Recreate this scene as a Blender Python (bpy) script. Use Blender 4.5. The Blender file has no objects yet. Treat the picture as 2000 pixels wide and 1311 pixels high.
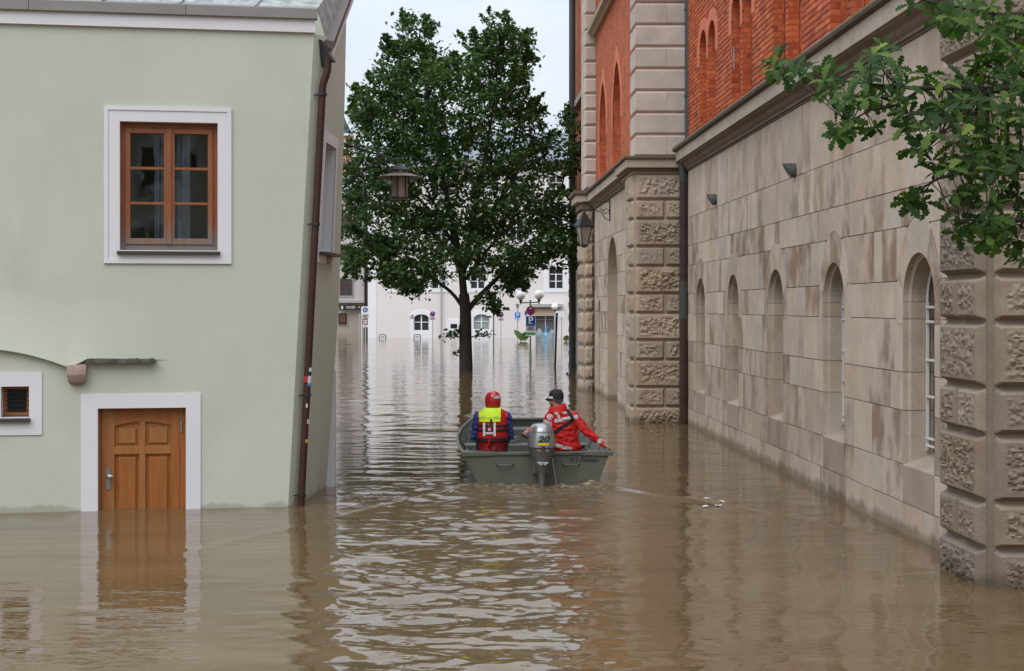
import bpy, bmesh, math, random
import numpy as np
from mathutils import Vector, Matrix, noise as mnoise
R = math.radians
rnd = random.Random(11)
sc = bpy.context.scene
col = sc.collection
# ------------------------------------------------------------------ camera
FPX, CX, HY, CAMH = 2800.0, 892.0, 600.0, 2.5      # focal length, vanishing point and horizon of the photograph (2000 px wide); eye height
cd = bpy.data.cameras.new('camera')
cd.sensor_width = 36.0
cd.lens = 36.0 * FPX / 2000.0
cd.shift_x = (1000.0 - CX) / 2000.0
cd.shift_y = -(655.5 - HY) / 2000.0
cd.clip_end = 5000
cam = bpy.data.objects.new('camera', cd)
cam.location = (0, 0, CAMH)
cam.rotation_euler = (R(90), 0, 0)
col.objects.link(cam)
sc.camera = cam
# ------------------------------------------------------------------ overcast sky
w = bpy.data.worlds.new('World'); sc.world = w; w.use_nodes = True
nt = w.node_tree; N = nt.nodes; L = nt.links
for n in list(N): N.remove(n)
out = N.new('ShaderNodeOutputWorld'); bg = N.new('ShaderNodeBackground'); bg.inputs[1].default_value = 0.1
sky = N.new('ShaderNodeTexSky'); sky.sky_type = 'NISHITA'; sky.sun_disc = False
SUN_EL, SUN_AZ = 50.0, 208.0          # compass-like: the veiled sun stands high behind the photographer, a little to the left
sky.sun_elevation = R(SUN_EL); sky.sun_rotation = R(SUN_AZ)
tc = N.new('ShaderNodeTexCoord'); sep = N.new('ShaderNodeSeparateXYZ'); L.new(tc.outputs['Generated'], sep.inputs[0])
# cloud deck after the CIE overcast sky: (1 + 2 sin e) / 3
mx = N.new('ShaderNodeMath'); mx.operation = 'MAXIMUM'; mx.inputs[1].default_value = 0.0; L.new(sep.outputs['Z'], mx.inputs[0])
ma = N.new('ShaderNodeMath'); ma.operation = 'MULTIPLY_ADD'; ma.inputs[1].default_value = 14.0; ma.inputs[2].default_value = 7.0; L.new(mx.outputs[0], ma.inputs[0])
mp = N.new('ShaderNodeMapping'); mp.inputs['Scale'].default_value = (2.2, 2.2, 6.0); L.new(tc.outputs['Generated'], mp.inputs[0])
cn = N.new('ShaderNodeTexNoise'); cn.inputs['Scale'].default_value = 1.6; cn.inputs['Detail'].default_value = 6; cn.inputs['Roughness'].default_value = 0.5; L.new(mp.outputs[0], cn.inputs['Vector'])
cr = N.new('ShaderNodeValToRGB'); L.new(cn.outputs[0], cr.inputs[0])
cr.color_ramp.elements[0].position = 0.36; cr.color_ramp.elements[0].color = (0.76, 0.88, 1.08, 1)
cr.color_ramp.elements[1].position = 0.64; cr.color_ramp.elements[1].color = (0.97, 1.01, 1.08, 1)
vm = N.new('ShaderNodeVectorMath'); vm.operation = 'SCALE'; L.new(cr.outputs[0], vm.inputs[0]); L.new(ma.outputs[0], vm.inputs['Scale'])
mixs = N.new('ShaderNodeMixRGB'); mixs.inputs[0].default_value = 0.88
L.new(sky.outputs[0], mixs.inputs[1]); L.new(vm.outputs[0], mixs.inputs[2])
L.new(mixs.outputs[0], bg.inputs[0]); L.new(bg.outputs[0], out.inputs[0])
# ------------------------------------------------------------------ veiled sun
sd = bpy.data.lights.new('sun', 'SUN'); sd.energy = 1.3; sd.angle = R(40); sd.color = (1.0, 0.96, 0.9)
so = bpy.data.objects.new('sun', sd); col.objects.link(so)
_az = R(SUN_AZ); _el = R(SUN_EL)
sdir = Vector((math.sin(_az) * math.cos(_el), math.cos(_az) * math.cos(_el), math.sin(_el)))
so.rotation_euler = sdir.to_track_quat('Z', 'Y').to_euler()
so.location = (-10, -20, 40)
vs = sc.view_settings
vs.view_transform = 'Standard'; vs.look = 'None'; vs.gamma = 1.0; vs.use_curve_mapping = False; vs.exposure = 0.06
sc.cycles.max_bounces = 6; sc.cycles.transparent_max_bounces = 12
sc.cycles.caustics_reflective = False; sc.cycles.caustics_refractive = False

# ================================================================== helpers
def P(px, py, Y):
    """place in the world of what the photograph shows at (px, py), at distance Y"""
    return Vector(((px - CX) * Y / FPX, Y, CAMH - (py - HY) * Y / FPX))
def PX(px, Y): return (px - CX) * Y / FPX
def PZ(py, Y): return CAMH - (py - HY) * Y / FPX
ORG = {}
def worg(o): return ORG[o.name]
def tag(o, label=None, cat=None, group=None, kind=None):
    if label: o['label'] = label
    if cat: o['category'] = cat
    if group: o['group'] = group
    if kind: o['kind'] = kind
    return o
def thing(name, loc, label, cat, group=None):
    o = bpy.data.objects.new(name, None); col.objects.link(o)
    o.empty_display_size = 0.2
    o.location = loc; ORG[o.name] = Vector(loc)
    return tag(o, label, cat, group)
def link(me, name, parent=None, origin=(0, 0, 0)):
    o = bpy.data.objects.new(name, me); col.objects.link(o)
    origin = Vector(origin)
    ORG[o.name] = origin
    if parent is not None:
        o.parent = parent; o.location = origin - worg(parent)
    else:
        o.location = origin
    return o
class MB:
    def __init__(s): s.v = []; s.f = []; s.m = []
    def add(s, vs_, fs, m=0):
        b = len(s.v); s.v.extend([tuple(p) for p in vs_])
        for f in fs: s.f.append(tuple(i + b for i in f)); s.m.append(m)
        return s
    def poly(s, pts, m=0): return s.add(pts, [tuple(range(len(pts)))], m)
    def box(s, x0, x1, y0, y1, z0, z1, m=0):
        return s.hexa([(x0, y0, z0), (x1, y0, z0), (x1, y1, z0), (x0, y1, z0), (x0, y0, z1), (x1, y0, z1), (x1, y1, z1), (x0, y1, z1)], m)
    def hexa(s, p, m=0):
        return s.add(p, [(0, 3, 2, 1), (4, 5, 6, 7), (0, 1, 5, 4), (1, 2, 6, 5), (2, 3, 7, 6), (3, 0, 4, 7)], m)
    def tbox(s, T, u0, u1, z0, z1, d0, d1, m=0):
        """box in wall coordinates: T(u, z, d) -> world"""
        return s.hexa([T(u0, z0, d0), T(u1, z0, d0), T(u1, z0, d1), T(u0, z0, d1), T(u0, z1, d0), T(u1, z1, d0), T(u1, z1, d1), T(u0, z1, d1)], m)
    def tcham(s, T, u0, u1, z0, z1, d0, d1, c, m=0):
        """block with chamfered front edges"""
        a = [T(u0, z0, d0), T(u1, z0, d0), T(u1, z1, d0), T(u0, z1, d0)]
        b = [T(u0, z0, d1 - c), T(u1, z0, d1 - c), T(u1, z1, d1 - c), T(u0, z1, d1 - c)]
        f = [T(u0 + c, z0 + c, d1), T(u1 - c, z0 + c, d1), T(u1 - c, z1 - c, d1), T(u0 + c, z1 - c, d1)]
        fs = [(0, 1, 2, 3), (8, 9, 10, 11)]
        for i in range(4):
            j = (i + 1) % 4
            fs += [(i, j, j + 4, i + 4), (i + 4, j + 4, j + 8, i + 8)]
        return s.add(a + b + f, fs, m)
    def prism(s, pts, ext, m=0):
        n = len(pts); ext = Vector(ext)
        q = [Vector(p) for p in pts]; r = [p + ext for p in q]
        fs = [tuple(range(n)), tuple(range(2 * n - 1, n - 1, -1))]
        for i in range(n):
            j = (i + 1) % n; fs.append((i, j, j + n, i + n))
        return s.add(q + r, fs, m)
    def tube(s, path, rad, n=10, m=0, caps=True):
        path = [Vector(p) for p in path]
        if not hasattr(rad, '__len__'): rad = [rad] * len(path)
        up = Vector((0.13, 0.21, 1)).normalized(); rings = []
        prev = None
        for i, p in enumerate(path):
            t = (path[min(i + 1, len(path) - 1)] - path[max(i - 1, 0)]).normalized()
            if prev is None:
                a = t.cross(up)
                if a.length < 0.2: a = t.cross(Vector((1, 0, 0)))
                a.normalize()
            else:
                a = (prev - t * prev.dot(t)).normalized()
            prev = a; b = t.cross(a)
            rings.append([p + (a * math.cos(2 * math.pi * k / n) + b * math.sin(2 * math.pi * k / n)) * rad[i] for k in range(n)])
        vs_ = [q for r in rings for q in r]; fs = []
        for i in range(len(rings) - 1):
            for k in range(n):
                k2 = (k + 1) % n
                fs.append((i * n + k, i * n + k2, (i + 1) * n + k2, (i + 1) * n + k))
        if caps:
            fs.append(tuple(range(n - 1, -1, -1))); e = (len(rings) - 1) * n; fs.append(tuple(range(e, e + n)))
        return s.add(vs_, fs, m)
    def loft(s, rings, m=0, caps=True):
        n = len(rings[0]); vs_ = [q for r in rings for q in r]; fs = []
        for i in range(len(rings) - 1):
            for k in range(n):
                k2 = (k + 1) % n
                fs.append((i * n + k, i * n + k2, (i + 1) * n + k2, (i + 1) * n + k))
        if caps:
            fs.append(tuple(range(n - 1, -1, -1))); e = (len(rings) - 1) * n; fs.append(tuple(range(e, e + n)))
        return s.add(vs_, fs, m)
    def lathe(s, c, prof, n=16, m=0, caps=True, ang0=0.0, sx=1.0, sy=1.0):
        c = Vector(c)
        rings = [[c + Vector((r * sx * math.cos(ang0 + 2 * math.pi * k / n), r * sy * math.sin(ang0 + 2 * math.pi * k / n), z)) for k in range(n)] for r, z in prof]
        return s.loft(rings, m, caps)
    def sphere(s, c, r, n=16, k=10, m=0, M3=None):
        c = Vector(c); rr = r if hasattr(r, '__len__') else (r, r, r)
        rings = []
        for i in range(k + 1):
            th = math.pi * (i + 0.02 if i == 0 else (i - 0.02 if i == k else i)) / k
            ring = []
            for j in range(n):
                ph = 2 * math.pi * j / n
                v = Vector((rr[0] * math.sin(th) * math.cos(ph), rr[1] * math.sin(th) * math.sin(ph), -rr[2] * math.cos(th)))
                ring.append(c + (M3 @ v if M3 else v))
            rings.append(ring)
        return s.loft(rings, m, True)
    def capsule(s, a, b, ra, rb, n=14, m=0):
        a = Vector(a); b = Vector(b); d = (b - a).normalized(); path = []; rad = []
        for k in range(5):
            t = math.pi / 2 * (1 - k / 4); path.append(a - d * ra * math.sin(t)); rad.append(max(ra * math.cos(t), 0.0005))
        for k in range(5):
            t = math.pi / 2 * (k / 4); path.append(b + d * rb * math.sin(t)); rad.append(max(rb * math.cos(t), 0.0005))
        return s.tube(path, rad, n, m)
    def grid(s, fn, nu, nv, m=0):
        vs_ = [fn(i / nu, j / nv) for j in range(nv + 1) for i in range(nu + 1)]
        fs = [(j * (nu + 1) + i, j * (nu + 1) + i + 1, (j + 1) * (nu + 1) + i + 1, (j + 1) * (nu + 1) + i) for j in range(nv) for i in range(nu)]
        return s.add(vs_, fs, m)
    def mesh(s, name, mats, origin=(0, 0, 0), smooth=None, recalc=True, bevel=0):
        me = bpy.data.meshes.new(name); o = Vector(origin)
        me.from_pydata([(p[0] - o.x, p[1] - o.y, p[2] - o.z) for p in s.v], [], s.f)
        if not isinstance(mats, (list, tuple)): mats = [mats]
        for m in mats: me.materials.append(m)
        if len(mats) > 1: me.polygons.foreach_set('material_index', s.m)
        if recalc or bevel:
            bm = bmesh.new(); bm.from_mesh(me)
            bmesh.ops.recalc_face_normals(bm, faces=bm.faces)
            if bevel: bmesh.ops.bevel(bm, geom=list(bm.edges), offset=bevel, segments=2, affect='EDGES', profile=0.6, clamp_overlap=True)
            bm.to_mesh(me); bm.free()
        if smooth is not None:
            me.polygons.foreach_set('use_smooth', [True] * len(me.polygons))
            me.set_sharp_from_angle(angle=R(smooth))
        me.update()
        return me
    def build(s, name, mats, parent=None, origin=None, smooth=None, recalc=True, bevel=0):
        if origin is None:
            a = np.array(s.v); c = (a.min(0) + a.max(0)) / 2; origin = (c[0], c[1], c[2])
        return link(s.mesh(name, mats, origin, smooth, recalc, bevel), name, parent, origin)

# ================================================================== materials
def shader(name):
    m = bpy.data.materials.new(name); m.use_nodes = True
    t = m.node_tree; b = t.nodes['Principled BSDF']
    return m, t, b
def rgba(c): return (c[0], c[1], c[2], 1.0)
def nodemix(t, fac, a, b, mode='MIX'):
    n = t.nodes.new('ShaderNodeMixRGB'); n.blend_type = mode
    for i, x in ((0, fac), (1, a), (2, b)):
        if isinstance(x, (int, float)): n.inputs[i].default_value = x
        elif isinstance(x, tuple): n.inputs[i].default_value = rgba(x)
        else: t.links.new(x, n.inputs[i])
    return n.outputs[0]
def noise(t, vec, scale, detail=4, rough=0.55):
    n = t.nodes.new('ShaderNodeTexNoise'); n.inputs['Scale'].default_value = scale; n.inputs['Detail'].default_value = detail; n.inputs['Roughness'].default_value = rough
    if vec is not None: t.links.new(vec, n.inputs['Vector'])
    return n.outputs[0]
def ramp(t, src, stops):
    n = t.nodes.new('ShaderNodeValToRGB'); t.links.new(src, n.inputs[0]); e = n.color_ramp.elements
    while len(e) < len(stops): e.new(0.5)
    for i, (p, c) in enumerate(stops):
        e[i].position = p; e[i].color = rgba(c) if isinstance(c, tuple) else (c, c, c, 1)
    return n.outputs[0]
def mapping(t, vec, scale=(1, 1, 1), loc=(0, 0, 0), rot=(0, 0, 0)):
    n = t.nodes.new('ShaderNodeMapping'); n.inputs['Scale'].default_value = scale; n.inputs['Location'].default_value = loc; n.inputs['Rotation'].default_value = rot
    t.links.new(vec, n.inputs[0]); return n.outputs[0]
def wpos(t):
    return t.nodes.new('ShaderNodeNewGeometry').outputs['Position']
def mth(t, op, a, b=None, c=None):
    n = t.nodes.new('ShaderNodeMath'); n.operation = op
    for i, x in enumerate((a, b, c)):
        if x is None: continue
        if isinstance(x, (int, float)): n.inputs[i].default_value = x
        else: t.links.new(x, n.inputs[i])
    return n.outputs[0]
def bump(t, b, h, strength=0.3, dist=0.01, prev=None):
    n = t.nodes.new('ShaderNodeBump'); n.inputs['Strength'].default_value = strength; n.inputs['Distance'].default_value = dist
    t.links.new(h, n.inputs['Height'])
    if prev is not None: t.links.new(prev, n.inputs['Normal'])
    t.links.new(n.outputs[0], b.inputs['Normal']); return n.outputs[0]
def tint(c, k): return (c[0] * k, c[1] * k, c[2] * k)
def M(name, c, rough=0.7, var=0.12, vs_=3.0, bmp=0.0, bs=60.0, metal=0.0, spec=0.4, objvar=0.0, dist=0.005, stretch=(1, 1, 1), island=False, coat=0.0):
    m, t, b = shader(name); v = mapping(t, wpos(t), stretch)
    base = nodemix(t, noise(t, v, vs_, 5), tint(c, 1 - var), tint(c, 1 + var)) if var else None
    if objvar:
        if island: r_ = t.nodes.new('ShaderNodeNewGeometry').outputs['Random Per Island']
        else: r_ = t.nodes.new('ShaderNodeObjectInfo').outputs['Random']
        g = ramp(t, r_, [(0, 1 - objvar), (1, 1 + objvar)])
        base = nodemix(t, 1.0, base if base is not None else c, g, 'MULTIPLY')
    if base is not None: t.links.new(base, b.inputs['Base Color'])
    else: b.inputs['Base Color'].default_value = rgba(c)
    b.inputs['Roughness'].default_value = rough; b.inputs['Metallic'].default_value = metal; b.inputs['Specular IOR Level'].default_value = spec
    if coat: b.inputs['Coat Weight'].default_value = coat; b.inputs['Coat Roughness'].default_value = 0.1
    if bmp: bump(t, b, noise(t, v, bs, 3), bmp, dist)
    return m
def wetline(t, colr, dark=0.55, h0=0.03, h1=0.12):
    """damp tide mark where the flood laps the wall"""
    p = t.nodes.new('ShaderNodeSeparateXYZ'); pos = wpos(t); t.links.new(pos, p.inputs[0])
    n = noise(t, mapping(t, pos, (3, 3, 0.6)), 1.0, 4)
    zz = mth(t, 'SUBTRACT', p.outputs[2], mth(t, 'MULTIPLY', mth(t, 'SUBTRACT', n, 0.4), 0.3))
    f = ramp(t, mth(t, 'MULTIPLY', zz, 2.0), [(h0 * 2, 1.0), (h1 * 2, 0.0)])
    return nodemix(t, f, colr, nodemix(t, 1.0, colr, (dark, dark * 0.97, dark * 0.92), 'MULTIPLY'))
def stone_mat(name, tints, stain=0.6, bmp=0.35, bs=90, streak=True, wet=True, rough=0.85, fine=0.16):
    m, t, b = shader(name); pos = wpos(t)
    oi = t.nodes.new('ShaderNodeObjectInfo'); rv = oi.outputs['Random']
    n_ = len(tints)
    base = ramp(t, rv, [((i + 0.0) / max(n_ - 1, 1), c) for i, c in enumerate(tints)])
    va = t.nodes.new('ShaderNodeVectorMath'); va.operation = 'ADD'
    t.links.new(pos, va.inputs[0])
    cmb = t.nodes.new('ShaderNodeCombineXYZ'); r40 = mth(t, 'MULTIPLY', rv, 43.0)
    for i in range(3): t.links.new(r40, cmb.inputs[i])
    t.links.new(cmb.outputs[0], va.inputs[1]); lv = va.outputs[0]
    base = nodemix(t, ramp(t, noise(t, lv, 260, 2, 0.7), [(0.3, 1 - fine), (0.7, 1 + fine)]), (0, 0, 0), base, 'MULTIPLY') if False else nodemix(t, 1.0, base, ramp(t, noise(t, lv, 95, 3, 0.8), [(0.35, 1 - fine * 1.6), (0.65, 1 + fine * 1.6)]), 'MULTIPLY')
    base = nodemix(t, 1.0, base, ramp(t, noise(t, lv, 2.2, 5), [(0.25, 0.82), (0.75, 1.14)]), 'MULTIPLY')
    if stain:
        sv = mapping(t, lv, (2.9, 2.9, 1.7 if streak else 4.0))
        sn = noise(t, sv, 1.0, 3.5, 0.55)
        wv = t.nodes.new('ShaderNodeTexWhiteNoise'); wv.noise_dimensions = '1D'; t.links.new(mth(t, 'MULTIPLY', rv, 913.7), wv.inputs['W'])
        amt = ramp(t, wv.outputs['Value'], [(0.40, 0.0), (0.62, 0.75), (1.0, 1.0)])
        s = ramp(t, sn, [(0.41, 0.0), (0.60, 1.0)])
        f = mth(t, 'MULTIPLY', mth(t, 'MULTIPLY', s, amt), stain)
        zs_ = t.nodes.new('ShaderNodeSeparateXYZ'); t.links.new(pos, zs_.inputs[0])
        f = mth(t, 'MULTIPLY', f, ramp(t, mth(t, 'MULTIPLY', zs_.outputs[2], 0.1), [(0.0, 0.6), (0.1, 0.85), (0.2, 1.0), (0.36, 1.0), (0.5, 0.4)]))
        base = nodemix(t, f, base, (0.205, 0.115, 0.058))
        f2 = mth(t, 'MULTIPLY', ramp(t, noise(t, mapping(t, pos, (5, 5, 0.7)), 1.0, 3), [(0.55, 0.0), (0.75, 1.0)]), 0.12 * stain)
        base = nodemix(t, f2, base, (0.16, 0.13, 0.11))
    if wet: base = wetline(t, base)
    t.links.new(base, b.inputs['Base Color']); b.inputs['Roughness'].default_value = rough; b.inputs['Specular IOR Level'].default_value = 0.25
    n1 = bump(t, b, noise(t, lv, bs, 4, 0.7), bmp, 0.006)
    bump(t, b, noise(t, lv, 9, 3), bmp * 0.5, 0.012, n1)
    return m
def glass_mat(name, c=(0.9, 0.95, 0.95), dark=0.0):
    m, t, b = shader(name)
    for n in list(t.nodes): t.nodes.remove(n)
    o = t.nodes.new('ShaderNodeOutputMaterial'); tr = t.nodes.new('ShaderNodeBsdfTransparent'); tr.inputs[0].default_value = rgba(c)
    gl = t.nodes.new('ShaderNodeBsdfGlossy'); gl.inputs['Roughness'].default_value = 0.015
    fr = t.nodes.new('ShaderNodeFresnel'); fr.inputs[0].default_value = 1.5
    bm_ = t.nodes.new('ShaderNodeBump'); bm_.inputs['Strength'].default_value = 0.07; bm_.inputs['Distance'].default_value = 0.02
    t.links.new(noise(t, wpos(t), 2.5, 1), bm_.inputs['Height']); t.links.new(bm_.outputs[0], gl.inputs['Normal'])
    mx_ = t.nodes.new('ShaderNodeMixShader'); t.links.new(fr.outputs[0], mx_.inputs[0]); t.links.new(tr.outputs[0], mx_.inputs[1]); t.links.new(gl.outputs[0], mx_.inputs[2])
    t.links.new(mx_.outputs[0], o.inputs[0]); return m
def brick_mat(name, axis, c1, c2, mort, bw=0.25, rh=0.09, ms=0.012):
    m, t, b = shader(name); p = t.nodes.new('ShaderNodeSeparateXYZ'); t.links.new(wpos(t), p.inputs[0])
    cmb = t.nodes.new('ShaderNodeCombineXYZ'); t.links.new(p.outputs[axis], cmb.inputs[0]); t.links.new(p.outputs[2], cmb.inputs[1])
    k = t.nodes.new('ShaderNodeTexBrick'); t.links.new(cmb.outputs[0], k.inputs['Vector'])
    k.inputs['Scale'].default_value = 1.0; k.inputs['Brick Width'].default_value = bw; k.inputs['Row Height'].default_value = rh; k.inputs['Mortar Size'].default_value = ms; k.inputs['Mortar Smooth'].default_value = 0.1
    k.inputs['Color1'].default_value = rgba(c1); k.inputs['Color2'].default_value = rgba(c2); k.inputs['Mortar'].default_value = rgba(mort); k.inputs['Bias'].default_value = -0.1
    cc = nodemix(t, 1.0, k.outputs['Color'], ramp(t, noise(t, wpos(t), 3.5, 6, 0.7), [(0.3, 0.68), (0.7, 1.25)]), 'MULTIPLY')
    t.links.new(cc, b.inputs['Base Color']); b.inputs['Roughness'].default_value = 0.85; b.inputs['Specular IOR Level'].default_value = 0.25
    h = mth(t, 'SUBTRACT', 1.0, k.outputs['Fac'])
    bump(t, b, h, 0.8, 0.012); return m
def wood_mat(name, c, c2, wear, axis_stretch=(14, 14, 0.8), wearamt=0.5, rough=0.55, greyz=None):
    m, t, b = shader(name); pos = wpos(t); v = mapping(t, pos, axis_stretch)
    base = nodemix(t, ramp(t, noise(t, v, 2.0, 6, 0.65), [(0.3, 0.0), (0.7, 1.0)]), c, c2)
    wv = mapping(t, pos, (axis_stretch[0] * 1.6, axis_stretch[1] * 1.6, axis_stretch[2] * 2.2))
    base = nodemix(t, mth(t, 'MULTIPLY', ramp(t, noise(t, wv, 1.5, 6, 0.75), [(0.55, 0.0), (0.68, 1.0)]), wearamt), base, wear)
    if greyz is not None:      # weathered bare wood at the foot of the frame
        p = t.nodes.new('ShaderNodeSeparateXYZ'); t.links.new(pos, p.inputs[0])
        zz = mth(t, 'ADD', p.outputs[2], mth(t, 'MULTIPLY', mth(t, 'SUBTRACT', noise(t, v, 1.2, 3), 0.5), 0.5))
        f = ramp(t, mth(t, 'SUBTRACT', zz, greyz), [(0.0, 1.0), (0.35, 0.0)])
        base = nodemix(t, f, base, (0.19, 0.16, 0.135))
    t.links.new(base, b.inputs['Base Color']); b.inputs['Roughness'].default_value = rough; b.inputs['Specular IOR Level'].default_value = 0.35
    bump(t, b, noise(t, v, 6, 4), 0.25, 0.003); return m
def text_mesh(txt, size, bold=0.0, shear=0.0, ext=0.0, sx=1.0):
    cu = bpy.data.curves.new('lettering', 'FONT'); cu.body = txt; cu.size = size; cu.align_x = 'CENTER'; cu.align_y = 'CENTER'; cu.offset = bold; cu.shear = shear; cu.extrude = ext
    o = bpy.data.objects.new('lettering', cu); col.objects.link(o)
    me = bpy.data.meshes.new_from_object(o.evaluated_get(bpy.context.evaluated_depsgraph_get()))
    bpy.data.objects.remove(o); bpy.data.curves.remove(cu)
    if sx != 1.0:
        for v in me.vertices: v.co.x *= sx
    return me
def lettering(txt, size, mat_, parent, loc, right=(1, 0, 0), up=(0, 0, 1), bold=0.0, shear=0.0, sx=1.0, name='lettering'):
    me = text_mesh(txt, size, bold, shear, 0.0, sx); r_ = Vector(right).normalized(); u_ = Vector(up).normalized()
    for v in me.vertices:
        v.co = r_ * v.co.x + u_ * v.co.y
    me.materials.clear(); me.materials.append(mat_)
    return link(me, name, parent, loc)
# ================================================================== flood water
def make_water():
    rg = np.random.default_rng(5)
    xs = np.concatenate([[-900, -300, -100, -40, -20, -12, -9.0], np.arange(-7.2, 7.21, 0.05), [9, 12, 20, 40, 100, 300, 900]])
    ys = [-300, -60, -20, 0, 5, 8.0]
    y = 9.0
    while y < 120: ys.append(y); y += 0.026 + max(0, y - 12) * 0.0022 + max(0, y - 40) * 0.01
    ys = np.concatenate([ys, [130, 160, 220, 400, 900, 2500]])
    X, Y = np.meshgrid(xs, ys)
    def waves(n, l0, l1, spread, slope, cx=0.0, cy=1.0):
        h = np.zeros_like(X)
        for _ in range(n):
            lam = l0 * (l1 / l0) ** rg.random(); a = math.atan2(cy, cx) + rg.normal(0, spread)
            k = 2 * math.pi / lam; ph = rg.random() * 6.28
            env = 0.5 + 0.5 * np.sin(X * rg.normal(0, 0.5) + Y * rg.normal(0, 0.35) + rg.random() * 6.28)
            h += env * slope / k * np.sin(k * (math.cos(a) * X + math.sin(a) * Y) + ph)
        return h
    def sm(a, b, v):
        t = np.clip((v - a) / (b - a), 0, 1); return t * t * (3 - 2 * t)
    inside = sm(-7.2, -6.6, X) * (1 - sm(6.8, 7.2, X)) * sm(9, 9.4, Y) * (1 - sm(100, 118, Y))
    near = 1 - sm(19.6, 21.5, Y)
    chan = sm(-1.9, -1.0, X + 0.25 * np.sin(Y * 0.7)) * (1 - sm(0.9, 2.1, X + 0.3 * np.sin(Y * 0.55 + 1) - (20 - Y) * 0.02))
    h = (waves(40, 0.40, 1.2, 0.45, 0.026) + waves(80, 0.11, 0.40, 0.75, 0.026)) * (0.55 + 0.45 * np.sin(X * 1.7 + np.sin(Y * .9) * 1.5) * np.sin(Y * 0.8 + X * .6 + 1)) * 1.25 * chan * near * sm(9, 13, Y + 3)
    h += waves(26, 0.28, 0.9, 0.5, 0.013) * chan * (1 - near) * (1 - sm(24, 34, Y))
    h += waves(22, 0.35, 1.6, 0.45, 0.006) * (0.55 + 0.6 * sm(1.0, 3.0, X))
    h += waves(30, 0.4, 2.2, 0.9, 0.009) * sm(22, 30, Y)
    # wake: two low ridges spreading from the transom and churned water between them
    xc = 1.15; d = np.clip(20.3 - Y, 0, 12)
    for s, ang in ((-1, 0.55), (1, 0.62)):
        c = xc + s * (0.75 + d * ang)
        h += 0.046 * np.exp(-((X - c) / 0.12) ** 2) * np.exp(-d / 2.6) * (Y < 20.4) * (Y > 14)
    ch = np.exp(-((X - xc) / 0.8) ** 2) * np.exp(-d / 1.2) * (Y < 20.35)
    h += waves(40, 0.15, 0.5, 1.6, 0.045) * ch * 1.4
    tr_ = np.exp(-((X - xc - .3 - .10 * d) / (.8 + .10 * d)) ** 2) * np.exp(-d / 3.5) * (Y < 20.35)
    h += waves(50, 0.14, 0.4, 1.5, 0.028) * tr_
    Z = h * inside
    foam = np.clip(np.exp(-((X - xc) / 0.95) ** 4) * np.exp(-d / 0.7) * (Y < 20.3) + 0.30 * np.exp(-((X - xc - .25 - .05 * d) / (1.0 + .12 * d)) ** 2) * np.exp(-d / 2.6) * (Y < 20.3) + sum(0.55 * np.exp(-((X - (xc + s_ * (0.85 + d * a_))) / 0.09) ** 2) * np.exp(-d / 1.6) * (Y < 20.3) for s_, a_ in ((-1, .55), (1, .62))), 0, 1)
    V = np.stack([X, Y, Z], -1).reshape(-1, 3); nx = len(xs); ny = len(ys)
    i = np.arange(nx - 1)[None, :] + nx * np.arange(ny - 1)[:, None]
    F = np.stack([i, i + 1, i + 1 + nx, i + nx], -1).reshape(-1, 4)
    me = bpy.data.meshes.new('water')
    me.vertices.add(len(V)); me.vertices.foreach_set('co', V.astype(np.float32).ravel())
    me.loops.add(F.size); me.loops.foreach_set('vertex_index', F.astype(np.int32).ravel())
    me.polygons.add(len(F)); me.polygons.foreach_set('loop_start', np.arange(0, F.size, 4, dtype=np.int32)); me.polygons.foreach_set('loop_total', np.full(len(F), 4, np.int32))
    me.polygons.foreach_set('use_smooth', [True] * len(F))
    me.update(calc_edges=True)
    at = me.attributes.new('churn', 'FLOAT', 'POINT'); at.data.foreach_set('value', foam.astype(np.float32).ravel())
    m, t, b = shader('muddy_flood_water'); pos = wpos(t)
    a_ = t.nodes.new('ShaderNodeAttribute'); a_.attribute_name = 'churn'
    silt = nodemix(t, ramp(t, noise(t, mapping(t, pos, (0.35, 0.9, 1)), 1.0, 5, 0.6), [(0.35, 0.0), (0.65, 1.0)]), (0.114, 0.073, 0.031), (0.148, 0.098, 0.046))
    tb_ = noise(t, mapping(t, pos, (16, 20, 16)), 1.0, 4, 0.65)
    fn_ = ramp(t, noise(t, mapping(t, pos, (9, 14, 9)), 1.0, 5, 0.7), [(0.5, 0.0), (0.62, 1.0)])
    silt = nodemix(t, mth(t, 'MULTIPLY', a_.outputs['Fac'], fn_), silt, (0.50, 0.45, 0.36))
    t.links.new(silt, b.inputs['Base Color']); b.inputs['Roughness'].default_value = 0.03; b.inputs['IOR'].default_value = 1.5; b.inputs['Specular IOR Level'].default_value = 0.5
    n1 = bump(t, b, noise(t, mapping(t, pos, (1.6, 4.2, 1), rot=(0, 0, R(8))), 1.0, 3, 0.5), 0.40, 0.02)
    n2 = bump(t, b, noise(t, mapping(t, pos, (7, 13, 1)), 1.0, 2, 0.5), 0.20, 0.006, n1)
    bump(t, b, noise(t, mapping(t, pos, (2.2, 2.6, 1)), 1.0, 3, 0.6), 0.16, 0.02, n2)
    n3 = bump(t, b, noise(t, mapping(t, pos, (2.2, 2.6, 1)), 1.0, 3, 0.6), 0.16, 0.02, n2)
    bump(t, b, mth(t, 'MULTIPLY', tb_, a_.outputs['Fac']), 0.8, 0.035, n3)
    me.materials.append(m)
    o = link(me, 'water'); tag(o, 'brown muddy flood water filling the street and square', 'water', kind='structure')
make_water()

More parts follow.
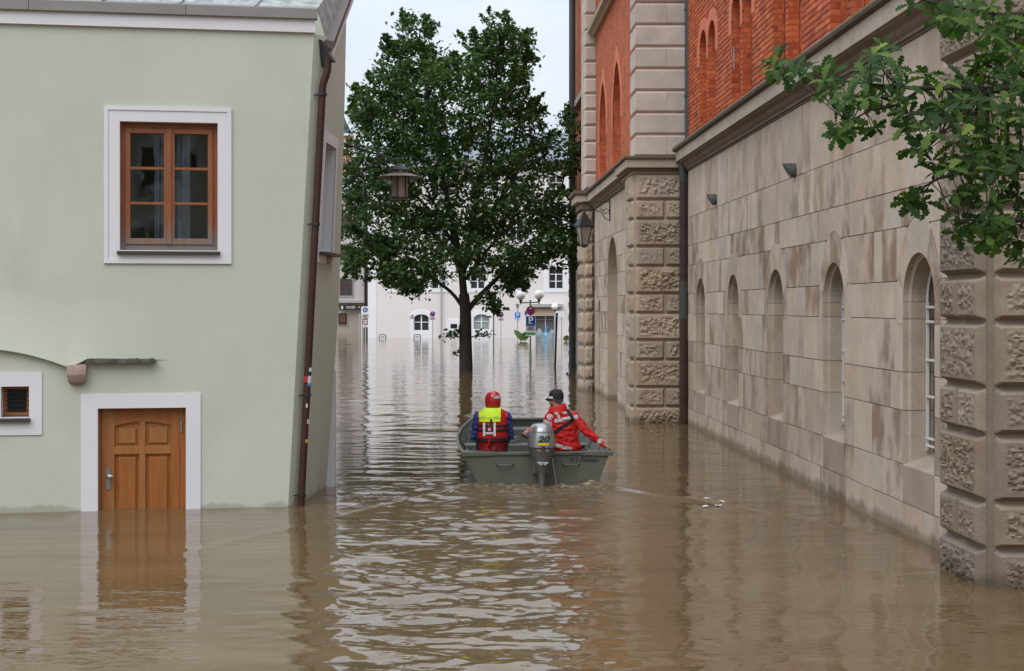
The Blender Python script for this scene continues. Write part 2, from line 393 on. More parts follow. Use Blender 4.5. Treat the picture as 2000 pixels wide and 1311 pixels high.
# ================================================================== the pale green house on the left
m_plaster, t_, b_ = shader('pale_green_plaster')
_p = wpos(t_)
_c = nodemix(t_, ramp(t_, noise(t_, _p, 0.55, 5), [(0.3, 0.0), (0.7, 1.0)]), (0.50, 0.522, 0.428), (0.552, 0.572, 0.478))
_c = nodemix(t_, mth(t_, 'MULTIPLY', ramp(t_, noise(t_, mapping(t_, _p, (1.1, 1.1, 0.5)), 1.0, 6, 0.65), [(0.5, 0.0), (0.8, 1.0)]), 0.5), _c, (0.42, 0.43, 0.355))
_c = wetline(t_, _c, 0.74, 0.0, 0.045)
t_.links.new(_c, b_.inputs['Base Color']); b_.inputs['Roughness'].default_value = 0.9; b_.inputs['Specular IOR Level'].default_value = 0.2
_b1 = bump(t_, b_, noise(t_, _p, 48, 3, 0.6), 0.26, 0.011)
bump(t_, b_, noise(t_, _p, 0.9, 2), 0.16, 0.06, _b1)
m_white = M('white_lime_paint', (0.70, 0.68, 0.685), 0.85, 0.06, 1.5, 0.2, 70)
m_zinc = M('weathered_zinc', (0.20, 0.185, 0.165), 0.55, 0.25, 2.0, 0.1, 20, metal=0.35, stretch=(1, 1, 3))
m_roofm, t_, b_ = shader('patinated_roof_sheet'); _p = wpos(t_)
_c = ramp(t_, noise(t_, mapping(t_, _p, (5, 5, 5)), 1.0, 6, 0.7), [(0.35, (0.16, 0.165, 0.16)), (0.5, (0.27, 0.285, 0.27)), (0.62, (0.40, 0.43, 0.39))])
t_.links.new(_c, b_.inputs['Base Color']); b_.inputs['Roughness'].default_value = 0.65; b_.inputs['Metallic'].default_value = 0.0
m_copper = M('brown_painted_pipe', (0.050, 0.021, 0.015), 0.5, 0.3, 4, spec=0.3)
m_dark = M('dark_metal', (0.028, 0.024, 0.022), 0.5, 0.2, 5)
m_black = M('black_interior', (0.012, 0.012, 0.012), 0.9, 0)
m_wood = wood_mat('oiled_window_wood', (0.30, 0.105, 0.038), (0.21, 0.068, 0.024), (0.10, 0.045, 0.022), greyz=3.22)
m_door = wood_mat('varnished_door_wood', (0.36, 0.125, 0.028), (0.26, 0.082, 0.017), (0.33, 0.18, 0.075), (22, 22, 1.1), 0.6)
m_doorw = wood_mat('worn_door_rail_wood', (0.37, 0.155, 0.045), (0.29, 0.105, 0.026), (0.36, 0.22, 0.10), (22, 22, 1.1), 0.8)
m_glass = glass_mat('window_glass')
m_steel = M('brushed_steel', (0.38, 0.37, 0.35), 0.35, 0.1, 8, metal=0.9)
m_sillm = M('dark_sill_metal', (0.055, 0.042, 0.034), 0.5, 0.3, 6)
m_curtain = M('grey_curtain', (0.45, 0.46, 0.50), 0.9, 0.15, 4)
m_room = M('room_wall', (0.45, 0.41, 0.27), 0.9, 0.1, 2)
m_corbel = stone_mat('corbel_stone', [(0.40, 0.29, 0.24), (0.40, 0.29, 0.24)], 0.3, 0.9, 45, wet=False)
m_ledge = stone_mat('ledge_stone', [(0.13, 0.12, 0.105), (0.13, 0.12, 0.105)], 0.3, 1.0, 50, wet=False)

def LWY(x): return 17.95 + 0.16 * (x + 2.11)
nL = Vector((0.158, -0.987, 0))
def LW(x, z, d=0.0): return Vector((x, LWY(x), z)) + nL * d
def _ly(px): k = (px - CX) / FPX; return (17.95 + 0.16 * 2.11) / (1 - 0.16 * k)
def lx(px): return (px - CX) / FPX * _ly(px)
def lz(px, py): return PZ(py, _ly(px))
def edge_x(z): return -2.11 + 0.317 * z / 5.93

house = thing('green_house', (-4.5, 19.5, 0), 'pale green plastered house with white window and door surrounds on the left', 'house')
WIN = (lx(234), lx(425), lz(330, 489), lz(330, 239))
DOR = (lx(191), lx(363), -1.0, lz(277, 797))
SML = (lx(2), lx(57), lz(30, 815), lz(30, 755))
def house_front():
    mb = MB()
    xs = sorted([-10, WIN[0], WIN[1], DOR[0], DOR[1], SML[0], SML[1]]); zs = sorted([-1.0, 0.0, WIN[2], WIN[3], DOR[3], SML[2], SML[3], 6.2])
    def hole(x, z):
        return any(o[0] < x < o[1] and o[2] < z < o[3] for o in (WIN, DOR, SML))
    for i in range(len(xs)):
        for j in range(len(zs) - 1):
            x0 = xs[i]; last = i == len(xs) - 1
            x1 = None if last else xs[i + 1]
            if not last and hole((x0 + x1) / 2, (zs[j] + zs[j + 1]) / 2): continue
            mb.poly([LW(x0, zs[j]), LW(x1 if not last else edge_x(zs[j]), zs[j]), LW(x1 if not last else edge_x(zs[j + 1]), zs[j + 1]), LW(x0, zs[j + 1])])
    wl = mb.build('front_wall', m_plaster, house, recalc=False)
    # bellied plaster above the walled-up arch: proud at its lower edge, dying into the wall above and to the right
    sb = MB(); xl, xr = lx(-260), lx(470); nx_, nz_ = 150, 30
    zc = lz(140, 716); za = lz(0, 684); xk0 = lx(132); xk1 = lx(172)
    def zb(x):
        if x < xk0:
            c = lx(-60); u = (x - c) / (xk0 - c)
            return za + 0.03 - (za + 0.03 - zc) * min(1.3, u * u) if x > c else za + 0.03 - 0.12 * u * u
        if x < xk1: return zc + (lz(172, 700) - zc) * ((x - xk0) / (xk1 - xk0)) ** 1.5
        u = (x - xk1) / (xr - xk1); return lz(172, 700) - 0.10 * u * u
    def dep(x, v):
        f = 1.0 if x < lx(150) else max(0.0, 1 - (x - lx(150)) / (lx(360) - lx(150))); f = f * f * (3 - 2 * f)
        return (0.085 * f) * (1 - v) ** 2.0 - 0.004
    def fn(u, v):
        x = xl + (xr - xl) * u; z0 = zb(x); z1 = min(WIN[2] - 0.23, z0 + 0.95)
        return LW(x, z0 + (z1 - z0) * v, dep(x, v))
    sb.grid(fn, nx_, nz_)
    sb.grid(lambda u, v: LW(xl + (xr - xl) * u, zb(xl + (xr - xl) * u) - 0.004 * v, dep(xl + (xr - xl) * u, 0) * (1 - v) - 0.02 * v), nx_, 3)
    sb.build('overhanging_plaster', m_plaster, house, recalc=False, smooth=50)
    # corbel and stone ledge
    cb = MB(); cx_ = lx(151)
    w0 = lx(170) - lx(132); zt = lz(150, 712); zl = lz(150, 751)
    cb.loft([[LW(cx_ + s * w0 / 2 * k, zl + (zt - zl) * h, dd) for s, dd in ((-1, -0.02), (1, -0.02), (1, q), (0.3, q * 1.12), (-0.4, q * 1.1), (-1, q))] for h, k, q in ((0, 0.62, 0.05), (0.12, 0.84, 0.09), (0.5, 0.98, 0.125), (1.0, 1.02, 0.12))])
    cb.build('corbel_stone', m_corbel, house, bevel=0.012, smooth=40)
    lb = MB(); n_ = 22; a0, a1 = lx(169), lx(305)
    rings = []
    for i in range(n_ + 1):
        x = a0 + (a1 - a0) * i / n_; zc_ = lz(240, 704.5); q = rnd.uniform(-0.008, 0.008); e = 0.4 if i in (0, n_) else 1
        rings.append([LW(x, zc_ - 0.026 * e + q, -0.01), LW(x, zc_ - 0.022 * e + rnd.uniform(-.006, .006), 0.11 + rnd.uniform(-.015, .015)), LW(x, zc_ + 0.022 * e + rnd.uniform(-.006, .006), 0.115 + rnd.uniform(-.015, .015)), LW(x, zc_ + 0.03 * e + q, -0.01)])
    lb.loft(rings); lb.build('stone_ledge', m_ledge, house, smooth=30)
house_front()

def surround(o, px4, mat_, name, parent, depth, d=0.016):
    """painted flat band round an opening plus its reveal"""
    X0, X1, Z0, Z1 = px4; x0, x1, z0, z1 = o; mb = MB()
    if z0 > Z0: mb.tbox(LW, X0, X1, Z0, z0, 0.0, d)
    mb.tbox(LW, X0, X1, z1, Z1, 0.0, d)
    mb.tbox(LW, X0, x0, max(z0, Z0), z1, 0.0, d); mb.tbox(LW, x1, X1, max(z0, Z0), z1, 0.0, d)
    for (a, b) in (((x0, z0), (x0, z1)), ((x0, z1), (x1, z1)), ((x1, z1), (x1, z0)), ((x1, z0), (x0, z0))):
        mb.poly([LW(a[0], a[1], d), LW(b[0], b[1], d), LW(b[0], b[1], -depth), LW(a[0], a[1], -depth)])
    return mb.build(name, mat_, parent, recalc=False)
def house_window():
    x0, x1, z0, z1 = WIN
    w_ = MB(); w_.tbox(LW, x0 - 0.004, x1 + 0.004, z1 - 0.065, z1 + 0.004, -0.17, -0.10); w_.tbox(LW, x0 - 0.004, x0 + 0.055, z0, z1 - 0.065, -0.17, -0.10); w_.tbox(LW, x1 - 0.055, x1 + 0.004, z0, z1 - 0.065, -0.17, -0.10)
    w_.tbox(LW, x0 + 0.055, x1 - 0.055, z0, z0 + 0.07, -0.17, -0.095)
    win = w_.build('window', m_wood, house)
    win['label'] = 'two-casement wooden window with six panes'
    surround(WIN, (lx(203), lx(452), lz(330, 515), lz(330, 210)), m_white, 'window_surround', win, 0.17)
    # thin raised outer fillet on the band
    fb = MB(); X0, X1, Z0, Z1 = lx(203), lx(452), lz(330, 515), lz(330, 210)
    for (a, b, c, e) in ((X0, X1, Z1 - 0.045, Z1), (X0, X1, Z0, Z0 + 0.05), (X0, X0 + 0.05, Z0 + 0.05, Z1 - 0.045), (X1 - 0.05, X1, Z0 + 0.05, Z1 - 0.045)):
        fb.tbox(LW, a, b, c, e, 0.017, 0.028)
    fb.build('surround_fillet', m_white, win)
    xm = (x0 + x1) / 2
    for k, (a, b) in enumerate(((x0 + 0.058, xm - 0.004), (xm + 0.004, x1 - 0.058))):
        c = MB(); s = 0.062; za, zb_ = z0 + 0.075, z1 - 0.07
        c.tbox(LW, a, b, za, za + 0.075, -0.135, -0.078); c.tbox(LW, a, b, zb_ - s, zb_, -0.135, -0.078)
        c.tbox(LW, a, a + s, za + 0.075, zb_ - s, -0.135, -0.078); c.tbox(LW, b - s, b, za + 0.075, zb_ - s, -0.135, -0.078)
        c.build('casement', m_wood, win, bevel=0.006)
        h = (zb_ - s - za - 0.075)
        for q in (1, 2):
            g = MB(); zz = za + 0.075 + h * q / 3; g.tbox(LW, a + s, b - s, zz - 0.017, zz + 0.017, -0.128, -0.083); g.build('glazing_bar', m_wood, win, bevel=0.005)
        for q in range(3):
            g = MB(); e0 = za + 0.075 + h * q / 3; e1 = e0 + h / 3; ti = rnd.uniform(-0.002, 0.002)
            g.hexa([LW(a + s, e0, -0.112 + ti), LW(b - s, e0, -0.112 - ti), LW(b - s, e0, -0.108 - ti), LW(a + s, e0, -0.108 + ti), LW(a + s, e1, -0.112), LW(b - s, e1, -0.112 - ti), LW(b - s, e1, -0.108 - ti), LW(a + s, e1, -0.108)])
            g.build('pane', m_glass, win)
    mp_ = MB(); mp_.tbox(LW, xm - 0.03, xm + 0.03, z0 + 0.075, z1 - 0.07, -0.078, -0.06); mp_.build('mullion', m_wood, win, bevel=0.008)
    sl = MB(); sl.hexa([LW(x0 - 0.03, z0 - 0.055, 0.0), LW(x1 + 0.03, z0 - 0.055, 0.0), LW(x1 + 0.03, z0 - 0.05, 0.075), LW(x0 - 0.03, z0 - 0.05, 0.075), LW(x0 - 0.03, z0 + 0.004, -0.1), LW(x1 + 0.03, z0 + 0.004, -0.1), LW(x1 + 0.03, z0 - 0.02, 0.075), LW(x0 - 0.03, z0 - 0.02, 0.075)]); sl.build('window_sill', m_sillm, win)
    # room behind with curtains
    rm = MB(); D = -2.2; a, b, c, e = x0 - 0.6, x1 + 0.6, z0 - 0.6, z1 + 0.3
    rm.poly([LW(a, c, D), LW(b, c, D), LW(b, e, D), LW(a, e, D)]); rm.poly([LW(a, c, -.18), LW(a, c, D), LW(a, e, D), LW(a, e, -.18)]); rm.poly([LW(b, c, -.18), LW(b, c, D), LW(b, e, D), LW(b, e, -.18)]); rm.poly([LW(a, e, -.18), LW(b, e, -.18), LW(b, e, D), LW(a, e, D)]); rm.poly([LW(a, c, -.18), LW(b, c, -.18), LW(b, c, D), LW(a, c, D)])
    rm.build('room_interior', m_room, win, recalc=False)
    for (a, b) in ((x0 + 0.40, xm - 0.02), (xm + 0.02, xm + 0.25)):
        cu = MB(); cu.grid(lambda u, v: LW(a + (b - a) * u, z0 - 0.1 + (z1 - z0 + 0.1) * v, -0.32 + 0.035 * math.sin(u * 22 + 1.5 * v)), 40, 6); cu.build('curtain', m_curtain, win, smooth=60, recalc=False)
house_window()

def house_door():
    x0, x1, _, z1 = DOR; zb_ = -0.9
    f = MB(); f.tbox(LW, x0 - 0.004, x0 + 0.03, zb_, z1, -0.2, -0.115); f.tbox(LW, x1 - 0.075, x1 + 0.004, zb_, z1, -0.2, -0.115); f.tbox(LW, x0 + 0.03, x1 - 0.075, z1 - 0.03, z1 + 0.004, -0.2, -0.115)
    door = f.build('door', m_door, house, bevel=0.004); door['label'] = 'arched-panel wooden door half under water'
    surround((x0, x1, zb_, z1), (lx(158), lx(392), zb_, lz(277, 769)), m_white, 'door_surround', door, 0.2)
    a, b, t = x0 + 0.034, x1 - 0.079, z1 - 0.034; fx = lambda px: lx(px)
    pl, pr = fx(222), fx(333); pm0, pm1 = fx(271), fx(283); zr0, zr1 = lz(277, 889), lz(277, 874); zar = lz(277, 825); zsp = lz(277, 833)
    st = MB(); st.tbox(LW, a, pl, zb_, t, -0.17, -0.12); st.build('stile', m_doorw, door, bevel=0.004)
    st = MB(); st.tbox(LW, pr, b, zb_, t, -0.17, -0.12); st.build('stile', m_door, door, bevel=0.004)
    rl = MB(); n_ = 20
    pts = [LW(pl + 0.001, t, -0.17), LW(pr - 0.001, t, -0.17)] + [LW(pr - (pr - pl) * i / n_, zsp + (zar - zsp) * math.sin(math.pi * i / n_), -0.17) for i in range(n_ + 1)]
    rl.prism(pts, nL * 0.05); rl.build('top_rail', m_door, door)
    md = MB(); md.tbox(LW, pm0, pm1, zr1, zar + 0.0, -0.17, -0.122); md.tbox(LW, pm0, pm1, zb_, zr0, -0.17, -0.122); md.build('muntin', m_doorw, door, bevel=0.004)
    md = MB(); md.tbox(LW, pl, pr, zr0, zr1, -0.17, -0.118); md.build('middle_rail', m_doorw, door, bevel=0.005)
    for (u0, u1) in ((pl, pm0), (pm1, pr)):
        p_ = MB(); p_.tbox(LW, u0, u1, zr1, zar, -0.168, -0.155); p_.tcham(LW, u0 + 0.035, u1 - 0.035, zr1 + 0.03, zsp - 0.035, -0.156, -0.132, 0.014); p_.build('door_panel', m_doorw, door)
        p_ = MB(); p_.tbox(LW, u0, u1, zb_, zr0, -0.168, -0.155); p_.tcham(LW, u0 + 0.035, u1 - 0.035, zb_, zr0 - 0.035, -0.156, -0.132, 0.014); p_.build('door_panel', m_door, door)
    hx = lx(210); hz = lz(210, 937)
    hp = MB(); pts = [LW(hx + 0.028 * math.cos(q) , hz + (0.11 if math.sin(q) > 0 else -0.11) + 0.028 * math.sin(q), -0.12) for q in [2 * math.pi * i / 20 + 0.01 for i in range(20)]]; hp.prism(pts, nL * 0.012); pl_ = hp.build('handle_plate', m_steel, door, smooth=40)
    kb = MB(); kb.tube([LW(hx, hz + 0.03, -0.11), LW(hx, hz + 0.03, -0.06)], 0.014, 10); kb.sphere(LW(hx + 0.025, hz + 0.03, -0.045), (0.045, 0.022, 0.03)); kb.build('door_knob', m_steel, door, smooth=50)
    hg = MB(); zz = lz(360, 834); hg.tube([LW(x1 - 0.06, zz - 0.065, -0.10), LW(x1 - 0.06, zz + 0.065, -0.10)], 0.012, 10); hg.build('hinge', m_steel, door, smooth=50)
house_door()
def small_window():
    x0, x1, z0, z1 = SML
    f = MB(); fz = -0.15
    f.tbox(LW, x0, x0 + 0.05, z0, z1, fz - .05, fz); f.tbox(LW, x1 - 0.05, x1, z0, z1, fz - .05, fz); f.tbox(LW, x0 + .05, x1 - .05, z1 - 0.04, z1, fz - .05, fz); f.tbox(LW, x0 + .05, x1 - .05, z0, z0 + 0.05, fz - .05, fz)
    sw = f.build('cellar_window', m_doorw, house); sw['label'] = 'small barred cellar window with deep reveal'
    surround(SML, (lx(-26), lx(82), lz(30, 850), lz(30, 728)), m_white, 'window_surround', sw, 0.2)
    for k in range(5):
        g = MB(); zz = z0 + 0.05 + (z1 - z0 - 0.09) * (k + 0.5) / 5; g.tube([LW(x0 + .03, zz, fz + 0.012), LW(x1 - .03, zz, fz + 0.012)], 0.007, 6); g.build('bar', m_dark, sw)
    g = MB(); g.poly([LW(x0, z0, fz - .045), LW(x1, z0, fz - .045), LW(x1, z1, fz - .045), LW(x0, z1, fz - .045)]); g.build('pane', M('cellar_glass', (0.015, 0.017, 0.017), 0.12, 0), sw, recalc=False)
    sl = MB(); sl.hexa([LW(x0 - 0.05, z0 - 0.06, 0), LW(x1 + 0.015, z0 - 0.06, 0), LW(x1 + 0.015, z0 - 0.055, 0.07), LW(x0 - 0.05, z0 - 0.055, 0.07), LW(x0 - 0.05, z0 + 0.01, -0.14), LW(x1 + 0.015, z0 + 0.01, -0.14), LW(x1 + 0.015, z0 - 0.02, 0.07), LW(x0 - 0.05, z0 - 0.02, 0.07)]); sl.build('window_sill', m_sillm, sw)
small_window()

# side wall, chamfer, roof
H_ = P(643, 88, 18.22); V1 = P(677, -2, 19.9)
FAR = [(-1.0, -1.9), (0.0, -1.82), (0.35, -1.79), (1.52, -1.706), (2.58, -1.635), (4.28, -1.585), (5.5, -1.55), (7.2, -1.52)]
def farx(z):
    for (a, xa), (b, xb) in zip(FAR, FAR[1:]):
        if z <= b: return xa + (xb - xa) * (z - a) / (b - a)
    return FAR[-1][1]
def nearx(z): return -1.98 + 0.34 * z / 5.85
def SW(t, z, d=0.0):
    return Vector((nearx(z) * (1 - t) + farx(z) * t + d, 18.2 + 1.7 * t - d * 0.12, z))
def side_wall():
    mb = MB(); t0, t1 = 0.13, 0.60; zw0, zw1 = 3.22, 4.62
    ts = [0, t0, t1, 1]; zf = [-1, 0, .35, .9, 1.52, 2.05, 2.58, zw0, 3.9, zw1, 5.2]
    top = lambda t: H_.z + (V1.z - H_.z) * t
    for i in range(3):
        for j in range(len(zf)):
            if i == 1 and zw0 <= zf[j] < zw1: continue
            za = [zf[j]] * 2; zb_ = [zf[j + 1]] * 2 if j < len(zf) - 1 else [top(ts[i]), top(ts[i + 1])]
            mb.poly([SW(ts[i], za[0]), SW(ts[i + 1], za[1]), SW(ts[i + 1], zb_[1]), SW(ts[i], zb_[0])])
    # chamfered corner strip to the front wall
    zc = [-1, 0, 1, 2, 3, 4, 5, 5.93]
    for a, b in zip(zc, zc[1:]):
        mb.poly([LW(edge_x(a), a), SW(0, a), SW(0, b), LW(edge_x(b), b)])
    # return of the house behind the corner, out of the photograph's sight
    far = lambda z: Vector((farx(z), 19.9, z)); bk = lambda z: Vector((-2.5, 27.5, z))
    mb.poly([far(-1), bk(-1), bk(8.5), far(7.0)]); mb.poly([far(V1.z), Vector((-1.9, 23.0, 8.3)), far(7.0)])
    mb.poly([bk(-1), Vector((-10, 27.5, -1)), Vector((-10, 27.5, 8.5)), bk(8.5)])
    mb.poly([LW(-10, -1), LW(-10, 6.2), Vector((-10, 27.5, 8.5)), Vector((-10, 27.5, -1))])
    mb.build('side_wall', m_plaster, house, recalc=False)
    w_ = MB()
    for (a, b, c, e) in ((t0 - .07, t1 + .07, zw1, zw1 + .15), (t0 - .07, t1 + .07, zw0 - .15, zw0), (t0 - .07, t0, zw0, zw1), (t1, t1 + .07, zw0, zw1)):
        w_.tbox(SW, a, b, c, e, 0, 0.018)
    for (p, q) in (((t0, zw0), (t0, zw1)), ((t0, zw1), (t1, zw1)), ((t1, zw1), (t1, zw0)), ((t1, zw0), (t0, zw0))):
        w_.poly([SW(*p, .018), SW(*q, .018), SW(*q, -.2), SW(*p, -.2)])
    sw = w_.build('side_window', m_white, house, recalc=False)
    g = MB(); g.poly([SW(t0, zw0, -.19), SW(t1, zw0, -.19), SW(t1, zw1, -.19), SW(t0, zw1, -.19)]); g.build('pane', m_glass, sw, recalc=False)
    s_ = MB(); s_.tbox(SW, t0 - .04, t1 + .04, zw0 - .05, zw0 - .01, -0.1, 0.12); s_.build('window_sill', m_sillm, sw)
    c_ = MB(); c_.lathe(SW(0.42, zw0 - .16, 0.03), [(0.0, 0), (0.04, 0.02), (0.055, 0.07), (0.05, 0.1)], 10); c_.build('sill_bracket', m_corbel, sw, smooth=50)
    q = MB(); q.box(-2.0, PX(654, 20.05), 19.98, 20.3, -1, 1.62); q.build('white_plinth', m_white, house)
side_wall()
def house_roof():
    fa = MB(); fa.tbox(LW, -10, edge_x(5.93) + 0.01, 5.94, 6.105, -0.05, 0.045); fa.build('eaves_board', m_white, house)
    xr = edge_x(6.1) + 0.035; k = 0
    xs = [-10, -7.6, -5.2, -3.35, xr]
    for a, b in zip(xs, xs[1:]):
        fl = MB(); fl.hexa([LW(a, 6.108, -0.06), LW(b - .003, 6.108, -0.06), LW(b - .003, 6.10, 0.09), LW(a, 6.10, 0.09), LW(a, 6.28, -0.06), LW(b - .003, 6.28, -0.06), LW(b - .003, 6.235, 0.075), LW(a, 6.235, 0.075)]); fl.build('eaves_flashing', m_zinc, house, bevel=0.008)
    rf = MB(); eL, eR = LW(-10, 6.24, 0.05), LW(xr - .01, 6.24, 0.03); h2 = H_ + Vector((-0.02, 0, 0.0)); v2 = H_ + (V1 - H_) * 2.6; bL = LW(-10, 9.0, -5.0)
    rf.poly([eL, eR, v2, bL]); rf.poly([eR, h2, v2])
    rp = rf.build('roof', m_roofm, house, recalc=False)
    for i in range(1, 9):                       # standing seams
        s = MB(); a = eL.lerp(eR, i / 9 + 0.02); b = bL.lerp(v2, i / 9 + 0.02); s.tube([a + Vector((0, 0, .012)), b + Vector((0, 0, .012))], 0.014, 6); s.build('standing_seam', m_roofm, rp)
    ve = MB(); d = (V1 - H_)
    def vp(t, x, z): return H_ + d * t + Vector((x, 0, z))
    ve.hexa([vp(-.04, -.05, -.02), vp(-.04, .07, -.02), vp(2.5, .07, -.02), vp(2.5, -.05, -.02), vp(-.04, -.05, .09), vp(-.04, .07, .075), vp(2.5, .07, .075), vp(2.5, -.05, .09)]); ve.build('verge_flashing', M('brown_verge_metal', (0.105, 0.08, 0.066), 0.5, 0.25, 4), house)
    vb = MB(); vb.hexa([vp(0, -.03, -.16), vp(0, .045, -.16), vp(2.5, .045, -.19), vp(2.5, -.03, -.19), vp(0, -.03, -.022), vp(0, .045, -.022), vp(2.5, .045, -.022), vp(2.5, -.03, -.022)]); vb.build('verge_board', m_white, house)
    # rainwater hopper at the corner and the brown downpipe
    Yp = 18.03
    hp = MB(); hp.prism([P(620, 76, 18.1), P(628, 78, 18.02), P(650, 117, 17.98), P(640, 119, 18.02), P(628, 130, 18.1)], Vector((0.03, 0.16, 0))); hp.build('rain_hopper', m_dark, house)
    path = [P(640, 112, Yp), P(640, 136, Yp), P(637, 148, Yp), P(632, 160, Yp), P(630, 172, Yp)]
    line = [P(630 + (587.5 - 630) * i / 8, 172 + (992 - 172) * i / 8, Yp) for i in range(9)]
    pp = MB(); pp.tube(path + line[1:] + [line[-1] + Vector((-0.03, 0, -0.8))], 0.047, 14)
    dp = pp.build('downpipe', m_copper, house, smooth=50)
    for y in (185, 438, 772, 968):
        t = (y - 172) / 820; c = line[0].lerp(line[-1], t); br = MB(); br.tube([c + Vector((0, 0, -.016)), c + Vector((0, 0, .016))], 0.06, 14); br.tube([c, c + Vector((-0.13, 0.02, 0))], 0.008, 6); br.build('pipe_clip', m_dark, dp, smooth=50)
    cols = {'w': M('sticker_white', (0.6, 0.62, 0.64), 0.5, 0.05), 'r': M('sticker_red', (0.42, 0.03, 0.03), 0.5, 0.05), 'b': M('sticker_blue', (0.10, 0.30, 0.52), 0.5, 0.05), 'y': M('sticker_yellow', (0.55, 0.42, 0.08), 0.5, 0.1)}
    for (y, hgt, a0, a1, c) in ((722, .05, -1.2, 0.5, 'w'), (741, .075, -2.6, -1.4, 'r'), (741, .09, -1.35, 0.4, 'w'), (751, .04, -1.3, 0.0, 'b'), (792, .05, -1.5, -1.1, 'w'), (823, .06, -1.0, 0.3, 'w'), (861, .04, -1.2, 0.0, 'y')):
        t = (y - 172) / 820; c_ = line[0].lerp(line[-1], t); s = MB(); dx = (line[-1].x - line[0].x) / (line[-1].z - line[0].z)
        s.grid(lambda u, v: c_ + Vector((0.0545 * math.cos(a0 + (a1 - a0) * u) + dx * (v - .5) * hgt, 0.0545 * math.sin(a0 + (a1 - a0) * u), (v - .5) * hgt)), 6, 1); s.build('sticker', cols[c], dp, recalc=False)
house_roof()
# ================================================================== the stone and brick building on the right
ST = [(0.499, 0.397, 0.306), (0.561, 0.455, 0.349), (0.483, 0.411, 0.341), (0.603, 0.498, 0.391), (0.517, 0.397, 0.289), (0.561, 0.476, 0.396), (0.449, 0.355, 0.273)]
m_ashlar = stone_mat('weathered_ashlar', ST, 0.8, 0.35, 110)
m_ashlar2 = stone_mat('reveal_stone', [(0.46, 0.375, 0.29), (0.51, 0.42, 0.325), (0.44, 0.37, 0.30), (0.52, 0.43, 0.34)], 0.4, 0.3, 120)
m_mortar = M('dark_mortar', (0.13, 0.105, 0.085), 0.95, 0.2, 5)
m_sillst = stone_mat('grey_sill_stone', [(0.37, 0.30, 0.235), (0.41, 0.335, 0.26)], 0.3, 0.3, 120)
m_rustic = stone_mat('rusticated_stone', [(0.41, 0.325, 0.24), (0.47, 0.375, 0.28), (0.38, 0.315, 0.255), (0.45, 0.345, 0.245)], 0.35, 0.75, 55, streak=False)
m_rusticn = stone_mat('oak_shaded_rusticated_stone', [(0.25, 0.20, 0.15), (0.31, 0.25, 0.185), (0.24, 0.195, 0.155), (0.285, 0.225, 0.16), (0.22, 0.18, 0.14)], 0.35, 0.8, 60, streak=False)  # rusticated stone again, with the shade under the oak put into its colour
m_quoin = stone_mat('smooth_quoin_stone', [(0.52, 0.45, 0.375), (0.57, 0.50, 0.425), (0.50, 0.445, 0.39)], 0.2, 0.3, 140, wet=False)
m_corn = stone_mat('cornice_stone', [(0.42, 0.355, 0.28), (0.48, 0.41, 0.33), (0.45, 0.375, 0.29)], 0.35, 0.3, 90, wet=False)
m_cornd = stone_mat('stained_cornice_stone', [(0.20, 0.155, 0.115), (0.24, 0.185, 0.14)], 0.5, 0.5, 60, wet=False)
m_lich = stone_mat('lichened_coping', [(0.125, 0.10, 0.075), (0.155, 0.125, 0.095)], 0.3, 0.7, 50, streak=False, wet=False)
BR1, BR2, BRM = (0.62, 0.145, 0.048), (0.46, 0.095, 0.036), (0.34, 0.15, 0.09)
m_brickx = brick_mat('red_brickwork', 1, BR1, BR2, BRM)
m_bricky = brick_mat('red_brickwork_return', 0, BR1, BR2, BRM)
def brick_piece_mat(name, island):
    m, t, b = shader(name); pos = wpos(t)
    src = t.nodes.new('ShaderNodeNewGeometry').outputs['Random Per Island'] if island else t.nodes.new('ShaderNodeObjectInfo').outputs['Random']
    c = ramp(t, src, [(0.0, (0.36, 0.075, 0.032)), (0.25, (0.47, 0.105, 0.040)), (0.55, (0.55, 0.13, 0.046)), (0.9, (0.60, 0.16, 0.06)), (1.0, (0.27, 0.06, 0.034))])
    c = nodemix(t, 1.0, c, ramp(t, noise(t, pos, 1.3, 6, 0.7), [(0.3, 0.72), (0.7, 1.2)]), 'MULTIPLY')
    c = nodemix(t, 1.0, c, ramp(t, noise(t, pos, 25, 4, 0.7), [(0.3, 0.8), (0.7, 1.15)]), 'MULTIPLY')
    t.links.new(c, b.inputs['Base Color']); b.inputs['Roughness'].default_value = 0.8; b.inputs['Specular IOR Level'].default_value = 0.25
    bump(t, b, noise(t, pos, 70, 3), 0.3, 0.004); return m
m_brick = brick_piece_mat('red_brick', False); m_brickj = brick_piece_mat('red_brick_joined', True)
m_bedmortar = M('pale_bed_mortar', (0.235, 0.15, 0.12), 0.95, 0.35, 4)
m_terra = M('orange_terracotta', (0.62, 0.185, 0.09), 0.75, 0.18, 5, 0.2, 60)
m_whitebar = M('white_painted_iron', (0.72, 0.71, 0.68), 0.5, 0.08, 9)
m_winpane = M('dark_window_glass', (0.03, 0.03, 0.03), 0.06, 0.2, 3)
m_stub = M('dark_vent_metal', (0.10, 0.105, 0.105), 0.5, 0.25, 6, metal=0.3)
m_pipeg = M('green_grey_pipe', (0.055, 0.062, 0.057), 0.45, 0.45, 3, stretch=(3, 3, 1))
m_piper = M('maroon_pipe', (0.050, 0.027, 0.024), 0.42, 0.3, 3)
m_grey = M('galvanised_pipe', (0.26, 0.27, 0.27), 0.45, 0.15, 4, metal=0.5)

